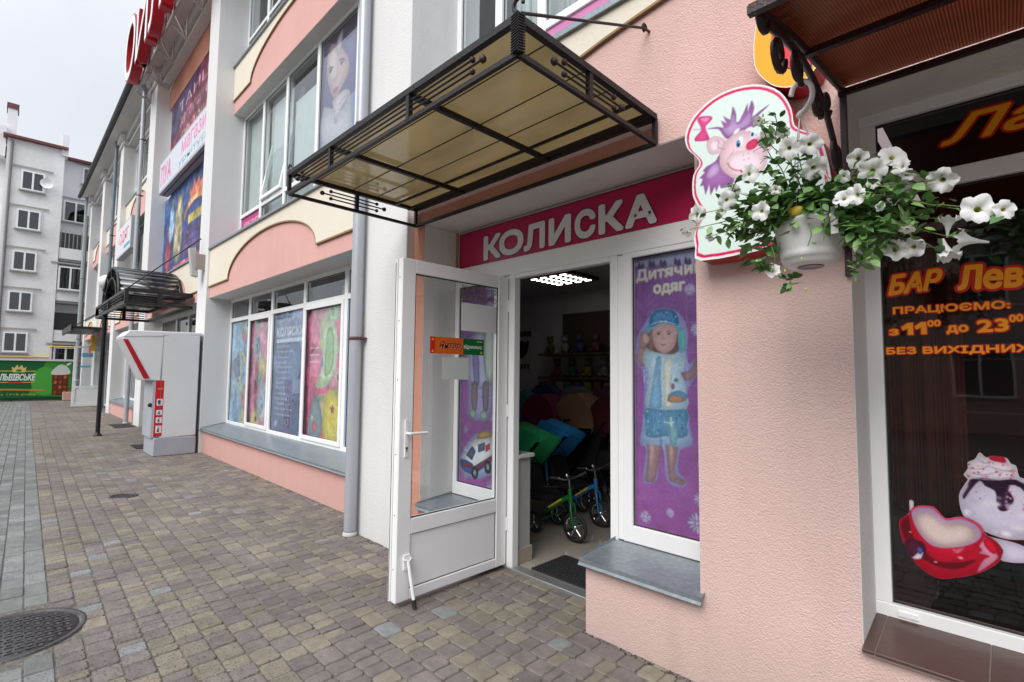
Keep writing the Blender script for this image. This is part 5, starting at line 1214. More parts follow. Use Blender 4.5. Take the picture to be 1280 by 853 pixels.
p.poly([q(130, 488), q(145, 470), q(160, 462), q(155, 480), q(138, 498)], ink(196, 80, 120), 3)
p.poly([q(165, 230), q(195, 130), q(180, 250), q(215, 300), q(225, 400), q(248, 300), q(250, 180), q(215, 205)], ink(110, 98, 160), 2)
p.poly([q(150, 235), q(170, 180), q(185, 150), q(178, 230), q(160, 300)], ink(200, 180, 205), 2)
p.c *= .9; p.mb.box(-7.41, -6.255, 3.246, 3.25, 4.04, 6.62, flat('poster_back', (.3, .3, .3)))
tag(p.mb.build('portrait_poster'), 'tall violet portrait poster of a dark haired woman in a first floor window', 'poster')
BLD_W2 = [(-10.88, -9.86), (-9.76, -8.74), (-8.64, -7.51), (-6.15, -4.7)]
for i, (a, c) in enumerate(BLD_W2):
    z0 = 4.66 if i == 0 else 4.04
    b = MB(); 
    top = 6.63 if i != 2 else 6.2
    b.box(a, c, 3.33, 3.335, z0, top, CURT); part(b, 'blind')
b = MB(); b.box(-10.88, -9.86, 3.222, 3.226, 4.05, 4.56, flat('magenta_sign', (.50, .05, .22)))
p = Print((-10.88, 3.2218, 4.05), (1, 0, 0), (0, -1, 0), b); p.text('КРЕДИТ', .12, .28, .92, .42, ink(225, 180, 205), .04); p.text('на все', .2, .08, .8, .2, ink(225, 180, 205), .03)
tag(b.build('small_window_sign'), 'small magenta sign in the lower corner of a first floor window', 'sign')
# tilted-open sash of the first floor window
b = MB(); z0, z1 = 4.68, 6.60; a, c = -9.74, -8.76; ty = lambda z: 3.175+(z-z0)*.17
for (u0, u1, v0, v1) in ((a, a+.07, z0, z1), (c-.07, c, z0, z1), (a+.07, c-.07, z0, z0+.07), (a+.07, c-.07, z1-.07, z1)):
    b.add([(u0, ty(v0)-.03, v0), (u1, ty(v0)-.03, v0), (u1, ty(v1)-.03, v1), (u0, ty(v1)-.03, v1), (u0, ty(v0)+.03, v0), (u1, ty(v0)+.03, v0), (u1, ty(v1)+.03, v1), (u0, ty(v1)+.03, v1)], [(0, 1, 2, 3), (7, 6, 5, 4), (0, 4, 5, 1), (1, 5, 6, 2), (2, 6, 7, 3), (3, 7, 4, 0)], PVC)
o = part(b, 'tilted_sash')
b = MB(); b.add([(a+.07, ty(z0+.07), z0+.07), (c-.07, ty(z0+.07), z0+.07), (c-.07, ty(z1-.07), z1-.07), (a+.07, ty(z1-.07), z1-.07)], [(0, 1, 2, 3)], GL); child(b, 'pane', o); o.children[0].modifiers.new('solid', 'SOLIDIFY').thickness = .006
# small flood lamp box on the pillar
b = MB(); b.prism([(-11.30, 2.50, 3.93), (-11.30, 2.40, 3.90), (-11.30, 2.46, 3.38), (-11.30, 2.56, 3.36)], (.16, 0, 0), flat('speaker_grey', (.45, .45, .45))); b.box(-11.14, -11.10, 2.5, 2.66, 3.5, 3.8, flat('speaker_side', (.3, .27, .24)))
b.box(-11.26, -11.18, 2.54, 2.665, 3.6, 3.7, flat('speaker_side', (.3, .27, .24)))
tag(b.build('wall_speaker'), 'grey box loudspeaker tilted on the white pillar above the terminal', 'speaker')

# ------------------------------------------------------------------ billboards of bay two
def boardprint(x0, x1, y, z0, z1, bgc, name, lab, cat='poster', th=.03):
    b = MB(); b.box(x0, x1, y, y+th, z0, z1, ink(*bgc)); return Print((x0, y-.001, z0), (1, 0, 0), (0, -1, 0), b)
def boardphoto(x0, x1, y, z0, z1, bgc, ppm, seed):
    p = Photo((x0, y-.001, z0), (1, 0, 0), (0, -1, 0), x1-x0, z1-z0, ppm, seed=seed); p.mb.box(x0, x1, y, y+.03, z0, z1, flat('board_back', (.2, .2, .2))); p.grad(ink(*bgc), ink(*[min(255, int(v_*1.25)) for v_ in bgc])); return p
p = boardphoto(-16.93, -11.6, 3.0, 4.14, 6.33, (40, 62, 116), 90, 31); w, hh = 5.33, 2.19
p.poly([(0, 1.6), (w, 1.9), (w, hh), (0, hh)], ink(56, 84, 140)); p.rect(0, 0, .14, hh, ink(40, 100, 150))
p.poly([(.3, .1), (.9, .2), (.95, 1.2), (.7, 1.5), (.4, 1.1)], ink(150, 60, 70), 3); p.poly([(1.3, .3), (2.0, .3), (2.1, 1.4), (1.9, 1.95), (1.5, 1.9), (1.25, 1.2)], ink(150, 140, 110), 3); p.ell(1.7, 1.65, .2, .28, ink(200, 190, 160)); p.poly([(.7, .8), (1.2, 1.1), (1.1, 1.9), (.8, 2.0), (.6, 1.4)], ink(140, 170, 200), 3)
p.ell(3.3, 1.25, 1.05, .42, ink(206, 150, 100)); p.ell(3.3, 1.12, .95, .36, ink(44, 60, 120))
cr = [(2.75, 1.6), (2.65, 1.95), (2.95, 1.78), (3.1, 2.1), (3.3, 1.85), (3.5, 2.1), (3.65, 1.78), (3.95, 1.95), (3.85, 1.6)]; p.poly(cr, ink(215, 120, 90))
p.rect(2.7, .98, 3.9, 1.2, ink(190, 170, 80))
for j in range(4): p.text('ДИСКОТЕКА'[:9-j % 2], 2.35, .70-j*.17+.03, 5.1, .82-j*.17+.02, ink(205, 70, 84), .05)
p.rect(2.3, .06, 5.2, .14, ink(190, 150, 160)); p.poly([(1.0, .02), (w, .04), (w, .2), (1.4, .12)], ink(205, 84, 110))
p.text('О', 4.75, 1.7, 5.2, 2.1, ink(210, 220, 235), .05)
p.mottle(.3, .08); p.soften(1)
tag(p.mb.build('blue_billboard'), 'blue nightclub billboard with a crown above the entrance canopy', 'billboard')
p = boardphoto(-16.7, -11.65, 3.0, 6.60+.75, 9.28, (104, 44, 66), 90, 32); w, hh = 5.05, 1.93
p.poly([(0, .6), (1.6, 1.0), (3.4, hh), (0, hh)], ink(74, 58, 96), 2); p.poly([(.3, 0), (w, 0), (w, 1.1), (2, .5)], ink(150, 44, 62), 2); p.poly([(2.6, .3), (w, .9), (w, hh), (3.6, hh)], ink(128, 60, 84), 2)
p.text('ТАНЦІ', .9, 1.05, 4.2, 1.4, ink(206, 180, 190), .02); p.text('запрошуємо', 1.0, .62, 4.6, .95, ink(200, 160, 165), .0, .3); p.text('ресторан', 1.2, .22, 4.2, .5, ink(190, 170, 150), .0, .3)
p.mottle(.3, .1); p.soften(1)
tag(p.mb.build('red_billboard'), 'dark red billboard under the arched pediment', 'billboard')
t = thing('light_box_sign', 'long pale light box sign with pink letters between two billboards', 'sign', (-14.2, 2.9, 6.33))
b = MB(); b.box(-16.55, -11.0, 2.76, 2.985, 6.36, 7.22, flat('light_box_case', (.42, .44, .46))); b.build('case', t)
p = Print((-16.5, 2.7585, 6.42), (1, 0, 0), (0, -1, 0)); p.rect(0, 0, 5.4, .75, ink(206, 210, 222)); p.text('ПУА', .15, .12, 1.3, .62, ink(206, 120, 160), .06); p.text('магазин', 2.4, .34, 4.9, .66, ink(220, 130, 170), .03); p.text('фурнітура', 1.7, .06, 4.9, .26, ink(120, 170, 170), .02); p.mb.build('face', t)
b = MB(); b.box(-16.5, -11.1, 2.84, 2.86, 6.345, 6.36, flat('box_slot', (.1, .03, .03))); b.build('slot', t)
t = thing('white_box_sign', 'pale square box sign farther along the facade beyond the drainpipe', 'sign', (-20.6, 2.7, 5.6))
b = MB(); b.box(-22.4, -19.6, 2.60, 2.80, 5.4, 6.45, flat('light_box_case', (.42, .44, .46))); b.build('case', t)
p = Print((-22.35, 2.5985, 5.45), (1, 0, 0), (0, -1, 0)); p.rect(0, 0, 2.7, .95, ink(214, 216, 222)); p.text('ОДЯГ', .5, .3, 2.3, .75, ink(206, 60, 84), .03); p.rect(1.5, .1, 2.6, .22, ink(90, 160, 190)); p.mb.build('face', t)

# ------------------------------------------------------------------ rooftop letters on a steel truss
t = thing('rooftop_letters', 'giant red and white channel letters on a steel truss at the eaves', 'sign', (-14, 2.3, 9.4))
REDL = flat('red_letter_side', (.40, .012, .02), .35); WL = mat('white_letter_face', (.8, .8, .8), .35, var=.02)
xx = -17.75
for ch, wd in (('О', 1.75), ('Й', 1.7), ('Л', 1.6), ('О', 1.75), ('Г', 1.4)):
    v, f = text2(ch, .0); xs = [q_[0] for q_ in v]; ys = [q_[1] for q_ in v]; h_ = 1.72
    b = MB(); sx = (wd-.2)/(max(xs)-min(xs)); sz = h_/(max(ys)-min(ys)); V2 = [(xx+.1+(q_[0]-min(xs))*sx, 9.5+(q_[1]-min(ys))*sz) for q_ in v]
    for k in range(8):
        b.add([(q_[0]+.045*math.cos(k*.785), 2.10-.0006*k, q_[1]+.045*math.sin(k*.785)) for q_ in V2], f, REDL)
    o = b.build('letter_body', t); md = o.modifiers.new('solid', 'SOLIDIFY'); md.thickness = .22; md.offset = 0
    b = MB(); b.add([(q_[0], 1.978, q_[1]) for q_ in V2], f, WL); b.build('letter_face', t)
    xx += wd
b = MB(); TR = flat('steel_truss', (.45, .42, .42))
for z in (9.55, 10.4): b.tube([(-17.6, 2.28, z), (-9.4, 2.28, z)], .03, TR, 6)
n = 24
for i in range(n): 
    xa = -17.6+i*8.2/n; xb = xa+8.2/n; b.tube([(xa, 2.28, 9.55 if i % 2 else 10.4), (xb, 2.28, 10.4 if i % 2 else 9.55)], .018, TR, 5)
    if i % 4 == 0: b.tube([(xa, 2.28, 9.55), (xa, 2.62, 9.3)], .025, TR, 5); b.tube([(xa, 2.28, 9.95), (xa, 2.62, 9.3)], .02, TR, 5); b.tube([(xa, 2.62, 9.3), (xa, 2.62, 9.9)], .02, TR, 5)
b.build('truss', t)

# ------------------------------------------------------------------ hanging basket of petunias
BX, BYY, BZ = -.462, 1.86, 0
t = thing('hanging_basket', 'white hanging pot overflowing with white petunias on the scrolled bracket', 'flower basket', (BX, BYY, 1.90))
POT = mat('white_pot_plastic', (.82, .80, .81), .35, .1, 15, .05, 6, dirt=.1)
b = MB(); b.lathe([(.0005, 1.915), (.03, 1.913), (.062, 1.910), (.080, 1.922), (.083, 1.935), (.086, 1.936), (.088, 1.95), (.0885, 1.953), (.0900, 1.968), (.0925, 1.971), (.104, 2.045), (.108, 2.05), (.108, 2.062), (.103, 2.062), (.098, 2.05)], (BX, BYY, 0), POT, 32)
b.lathe([(.0005, 1.9125), (.034, 1.9125), (.036, 1.908), (.04, 1.909)], (BX, BYY, 0), flat('pot_base', (.4, .36, .38)), 20); b.build('pot', t)
b = MB(); hk = smooth2([(BX-.02, BYY, 2.44), (BX+.0, BYY, 2.452), (BX+.018, BYY, 2.485), (BX+.016, BYY, 2.525), (BX-.005, BYY, 2.548), (BX-.035, BYY, 2.54), (BX-.045, BYY, 2.512)], 4, False); b.tube(hk, .0085, POT, 8)
b.sphere((BX-.02, BYY, 2.435), .012, POT, 8); b.build('hook', t)
for a in (0.4, 2.5, 4.6):
    b = MB(); b.tube([(BX-.02, BYY, 2.435), (BX+.105*math.cos(a), BYY+.105*math.sin(a), 2.055)], .0022, POT, 5); b.build('hanger_strand', t)
LEAF = []
for i, cc in enumerate([(.11, .24, .06), (.19, .33, .11), (.07, .165, .045)]):
    lm = mat('petunia_leaf_%s' % ('deep', 'fresh', 'dark')[i], cc, .5, 0, var=.25, vscale=30, spec=.4)
    LEAF.append(lm)
STEM = mat('petunia_stem', (.12, .20, .05), .6); BUD = mat('petunia_bud', (.45, .5, .2), .6)
PETAL = bpy.data.materials.new('petunia_petal'); PETAL.use_nodes = True; pn = PETAL.node_tree; pp = pn.nodes['Principled BSDF']
pp.inputs['Base Color'].default_value = (.92, .92, .93, 1); pp.inputs['Roughness'].default_value = .6; pp.inputs['Subsurface Weight'].default_value = .0; pp.inputs['Specular IOR Level'].default_value = .2
tl = N(pn, 'ShaderNodeBsdfTranslucent'); tl.inputs[0].default_value = (.8, .82, .72, 1); ms = N(pn, 'ShaderNodeMixShader'); ms.inputs[0].default_value = .3
pn.links.new(pp.outputs[0], ms.inputs[1]); pn.links.new(tl.outputs[0], ms.inputs[2]); pn.links.new(ms.outputs[0], pn.nodes['Material Output'].inputs[0])
THROAT = mat('petunia_throat', (.50, .50, .16), .7)
def leaf_mesh(mt, k):
    b = MB(); rows = [(0, .0), (.18, .20), (.45, .30), (.72, .22), (1, 0)]; vs = []; fs = []
    for i, (y, w) in enumerate(rows): z = -.22*y*y+.03*math.sin(k*3+y*4); vs += [(-w, y, z+.10*w), (0, y, z-.02), (w, y, z+.10*w)]
    for i in range(4):
        for j in range(2): fs.append((i*3+j, i*3+j+1, i*3+j+4, i*3+j+3))
    me = bpy.data.meshes.new('leaf'); me.from_pydata(vs, [], fs); me.materials.append(mt)
    for pl in me.polygons: pl.use_smooth = True
    return me
LM = [leaf_mesh(LEAF[i % 3], i) for i in range(6)]
def flower_mesh(seed):
    rr = random.Random(seed); n = 30; prof = [(.07, -.75), (.10, -.45), (.20, -.16), (.48, .0), (.80, .06), (1.0, .02)] if seed < 4 else [(.08, -1.1), (.16, -.7), (.30, -.38), (.52, -.12), (.76, .02), (.95, .08)]; vs = []; fs = []
    ph = rr.random()*6
    for i, (r_, h_) in enumerate(prof):
        for j in range(n):
            a = 2*math.pi*j/n; lobe = 1+.03*math.sin(11*a+ph)*(i == 5)-.16*(i >= 4)*abs(math.cos(2.5*a))**6*(1.2 if i == 5 else .5)
            ruf = (.13*math.sin(5*a+ph)+.10*math.sin(13*a+ph*2)+.05*rr.uniform(-1, 1))*(r_**2)
            vs.append((r_*lobe*math.cos(a), r_*lobe*math.sin(a), h_+ruf))
    for i in range(len(prof)-1):
        for j in range(n): fs.append((i*n+j, i*n+(j+1) % n, (i+1)*n+(j+1) % n, (i+1)*n+j))
    me = bpy.data.meshes.new('flower'); me.from_pydata(vs, [], fs); me.materials.append(PETAL); me.materials.append(THROAT)
    for k_, pl in enumerate(me.polygons): pl.use_smooth = True; pl.material_index = 1 if k_ < 2*n and seed < 4 else 0
    return me
FM = [flower_mesh(i) for i in range(4)]; FT = flower_mesh(8)
def put(me, nm, par, loc, dirv, size, roll=0, sq=(1, 1, 1)):
    o = bpy.data.objects.new(nm, me); C.objects.link(o); o.parent = par
    qn = Vector(dirv).to_track_quat('Z' if nm == 'flower' else 'Y', 'X' if nm == 'flower' else 'Z')
    o.rotation_mode = 'QUATERNION'; o.rotation_quaternion = qn @ Matrix.Rotation(roll, 3, 'Z' if nm == 'flower' else 'Y').to_quaternion()
    o.location = Vector(loc)-par.location; o.scale = (size*sq[0], size*sq[1], size*sq[2]); return o
rr = random.Random(99); 
FL = [(25, 510, 24), (65, 440, 34), (110, 528, 18), (262, 288, 38), (300, 430, 37), (300, 486, 26), (322, 160, 36), (405, 195, 40), (485, 180, 40), (500, 270, 44), (380, 135, 26), (612, 380, 36), (655, 368, 38), (662, 235, 34), (715, 280, 44), (790, 228, 42), (822, 262, 30), (845, 292, 24), (718, 325, 20), (975, 315, 42), (1110, 420, 47), (1207, 424, 31), (845, 497, 23), (803, 572, 38), (866, 565, 38), (345, 650, 32), (795, 378, 28), (745, 412, 18), (175, 388, 34), (205, 355, 26), (355, 350, 20), (610, 300, 24), (290, 95, 20), (155, 430, 20)]
ends = []
for k_, (a, c, sz) in enumerate(FL):
    px, py = 850+a/2.977, 120+c/2.977; far = abs(a-540)/600
    y = BYY-.10+rr.uniform(-.10, .08)+(.03 if a > 900 else 0)
    P_ = Vector(PY(px, py, y)); dist = P_.length; size = .90*sz/2.977/FPX*(P_-Vector((0, 0, CH))).length*1.0
    to = (Vector((0, 0, CH))-P_).normalized(); dv = (to+Vector((rr.uniform(-.75, .75), rr.uniform(-.4, .3), rr.uniform(-.5, .7)))).normalized()
    if k_ in (2, 0, 22): dv = (dv+Vector((-.5, 0, -.9))).normalized()
    put(FM[k_ % 4], 'flower', t, P_, dv, size, rr.uniform(0, 6), (1, rr.uniform(.8, 1), rr.uniform(.8, 1.2)))
    ends.append(P_-dv*size*.75)
for (a, c, sz, dv) in ((1000, 460, 30, (.1, -.1, .9)), (1045, 535, 36, (-.8, 0, .25)), (1000, 595, 34, (.2, -.2, -.95)), (630, 395, 24, (.2, -.5, -.8))):
    P_ = Vector(PY(850+a/2.977, 120+c/2.977, BYY-.05)); size = sz/2.977/FPX*P_.length*.9
    put(FT, 'flower', t, P_, Vector(dv), size, 1, (.72, .72, 1.15)); ends.append(P_)
b = MB(); crown = []
for e_ in ends:
    s_ = Vector((BX+rr.uniform(-.07, .07), BYY+rr.uniform(-.07, .07), 2.06)); L_ = (e_-s_).length
    pts = smooth2([tuple(s_), tuple(s_.lerp(e_, .35)+Vector((0, 0, .10*L_+.02))), tuple(s_.lerp(e_, .7)+Vector((rr.uniform(-.02, .02), 0, .06*L_))), tuple(e_)], 5, False)
    b.tube(pts, .0022, STEM, 5, r1=.0014); crown.append(pts)
# hanging trailers below the pot rim
for (a, c, a2, c2) in ((340, 560, 345, 640), (680, 480, 690, 600), (690, 600, 655, 640), (480, 480, 475, 560), (520, 400, 535, 540), (395, 655, 405, 720), (280, 620, 310, 640), (350, 60, 352, 160), (200, 500, 350, 400)):
    P0, P1 = Vector(PY(850+a/2.977, 120+c/2.977, BYY-.13)), Vector(PY(850+a2/2.977, 120+c2/2.977, BYY-.13)); pts = smooth2([tuple(P0), tuple(P0.lerp(P1, .5)+Vector((.008, 0, 0))), tuple(P1)], 5, False); b.tube(pts, .0015, STEM, 5); crown += [pts, pts]
kind(b.build('stems', t), 'stuff')
nl = 0; sb = MB(); lv = []
for pts in crown:
    for j in range(2, len(pts)):
        for r_ in range(1):
            P_ = Vector(pts[j])+Vector((rr.uniform(-.012, .012), rr.uniform(-.02, .01), rr.uniform(-.012, .012)))
            d_ = Vector((rr.uniform(-1, 1), rr.uniform(-1.2, .6), rr.uniform(-.6, .9))).normalized(); lv.append((P_, d_, rr.uniform(.024, .042)))
for i in range(520):        # dense heart of the plant, spilling over the rim
    a = rr.uniform(0, 2*math.pi); R_ = rr.uniform(.03, .15); z = 2.05+rr.uniform(-.06, .12)-max(0, R_-.1)*.6
    x = BX+R_*1.35*math.cos(a); y = BYY+R_*.95*math.sin(a)
    if y > BYY+.09: continue
    d_ = Vector((math.cos(a)+rr.uniform(-.5, .5), math.sin(a)*.8+rr.uniform(-.6, .2), rr.uniform(-.9, .5))).normalized(); lv.append((Vector((x, y, z)), d_, rr.uniform(.036, .060)))
for (a0, c0, a1, c1, m_) in ((150, 500, 400, 380, 60), (560, 420, 860, 330, 90), (230, 330, 520, 400, 60), (640, 420, 900, 480, 45), (180, 470, 260, 540, 22), (860, 400, 950, 440, 12), (600, 440, 800, 520, 40), (340, 480, 400, 560, 16), (280, 400, 560, 380, 90), (300, 450, 440, 440, 60), (570, 440, 780, 470, 70), (330, 250, 370, 380, 40), (640, 470, 760, 540, 40)):
    for i in range(m_):
        f = rr.random(); P_ = Vector(PY(850+(a0+(a1-a0)*f)/2.977, 120+(c0+(c1-c0)*f)/2.977, BYY-.06+rr.uniform(-.07, .06)))+Vector((rr.gauss(0, .02), 0, rr.gauss(0, .018)))
        lv.append((P_, Vector((rr.uniform(-1, 1), rr.uniform(-1.2, .4), rr.uniform(-1, .5))).normalized(), rr.uniform(.024, .050)))
lv = [q_ for q_ in lv if not (q_[0].z < 2.035 and abs(q_[0].x-BX) < .085 and q_[0].z > 1.9) or rr.random() < .12]
lv.sort(key=lambda q_: -q_[2])
for i, (P_, d_, sz) in enumerate(lv):
    if i < 255: put(LM[i % 6], 'leaf', t, P_, d_, sz, rr.uniform(-.8, .8))
    else:
        me = LM[i % 6]; M_ = Matrix.Translation(P_) @ d_.to_track_quat('Y', 'Z').to_matrix().to_4x4() @ Matrix.Rotation(rr.uniform(-.8, .8), 4, 'Y') @ Matrix.Scale(sz, 4)
        sb.add([tuple(M_ @ v_.co) for v_ in me.vertices], [tuple(p_.vertices) for p_ in me.polygons], me.materials[0], True)
for i in range(46):
    pts = rr.choice(crown); P_ = Vector(pts[-1 if i % 2 else rr.randrange(3, len(pts))])+Vector((rr.gauss(0, .02), rr.gauss(0, .01), rr.gauss(0, .02))); sb.sphere(P_, .0045, BUD, 6, (.8, .8, 1.6))
kind(sb.build('small_leaves', t, fix=False), 'stuff')
b = MB(); b.sphere((BX-.01, BYY-.105, 2.075), .022, flat('faded_yellow_bloom', (.55, .42, .05)), 8, (1.3, .5, .8)); b.build('faded_flower', t)
b = MB(); b.box(BX+.082, BX+.102, BYY-.10, BYY-.094, 1.985, 2.07, POT); b.build('label_tag', t)

# ------------------------------------------------------------------ white terminal
t = thing('payment_terminal', 'tall white self service terminal with slanted screen hood and red side strip', 'terminal', (-11.3, 2.3, 0))
TW = mat('terminal_white', (.72, .73, .75), .35, .05, 10, .05, 2, dirt=.1); TB = mat('terminal_plinth', (.40, .42, .47), .4)
xa, xb = -11.75, -10.93
b = MB(); b.prism([(xb, 2.03, .32), (xb, 2.60, .34), (xb, 2.60, 2.20), (xb, 2.01, 2.19)], (xa-xb, 0, 0), TW); b.build('cabinet', t, .012)
b = MB(); b.box(xa, xb+.002, 1.94, 2.61, 0, .33, TB); b.build('plinth', t, .015)
b = MB(); b.prism([(xb-.01, 2.01, 1.36), (xb-.01, 1.77, 1.36), (xb-.01, 1.43, 2.10), (xb-.01, 1.47, 2.19), (xb-.01, 2.02, 2.185)], (xa-xb+.02, 0, 0), TW); b.build('hood', t, .012)
b = MB(); b.prism([(xb-.004, 1.84, 1.40), (xb-.004, 1.755, 1.39), (xb-.004, 1.43, 2.08), (xb-.004, 1.50, 2.08)], (.006, 0, 0), flat('terminal_red', (.42, .01, .02), .35)); b.build('red_strip', t)
b = MB(); b.prism([(xb+.0, 1.42, 2.12), (xb+.0, 2.63, 2.20), (xb+.0, 2.63, 2.26), (xb+.0, 1.52, 2.24)], (xa-xb, 0, 0), TW); b.build('cap', t, .01)
b = MB(); b.box(xa+.03, xb-.03, 1.90, 2.03, .33, 1.36, TB); b.sphere((xb-.06, 1.88, .92), .04, IRON, 8); b.build('front_panel', t, .005)
p = Print((xb+.0005, 1.935, .36), (0, 1, 0), (1, 0, 0)); p.rect(0, 0, .13, 1.0, ink(200, 30, 36))
for j, (z_, hh_) in enumerate(((.55, .12), (.38, .09), (.24, .10), (.06, .13))): p.rect(.03, z_, .12, z_+hh_, ink(225, 225, 230)); p.poly([(.05, z_+.02), (.09, z_+.02), (.07, z_+hh_-.02)], ink(60, 60, 110))
p.ell(.07, .62, .025, .03, ink(50, 60, 120)); p.rect(.03, .84, .11, .86, ink(230, 150, 90)); p.mb.box(xb-.02, xb, 1.935, 2.065, .36, 1.36, TW); p.mb.build('red_instruction_panel', t)
b = MB(); b.box(xb, xb+.004, 2.015, 2.02, .33, 2.19, flat('panel_gap', (.2, .2, .22))); b.box(xb-.3, xb-.1, 2.615, 2.65, .1, 2.1, flat('painted_gap_shadow', (.1, .1, .1))); b.build('seam_and_gap_shadow', t)  # panel seam, and a dark box painted as shade between cabinet and pillar

# door mats and lamp post
RM = mat('black_rubber_mat', (.022, .022, .024), .7, .6, 60)
def matt(x0, x1, y0, y1, z, lab, ridges=0):
    t = thing('door_mat', lab, 'door mat', ((x0+x1)/2, (y0+y1)/2, z), 'black rubber door mats')
    b = MB(); b.box(x0, x1, y0, y1, z, z+.008, RM); b.build('base', t, .002)
    if ridges:
        b = MB(); n = int((x1-x0)/.032); m_ = int((y1-y0)/.032)
        for i in range(n):
            for j in range(m_): x = x0+(i+.5)*.032; y = y0+(j+.5)*.032; b.box(x-.012, x+.012, y-.0085, y+.0085, z+.008, z+.015, RM)
        kind(b.build('rubber_knobs', t), 'stuff')
    else:
        b = MB(); n = 12
        for i in range(n): y = y0+(i+.5)*(y1-y0)/n; b.box(x0+.02, x1-.02, y-.008, y+.008, z+.008, z+.013, RM)
        kind(b.build('ribs', t), 'stuff')
matt(-2.74, -1.98, 2.99, 3.42, .02, 'ribbed black rubber mat just inside the open shop door', 1)
matt(-18.1, -16.9, 2.15, 2.60, .0, 'black mat on the paving in front of the far entrance'); matt(-12.9, -12.2, 1.9, 2.35, .0, 'black mat on the paving beside the white terminal')
t = thing('lamp_post', 'thin black lamp post with a white globe below the barrel canopy', 'street lamp', (-15.2, 1.62, 0))
BLK = mat('black_post_paint', (.012, .012, .014), .4)
b = MB(); b.tube([(-15.2, 1.62, 0), (-15.2, 1.62, 3.42)], .045, BLK, 10); b.lathe([(.09, 0), (.09, .02), (.05, .06), (.045, .1)], (-15.2, 1.62, 0), BLK, 12); b.build('post', t)
b = MB(); b.lathe([(.05, 3.36), (.09, 3.42), (.06, 3.47)], (-15.2, 1.62, 0), BLK, 12); b.build('collar', t)
b = MB(); b.sphere((-15.2, 1.62, 3.62), .17, mat('opal_globe', (.8, .8, .82), .25), 20); b.build('globe', t)

# ------------------------------------------------------------------ barrel canopy over the second entrance
t = thing('barrel_canopy', 'dark barrel vaulted canopy on a black iron frame over the second entrance', 'canopy', (-14.2, 2.6, 2.8))
SMOKE = sheet_mat('smoked_polycarbonate', (.03, .03, .035), (.10, .10, .10), 0, .2, .05)
xa, xb, ya, yb = -16.3, -12.0, 1.58, 2.66
xc, R_ = -14.1, 1.15
b = MB(); A_ = [(xc-R_*math.cos(math.pi*i/16), 3.08+.72*math.sin(math.pi*i/16)) for i in range(17)]
for i in range(16): (x0, z0), (x1, z1) = A_[i], A_[i+1]; b.prism([(x0, ya, z0), (x1, ya, z1), (x1, ya, z1+.012), (x0, ya, z0+.012)], (0, yb-ya, 0), SMOKE, True)
b.build('vault', t)
b = MB()
for y in (ya, yb): b.tube([(x, y, z-.02) for x, z in A_], .03, BLK, 6)
b.tube([(xc-.8*math.cos(math.pi*i/12), ya, 3.06+.5*math.sin(math.pi*i/12)) for i in range(13)], .02, BLK, 6)
for i in range(2, 15, 3): x, z = A_[i]; b.tube([(x, ya, z), (xc+(x-xc)*.7, ya, 3.06+(z-3.06)*.7)], .018, BLK, 5)
b.build('arch_frame', t)
b = MB(); b.box(xa, xc-R_, ya, yb, 3.10, 3.13, SMOKE); b.build('side_wing', t); b = MB(); b.box(xc+R_, xb, ya, yb, 3.10, 3.13, SMOKE); b.build('side_wing', t)
b = MB()
for z in (2.84, 3.08):
    for (p0, p1) in (((xa, ya), (xb, ya)), ((xb, ya), (xb, yb)), ((xa, yb), (xb, yb)), ((xa, ya), (xa, yb))): b.bar((p0[0], p0[1], z), (p1[0], p1[1], z), .028, BLK)
b.build('frame', t)
for (x0, y0, x1, y1) in ((xb, ya, xb, yb), (xa, ya, xa, yb), (xa, ya, xb, ya)):
    for z in (2.90, 2.96, 3.02):
        b = MB(); b.tube([(x0+(x1-x0)*.1, y0+(y1-y0)*.1, z), (x0+(x1-x0)*.9, y0+(y1-y0)*.9, z)], .012, BLK, 5); b.build('ball_rod', t)
    b = MB(); xm, ym = (x0+x1)/2, (y0+y1)/2; b.bar((xm, ym, 2.84), (xm, ym, 3.08), .035, BLK); b.bar((x0, y0, 2.84), (x0, y0, 3.1), .03, BLK); b.build('upright', t)
b = MB(); b.tube([(xb, ya, 3.10), (-11.3, 2.62, 4.15)], .012, BLK, 5); b.build('tie_rod', t)
t = thing('flat_canopy', 'small flat dark canopy over the farthest glazed door', 'canopy', (-27.6, 2.6, 3))
b = MB(); b.box(-29.6, -25.4, 1.75, 2.66, 3.10, 3.2, BLK); b.box(-29.6, -25.4, 1.72, 1.78, 3.02, 3.26, BLK); b.build('roof_slab', t)
b = MB(); b.tube([(-27.5, 1.8, 3.2), (-27.0, 2.66, 3.9)], .02, BLK, 5); b.build('tie_rod', t)
b = MB(); b.box(-26.9, -26.5, 2.45, 2.6, 2.3, 2.9, ink(210, 170, 60)); b.box(-26.9, -26.6, 2.42, 2.45, 2.15, 2.5, ink(200, 80, 70)); b.build('hanging_banner', t)

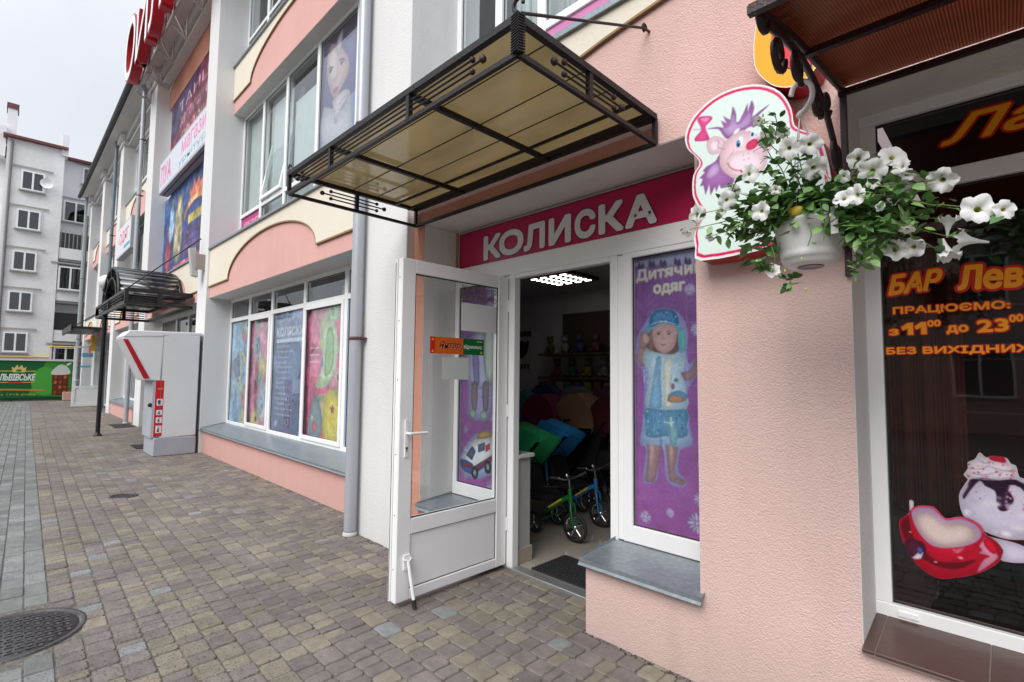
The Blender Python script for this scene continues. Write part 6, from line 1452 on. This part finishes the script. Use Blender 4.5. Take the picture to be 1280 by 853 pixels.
# ------------------------------------------------------------------ grey apartment block closing the street
FB = thing('apartment_block', 'grey brick apartment block five storeys high at the end of the street', 'building', (-37, 2, 0))
BRK = bpy.data.materials.new('grey_brick'); BRK.use_nodes = True; bn = BRK.node_tree; bp = bn.nodes['Principled BSDF']; bp.inputs['Roughness'].default_value = .9
g_ = N(bn, 'ShaderNodeNewGeometry'); mp_ = N(bn, 'ShaderNodeMapping'); mp_.inputs['Rotation'].default_value = (math.pi/2, 0, math.pi/2)
sx_ = N(bn, 'ShaderNodeSeparateXYZ'); cx_ = N(bn, 'ShaderNodeCombineXYZ'); bn.links.new(g_.outputs['Position'], sx_.inputs[0]); bn.links.new(sx_.outputs[1], cx_.inputs[0]); bn.links.new(sx_.outputs[2], cx_.inputs[1])
br = N(bn, 'ShaderNodeTexBrick'); br.inputs['Scale'].default_value = 4; br.inputs['Color1'].default_value = (.78, .78, .79, 1); br.inputs['Color2'].default_value = (.85, .85, .86, 1); br.inputs['Mortar'].default_value = (.66, .66, .66, 1); br.inputs['Mortar Size'].default_value = .015
bn.links.new(cx_.outputs[0], br.inputs['Vector']); n_ = N(bn, 'ShaderNodeTexNoise'); n_.inputs['Scale'].default_value = .8; n_.inputs['Detail'].default_value = 6; bn.links.new(g_.outputs['Position'], n_.inputs['Vector'])
r_ = N(bn, 'ShaderNodeMapRange'); r_.inputs[1].default_value = .3; r_.inputs[2].default_value = .7; r_.inputs[3].default_value = .88; r_.inputs[4].default_value = 1.08; bn.links.new(n_.outputs[0], r_.inputs[0])
v_ = N(bn, 'ShaderNodeVectorMath', operation='SCALE'); bn.links.new(br.outputs[0], v_.inputs[0]); bn.links.new(r_.outputs[0], v_.inputs['Scale']); bn.links.new(v_.outputs[0], bp.inputs['Base Color'])
PLA = mat('pale_render', (.82, .82, .84), .9, .2, 8, .08, .7); RR = mat('red_brown_roof', (.16, .05, .05), .6); CON = mat('grey_concrete', (.36, .36, .36), .9, .2, 10)
F_ = lambda b_, n_: b_.build(n_, FB)
b = MB(); b.box(-46, -34, -.45, 1.64, 0, 12.7, BRK); F_(b, 'wall')
b = MB(); b.box(-46, -34.9, 1.64, 14, 0, 12.5, PLA); F_(b, 'wall')
b = MB(); b.box(-46, -35.2, -9, -.46, 0, 12.0, PLA); F_(b, 'wall')
b = MB(); b.prism([(-33.75, -.6, 12.7), (-33.75, -.6, 12.82), (-40, -.6, 14.2), (-46, -.6, 12.82), (-46, -.6, 12.7)], (0, 2.35, 0), RR); F_(b, 'roof')
b = MB(); b.prism([(-34.6, 1.76, 12.5), (-34.6, 1.76, 12.62), (-40, 1.76, 14.0), (-46, 1.76, 12.62), (-46, 1.76, 12.5)], (0, 12, 0), RR); F_(b, 'roof')
b = MB(); b.prism([(-34.9, -9, 12.0), (-34.9, -9, 12.12), (-40, -9, 13.5), (-46, -9, 12.12), (-46, -9, 12.0)], (0, 8.4, 0), RR); F_(b, 'roof')
b = MB(); b.box(-35.2, -34.4, -.52, -.17, 12.6, 14.3, PLA); b.box(-35.25, -34.35, -.56, -.13, 14.3, 14.55, RR); F_(b, 'chimney')
b = MB(); b.box(-34.8, -34.2, -.75, -.5, 11.8, 13.3, PLA); F_(b, 'chimney')
b = MB(); b.box(-34.6, -33.9, 1.5, 1.76, 12.4, 13.5, PLA); F_(b, 'chimney')
FG = glass_mat('far_window_glass', (.35, .38, .40), 1.9)
def fwin(x, y0, y1, z0, z1, curt=None, n=2):
    b = MB(); f = .07
    b.box(x-.05, x+.03, y0, y1, z0, z0+f, PVC); b.box(x-.05, x+.03, y0, y1, z1-f, z1, PVC)
    for i in range(n+1): y = y0+(y1-y0-f)*i/n; b.box(x-.05, x+.03, y, y+f, z0+f, z1-f, PVC)
    b.box(x-.05, x+.10, y0-.05, y1+.05, z0-.06, z0, CON); b.box(x-.02, x+.012, y0-.3, y1+.3, z1+.12, z1+.2, CON)
    o = F_(b, 'window')
    for i in range(n):
        a = y0+(y1-y0-f)*i/n+f; c = y0+(y1-y0-f)*(i+1)/n; s = MB(); s.box(x-.02, x-.01, a, c, z0+f, z1-f, FG); s.build('pane', o)
    s = MB(); s.box(x-.045, x-.04, y0+f, y1-f, z0+f, z1-f, curt or flat('far_room', (.06, .065, .07))); s.build('curtain', o)
cts = [None, flat('pale_blind', (.45, .45, .46)), flat('beige_blind', (.35, .3, .25)), flat('dim_blind', (.14, .13, .13)), flat('lilac_blind', (.25, .22, .32))]
for i, (z0, ya_) in enumerate(((2.33, -.12), (4.31, -.05), (6.28, -.0), (8.33, .04), (10.27, .10))): fwin(-33.93, ya_, ya_+.86, z0, z0+.97, cts[i % 5])
fwin(-34.83, 2.42, 3.6, 11.4, 12.3, cts[4])
fwin(-34.83, 1.75, 2.75, 9.25, 10.35, cts[2])
# balconies of the recessed right part
for i, (zf, glazed) in enumerate(((5.0, 1), (7.15, 0), (2.95, 0), (1.9, 1))):
    b = MB(); b.box(-34.9, -34.1, 1.66, 4.4, zf-.12, zf, CON); b.box(-34.12, -34.04, 1.66, 4.4, zf, zf+.55 if zf > 2 else zf, PLA) if zf > 2.5 else None
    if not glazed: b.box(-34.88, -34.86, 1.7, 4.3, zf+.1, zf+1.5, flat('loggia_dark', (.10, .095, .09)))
    o = F_(b, 'balcony')
    if not glazed and zf > 6:
        s = MB()
        for j in range(14): s.tube([(-34.08, 1.7+j*.16, zf+.55), (-34.08, 1.7+j*.16, zf+1.5)], .02, CON, 4)
        s.build('railing', o)
fwin(-33.97, 1.68, 2.62, 5.55, 6.75, cts[2]); fwin(-33.97, 1.70, 2.62, 1.95, 2.65, cts[3])
t = thing('satellite_dish', 'white satellite dish beside a top floor window of the grey block', 'satellite dish', (-33.9, 1.0, 10.6))
b = MB(); b.lathe([(.005, -.02), (.15, .0), (.25, .05)], (-33.8, 1.02, 10.75), PVC, 18, 'x'); b.build('dish', t); b = MB(); b.tube([(-34, 1.0, 10.6), (-33.85, 1.02, 10.75)], .02, CON, 5); b.build('arm', t)
for (y, lab, top, x) in ((-.28, 'grey rain pipe down the left corner of the brick block', 12.6, -33.93), (2.66, 'thin dark rain pipe on the block next to the shop building', 9.5, -33.9)):
    b = MB(); b.tube([(x, y, .1), (x, y, top)], .06, mat('rain_pipe', (.20, .19, .20), .5), 8); tag(b.build('rain_pipe'), lab, 'drainpipe')
b = MB(); YEL = mat('yellow_gas_paint', (.60, .42, .10), .5); b.tube([(-33.85, -3, 2.09), (-33.85, 1.56, 2.10), (-33.85, 1.56, 2.66), (-33.85, 2.6, 2.66)], .045, YEL, 7); tag(b.build('gas_pipe'), 'yellow gas pipe running along the wall above the green banner', 'pipe')
b = MB(); b.box(-33.88, -33.80, -4, 2.5, 1.93, 2.03, mat('white_rail', (.6, .6, .62), .5)); b.box(-33.95, -33.90, -4, 2.5, 0, .06, CON)
for y in (-3.9, -1.8, .3, 2.4): b.box(-33.95, -33.9, y, y+.06, 0, 1.95, CON)
tag(b.build('banner_frame'), 'pale metal frame holding the green beer banner', 'frame')
p = boardprint(0, 1, 0, 0, 1, (10, 90, 40), 'x', 'x'); p.mb = MB(); p.mb.box(-33.88, -33.85, -3.9, 2.46, .05, 1.94, ink(8, 92, 44)); p = Print((-33.849, -3.74, .05), (0, 1, 0), (1, 0, 0), p.mb, step=.0004)
p.poly([(4.6, .2), (6.18, .1), (6.18, 1.87), (5.2, 1.87), (4.9, 1.0)], ink(50, 140, 48), 0); p.ell(5.2, .9, .5, .7, ink(70, 160, 60)); p.rect(0, .0, 6.18, .10, ink(6, 60, 34)); p.poly([(0, .38), (3.8, .46), (5.2, .42), (5.2, .49), (3.8, .54), (0, .46)], ink(190, 130, 60))
p.rect(3.0, 1.35, 4.85, 1.40, ink(190, 160, 70)); p.rect(3.0, .82, 4.8, .86, ink(190, 160, 70)); p.rect(3.9, .80, 4.4, .86, ink(190, 40, 40))
p.text('ЛЬВІВСЬКЕ', 3.62, .93, 4.85, 1.24, ink(225, 228, 225), .05, .2)
p.poly([(4.05, 1.32), (4.0, 1.58), (4.1, 1.52), (4.18, 1.68), (4.25, 1.55), (4.34, 1.68), (4.42, 1.52), (4.52, 1.58), (4.47, 1.32)], ink(205, 190, 110)); p.ell(4.26, 1.4, .1, .06, ink(30, 110, 60)); p.text('пиво з 1715 року', 3.1, .20, 4.9, .30, ink(190, 170, 80), .03)
p.poly([(5.48, .2), (6.05, .2), (6.08, 1.3), (5.44, 1.3)], ink(96, 42, 22)); 
for i in range(3):
    for j in range(4): p.ell(5.58+i*.18, .34+j*.25, .06, .09, ink(*((150, 70, 36), (120, 52, 26), (176, 104, 52))[(i+j) % 3]))
p.poly([(5.42, 1.22), (5.5, 1.5), (5.75, 1.72), (6.0, 1.6), (6.12, 1.35), (6.0, 1.22)], ink(205, 205, 200), 3); p.line([(6.05, 1.15), (6.28, 1.1), (6.26, .6), (6.05, .5)], .07, ink(120, 70, 40), 3); p.ell(6.05, 1.75, .12, .05, ink(215, 220, 215), .6)
tag(p.mb.build('beer_banner'), 'green beer banner with white lettering, gold crown and a foaming beer mug', 'banner')
b = MB(); b.prism([(-33.4, 2.1, 0), (-33.1, 2.1, 0), (-33.2, 2.1, .42), (-33.4, 2.1, .42)], (0, .5, 0), mat('pinkish_block', (.45, .25, .22), .9)); tag(b.build('concrete_block', None, .02), 'pinkish concrete block at the right end of the green banner', 'block')

# ------------------------------------------------------------------ things inside the shop
CHR = mat('chrome', (.6, .6, .62), .2, metal=1); TYR = flat('tyre_rubber', (.02, .02, .02), .7)
def ywheel(c, r, par, rimc=CHR, w=.022):
    b = MB(); n = 24; b.lathe([(r*.80, -w*.5), (r*.95, -w*.55), (r, -w*.2), (r, w*.2), (r*.95, w*.55), (r*.80, w*.5)], c, TYR, n, 'y'); o = b.build('wheel', par)
    b = MB(); b.lathe([(r*.80, -w*.4), (r*.74, -w*.5), (r*.68, -w*.3), (r*.68, w*.3), (r*.74, w*.5), (r*.80, w*.4)], c, rimc, n, 'y')
    for i in range(5):
        a = i*2*math.pi/5+.3; b.tube([(c[0]+r*.12*math.cos(a), c[1], c[2]+r*.12*math.sin(a)), (c[0]+r*.70*math.cos(a+.15), c[1], c[2]+r*.70*math.sin(a+.15))], r*.07, rimc, 5)
    b.lathe([(.001, -w*.8), (r*.18, -w*.7), (r*.18, w*.7), (.001, w*.8)], c, rimc, 12, 'y'); b.build('rim', o)
def hood(par, pts, mt, th=.25, nm='hood', ribs=3):
    """folding fabric hood: a curved sheet across the thing, drawn from its side outline"""
    b = MB(); n = 8
    P = pts; vs = []; m_ = len(P)
    for j in range(n+1):
        f = j/n-.5; k = 1-.10*(2*f)**2
        for (x, y, z) in P: vs.append((x, y+th*(f+.5), z-.06*(2*f)**2))
    fs = [(j*m_+i, j*m_+i+1, (j+1)*m_+i+1, (j+1)*m_+i) for j in range(n) for i in range(m_-1)]
    b.add(vs, fs, mt, True); b.add(P, [tuple(range(m_))], mt); b.add([(x, y+th, z-.06) for x, y, z in P], [tuple(range(m_))], mt)
    o = b.build(nm, par); md = o.modifiers.new('solid', 'SOLIDIFY'); md.thickness = .004; return o
def tricycle(x, y, fr, hd, label, dz=0):
    t = thing('kids_tricycle', label, 'tricycle', (x, y, .02), 'kids tricycles inside the shop door')
    z = .02
    ywheel((x, y, z+.135), .135, t); ywheel((x-.46, y-.05, z+.10), .10, t); ywheel((x-.46, y+.30, z+.10), .10, t)
    b = MB(); b.tube([(x-.0, y-.03, z+.135), (x-.03, y-.03, z+.33), (x-.045, y, z+.36)], .010, fr, 7); b.tube([(x-.0, y+.03, z+.135), (x-.03, y+.03, z+.33), (x-.045, y, z+.36)], .010, fr, 7); b.build('fork', t)
    b = MB(); b.tube(smooth2([(x-.055, y, z+.40), (x-.14, y, z+.36), (x-.30, y, z+.25), (x-.46, y+.1, z+.17)], 3, False), .025, fr, 8); b.tube([(x-.46, y-.04, z+.11), (x-.46, y+.30, z+.11)], .013, fr, 6); b.tube([(x-.05, y, z+.34), (x-.06, y, z+.47)], .02, fr, 8); b.build('frame', t)
    b = MB(); b.tube([(x-.14, y-.027, z+.365), (x-.29, y-.027, z+.268)], .012, ink(214, 190, 40), 6); b.build('label_stripe', t)
    b = MB(); b.tube([(x-.06, y, z+.46), (x-.07, y, z+.56)], .011, CHR, 7); b.tube(smooth2([(x-.03, y-.2, z+.60), (x-.06, y-.1, z+.57), (x-.07, y, z+.56), (x-.06, y+.1, z+.57), (x-.03, y+.2, z+.60)], 3, False), .010, CHR, 7); b.tube([(x-.03, y-.2, z+.60), (x-.10, y-.24, z+.60)], .014, IRON, 7); b.sphere((x-.055, y-.05, z+.60), .022, CHR, 8); b.build('handlebar', t)
    BK = flat('black_fabric', (.025, .025, .03), .8)
    b = MB(); b.prism([(x-.30, y-.06, z+.32), (x-.56, y-.06, z+.30), (x-.60, y-.06, z+.34), (x-.68, y-.06, z+.62), (x-.62, y-.06, z+.62), (x-.54, y-.06, z+.38), (x-.30, y-.06, z+.37)], (0, .28, 0), BK); b.build('seat', t, .01)
    b = MB(); b.tube(smooth2([(x-.55, y-.09, z+.42), (x-.40, y-.10, z+.46), (x-.26, y-.02, z+.46), (x-.24, y+.09, z+.46), (x-.40, y+.26, z+.46), (x-.55, y+.24, z+.42)], 3, False), .012, IRON, 7); b.build('guard_ring', t)
    b = MB(); b.tube([(x-.60, y-.09, z+.20), (x-.70, y-.09, z+.95)], .011, hd, 6); b.tube([(x-.60, y+.24, z+.20), (x-.70, y+.24, z+.95)], .011, hd, 6); b.tube(smooth2([(x-.56, y-.10, z+.72), (x-.45, y-.10, z+.76), (x-.38, y-.10, z+.70)], 3, False), .008, IRON, 5); b.build('push_bar', t)
    hood(t, [(x-.76, y-.10, z+.62+dz), (x-.78, y-.10, z+.95+dz), (x-.70, y-.10, z+1.03+dz), (x-.34, y-.10, z+.93+dz), (x-.52, y-.10, z+.74+dz), (x-.68, y-.10, z+.60+dz)], hd, .33)
    b = MB(); b.box(x-.02, x+.02, y-.13, y-.05, z+.12, z+.14, IRON); b.box(x-.02, x+.02, y+.05, y+.13, z+.13, z+.15, IRON); b.build('pedals', t)
    return t
GRN = mat('green_fabric', (.03, .46, .16), .7, .1, 50); BLU = mat('blue_fabric', (.03, .34, .85), .7, .1, 50)
tricycle(-2.888, 3.741, mat('green_paint', (.01, .15, .03), .3), GRN, 'green pushable tricycle with green hood, nearest the shop doorway')
tricycle(-3.0, 4.30, mat('blue_paint', (.03, .20, .50), .3), BLU, 'blue pushable tricycle with blue hood, behind the green one')
def stroller(x, y, col, label, zt=1.3):
    t = thing('stroller', label, 'stroller', (x, y, .02), 'strollers in a row inside the shop')
    BK = flat('black_fabric', (.025, .025, .03), .8)
    for (dx, dy) in ((-.25, 0), (.25, 0), (-.25, .42), (.25, .42)): ywheel((x+dx, y+dy, .13), .11, t)
    b = MB()
    for dy in (0, .42): b.tube([(x-.25, y+dy, .13), (x+.1, y+dy, .6), (x+.38, y+dy, 1.0)], .012, IRON, 6); b.tube([(x+.25, y+dy, .13), (x-.15, y+dy, .62)], .012, IRON, 6)
    b.tube([(x+.38, y, 1.0), (x+.38, y+.42, 1.0)], .014, IRON, 6); b.build('frame', t)
    b = MB(); b.prism([(x-.34, y+.02, .52), (x-.28, y+.02, .44), (x+.22, y+.02, .46), (x+.34, y+.02, .90), (x+.26, y+.02, .95), (x+.12, y+.02, .64), (x-.3, y+.02, .68)], (0, .38, 0), BK); b.build('seat', t, .02)
    arc = [(x+.22, y-.01, zt-.40)]+[(x-.06+.28*math.cos(a), y-.01, zt-.32+.32*math.sin(a)) for a in np.linspace(.1, 2.9, 8)]+[(x-.1, y-.01, zt-.42)]
    hood(t, arc, col, .44); return t
MAR = mat('maroon_fabric', (.20, .015, .06), .8, .1, 50); BEI = mat('beige_fabric', (.36, .22, .12), .8); TEA = mat('teal_fabric', (.03, .20, .22), .8); DKM = mat('dark_red_fabric', (.11, .01, .02), .8)
stroller(-4.20, 4.75, MAR, 'stroller with maroon hood behind the tricycles'); stroller(-3.72, 4.85, BEI, 'stroller with beige hood in the middle of the row', 1.32); stroller(-3.25, 4.9, DKM, 'stroller with dark red hood at the right of the row', 1.3); stroller(-4.75, 4.95, TEA, 'stroller with teal hood at the left of the row', 1.32)
nms0 = ['brown', 'red', 'cream', 'green', 'blue', 'yellow', 'pink', 'grey']; ords = ['first', 'second', 'third', 'fourth', 'fifth', 'sixth', 'seventh', 'eighth', 'ninth']
TC0 = [(.25, .18, .1), (.3, .06, .04), (.5, .45, .35), (.08, .2, .1), (.1, .12, .3), (.35, .3, .1), (.3, .1, .15), (.4, .4, .42)]
NAV = mat('navy_fabric', (.03, .04, .12), .8); GRY = mat('grey_fabric', (.16, .16, .18), .8); OLV = mat('plum_fabric', (.12, .04, .10), .8)
stroller(-4.45, 5.15, NAV, 'stroller with navy hood in the back row', 1.42); stroller(-3.95, 5.18, GRY, 'stroller with grey hood in the back row', 1.40); stroller(-3.45, 5.2, OLV, 'stroller with plum hood in the back row', 1.42)
for i in range(9):
    x = -4.68+i*.155; mt = flat('goods_%d' % i, tuple(v_*.5 for v_ in TC0[i % 8]), .8); b = MB(); z1 = 1.475; hh_ = .16+.05*(i % 3)
    b.tube([(x, 5.33, z1), (x, 5.33, z1-.03)], .004, IRON, 5); b.prism([(x-.05, 5.30, z1-.03), (x+.05, 5.30, z1-.03), (x+.06, 5.30, z1-.03-hh_), (x-.02, 5.30, z1-.05-hh_), (x-.06, 5.30, z1-.02-hh_)], (0, .05, 0), mt)
    tag(b.build('hanging_bag', None, .006), 'small %s package hanging below the lower shelf board, %s from the left' % (nms0[i % 8], ords[i]), 'package', 'packages hanging under the toy shelf')
t = thing('toy_shelf', 'dark wall shelf full of toys at the back of the shop', 'shelf', (-4.2, 5.5, 1.5))
WD = flat('shelf_wood', (.10, .05, .03))
b = MB(); b.box(-4.75, -3.2, 5.3, 5.64, 1.80, 1.83, WD); b.box(-4.75, -3.2, 5.3, 5.64, 1.48, 1.51, WD); b.build('shelf_board', t); b = MB(); b.box(-4.55, -3.3, 5.60, 5.645, 1.83, 2.4, flat('brown_board', (.09, .06, .05))); b.build('back_panel', t)
TC = [(.25, .18, .1), (.3, .06, .04), (.5, .45, .35), (.08, .2, .1), (.1, .12, .3), (.35, .3, .1), (.3, .1, .15), (.4, .4, .42)]
nms = ['brown', 'red', 'cream', 'green', 'blue', 'yellow', 'pink', 'grey']
for i in range(8):
    x = -4.62+i*.13; z = 1.83 if i % 2 == 0 else 1.51; mt = flat('toy_%s' % nms[i], tuple(v_*.45 for v_ in TC[i]), .8); tt = thing('soft_toy', '%s soft toy sitting on the %s board of the toy shelf' % (nms[i], 'upper' if i % 2 == 0 else 'lower'), 'toy', (x, 5.42, z), 'soft toys on the shelf')
    b = MB(); b.sphere((x, 5.42, z+.075), .07, mt, 10, (.9, .8, 1.1)); b.sphere((x-.05, 5.38, z+.03), .03, mt, 7); b.sphere((x+.05, 5.38, z+.03), .03, mt, 7); b.build('body', tt)
    b = MB(); b.sphere((x, 5.41, z+.19), .05, mt, 10); b.sphere((x-.04, 5.41, z+.235), .02, mt, 7); b.sphere((x+.04, 5.41, z+.235), .02, mt, 7); b.build('head', tt)
p = boardprint(-5.52, -5.18, 5.635, 1.56, 2.24, (190, 180, 175), 'x', 'x', th=.01); p.rect(.02, .56, .32, .64, ink(120, 30, 40)); p.poly([(.06, .3), (.1, .5), (.2, .46), (.28, .5), (.26, .34), (.2, .26), (.12, .22)], ink(50, 45, 50), 2)
for i in range(4): p.rect(.04+i*.07, .06, .09+i*.07, .14, ink(90, 80, 80))
tag(p.mb.build('wall_poster'), 'pale poster with dark figures on the back wall of the shop', 'poster')

# ------------------------------------------------------------------ the other side of the street (seen in the glass)
OB = thing('opposite_building', 'pale brown building with tiled roof across the street, behind the viewpoint', 'building', (-4, -14, 0))
OBK = mat('opposite_brick', (.52, .43, .37), .9, .3, 12, .15, 1.5)
b = MB(); b.box(-22, 14, -22, -15, -.1, 6.0, OBK); b.build('wall', OB)
b = MB(); b.prism([(-22.5, -14.4, 5.95), (-22.5, -14.4, 6.1), (-22.5, -18.5, 8.2), (-22.5, -22.5, 6.1), (-22.5, -22.5, 5.95)], (37, 0, 0), mat('roof_tiles', (.12, .05, .04), .8, .4, 6)); b.build('roof', OB)
for fl in (0, 1):
    for i in range(11):
        x = -20+i*3.1; z = 1.0+fl*2.8; b = MB(); f = .07
        b.box(x, x+1.4, -15.0, -14.93, z, z+f, PVC); b.box(x, x+1.4, -15.0, -14.93, z+1.5-f, z+1.5, PVC)
        for xx in (x, x+.665, x+1.33): b.box(xx, xx+f, -15.0, -14.93, z+f, z+1.5-f, PVC)
        o = b.build('window', OB); s_ = MB(); s_.box(x+f, x+1.33, -14.985, -14.975, z+f, z+1.5-f, flat('opposite_pane', (.10, .11, .12), .15)); s_.build('pane', o)
BARK = mat('bark', (.10, .07, .05), .9, .6, 30)
rr = random.Random(3)
for (tx, ty, hh_, lab) in ((-9.5, -10.5, 8.5, 'leafy street tree across the street, left of the viewpoint'), (1.5, -10.0, 7.5, 'leafy street tree across the street, right of the viewpoint')):
    t = thing('street_tree', lab, 'tree', (tx, ty, 0), 'trees on the other side of the street')
    b = MB(); b.tube([(tx, ty, -.1), (tx+.1, ty, hh_*.3), (tx-.05, ty, hh_*.6)], .17, BARK, 8, r1=.07)
    cl = []
    for i in range(9):
        a = i*2.4; q0 = Vector((tx+.05, ty, hh_*(.3+.03*i))); q1 = q0+Vector((math.cos(a)*1.5, math.sin(a)*1.5, 1.3+rr.random())); b.tube([tuple(q0), tuple(q0.lerp(q1, .5)+Vector((0, 0, -.1))), tuple(q1)], .06, BARK, 5, r1=.02); cl.append(q1)
    cl.append(Vector((tx, ty, hh_*.8))); b.build('trunk', t)
    b = MB()
    for c_ in cl:
        for i in range(150):
            d_ = Vector((rr.gauss(0, .55), rr.gauss(0, .55), rr.gauss(0, .45))); P_ = c_+d_; u_ = Vector((rr.uniform(-1, 1), rr.uniform(-1, 1), rr.uniform(-1, 1))).normalized()*.14; w_ = u_.cross(Vector((rr.uniform(-1, 1), rr.uniform(-1, 1), 1))).normalized()*.07
            b.add([tuple(P_-u_), tuple(P_+w_), tuple(P_+u_), tuple(P_-w_)], [(0, 1, 2, 3)], LEAF[rr.randrange(3)])
    kind(b.build('crown', t, fix=False), 'stuff')

p = Photo((-.40, 2.50, 2.93), (1, 0, 0), (0, -1, 0), 2.6, .62, 120, seed=12); p.mb.box(-.40, 2.2, 2.502, 2.54, 2.93, 3.55, REDSIDE); p.grad(ink(196, 92, 60), ink(206, 110, 76))
p.line([(0, .12), (.3, .2), (.55, .32), (.8, .30), (1.1, .42), (1.5, .38), (2, .5), (2.6, .45)], .13, ink(255, 214, 90), 4)
tag(p.mb.build('bar_signboard'), 'red signboard with yellow wave on the wall above the brown canopy', 'sign')
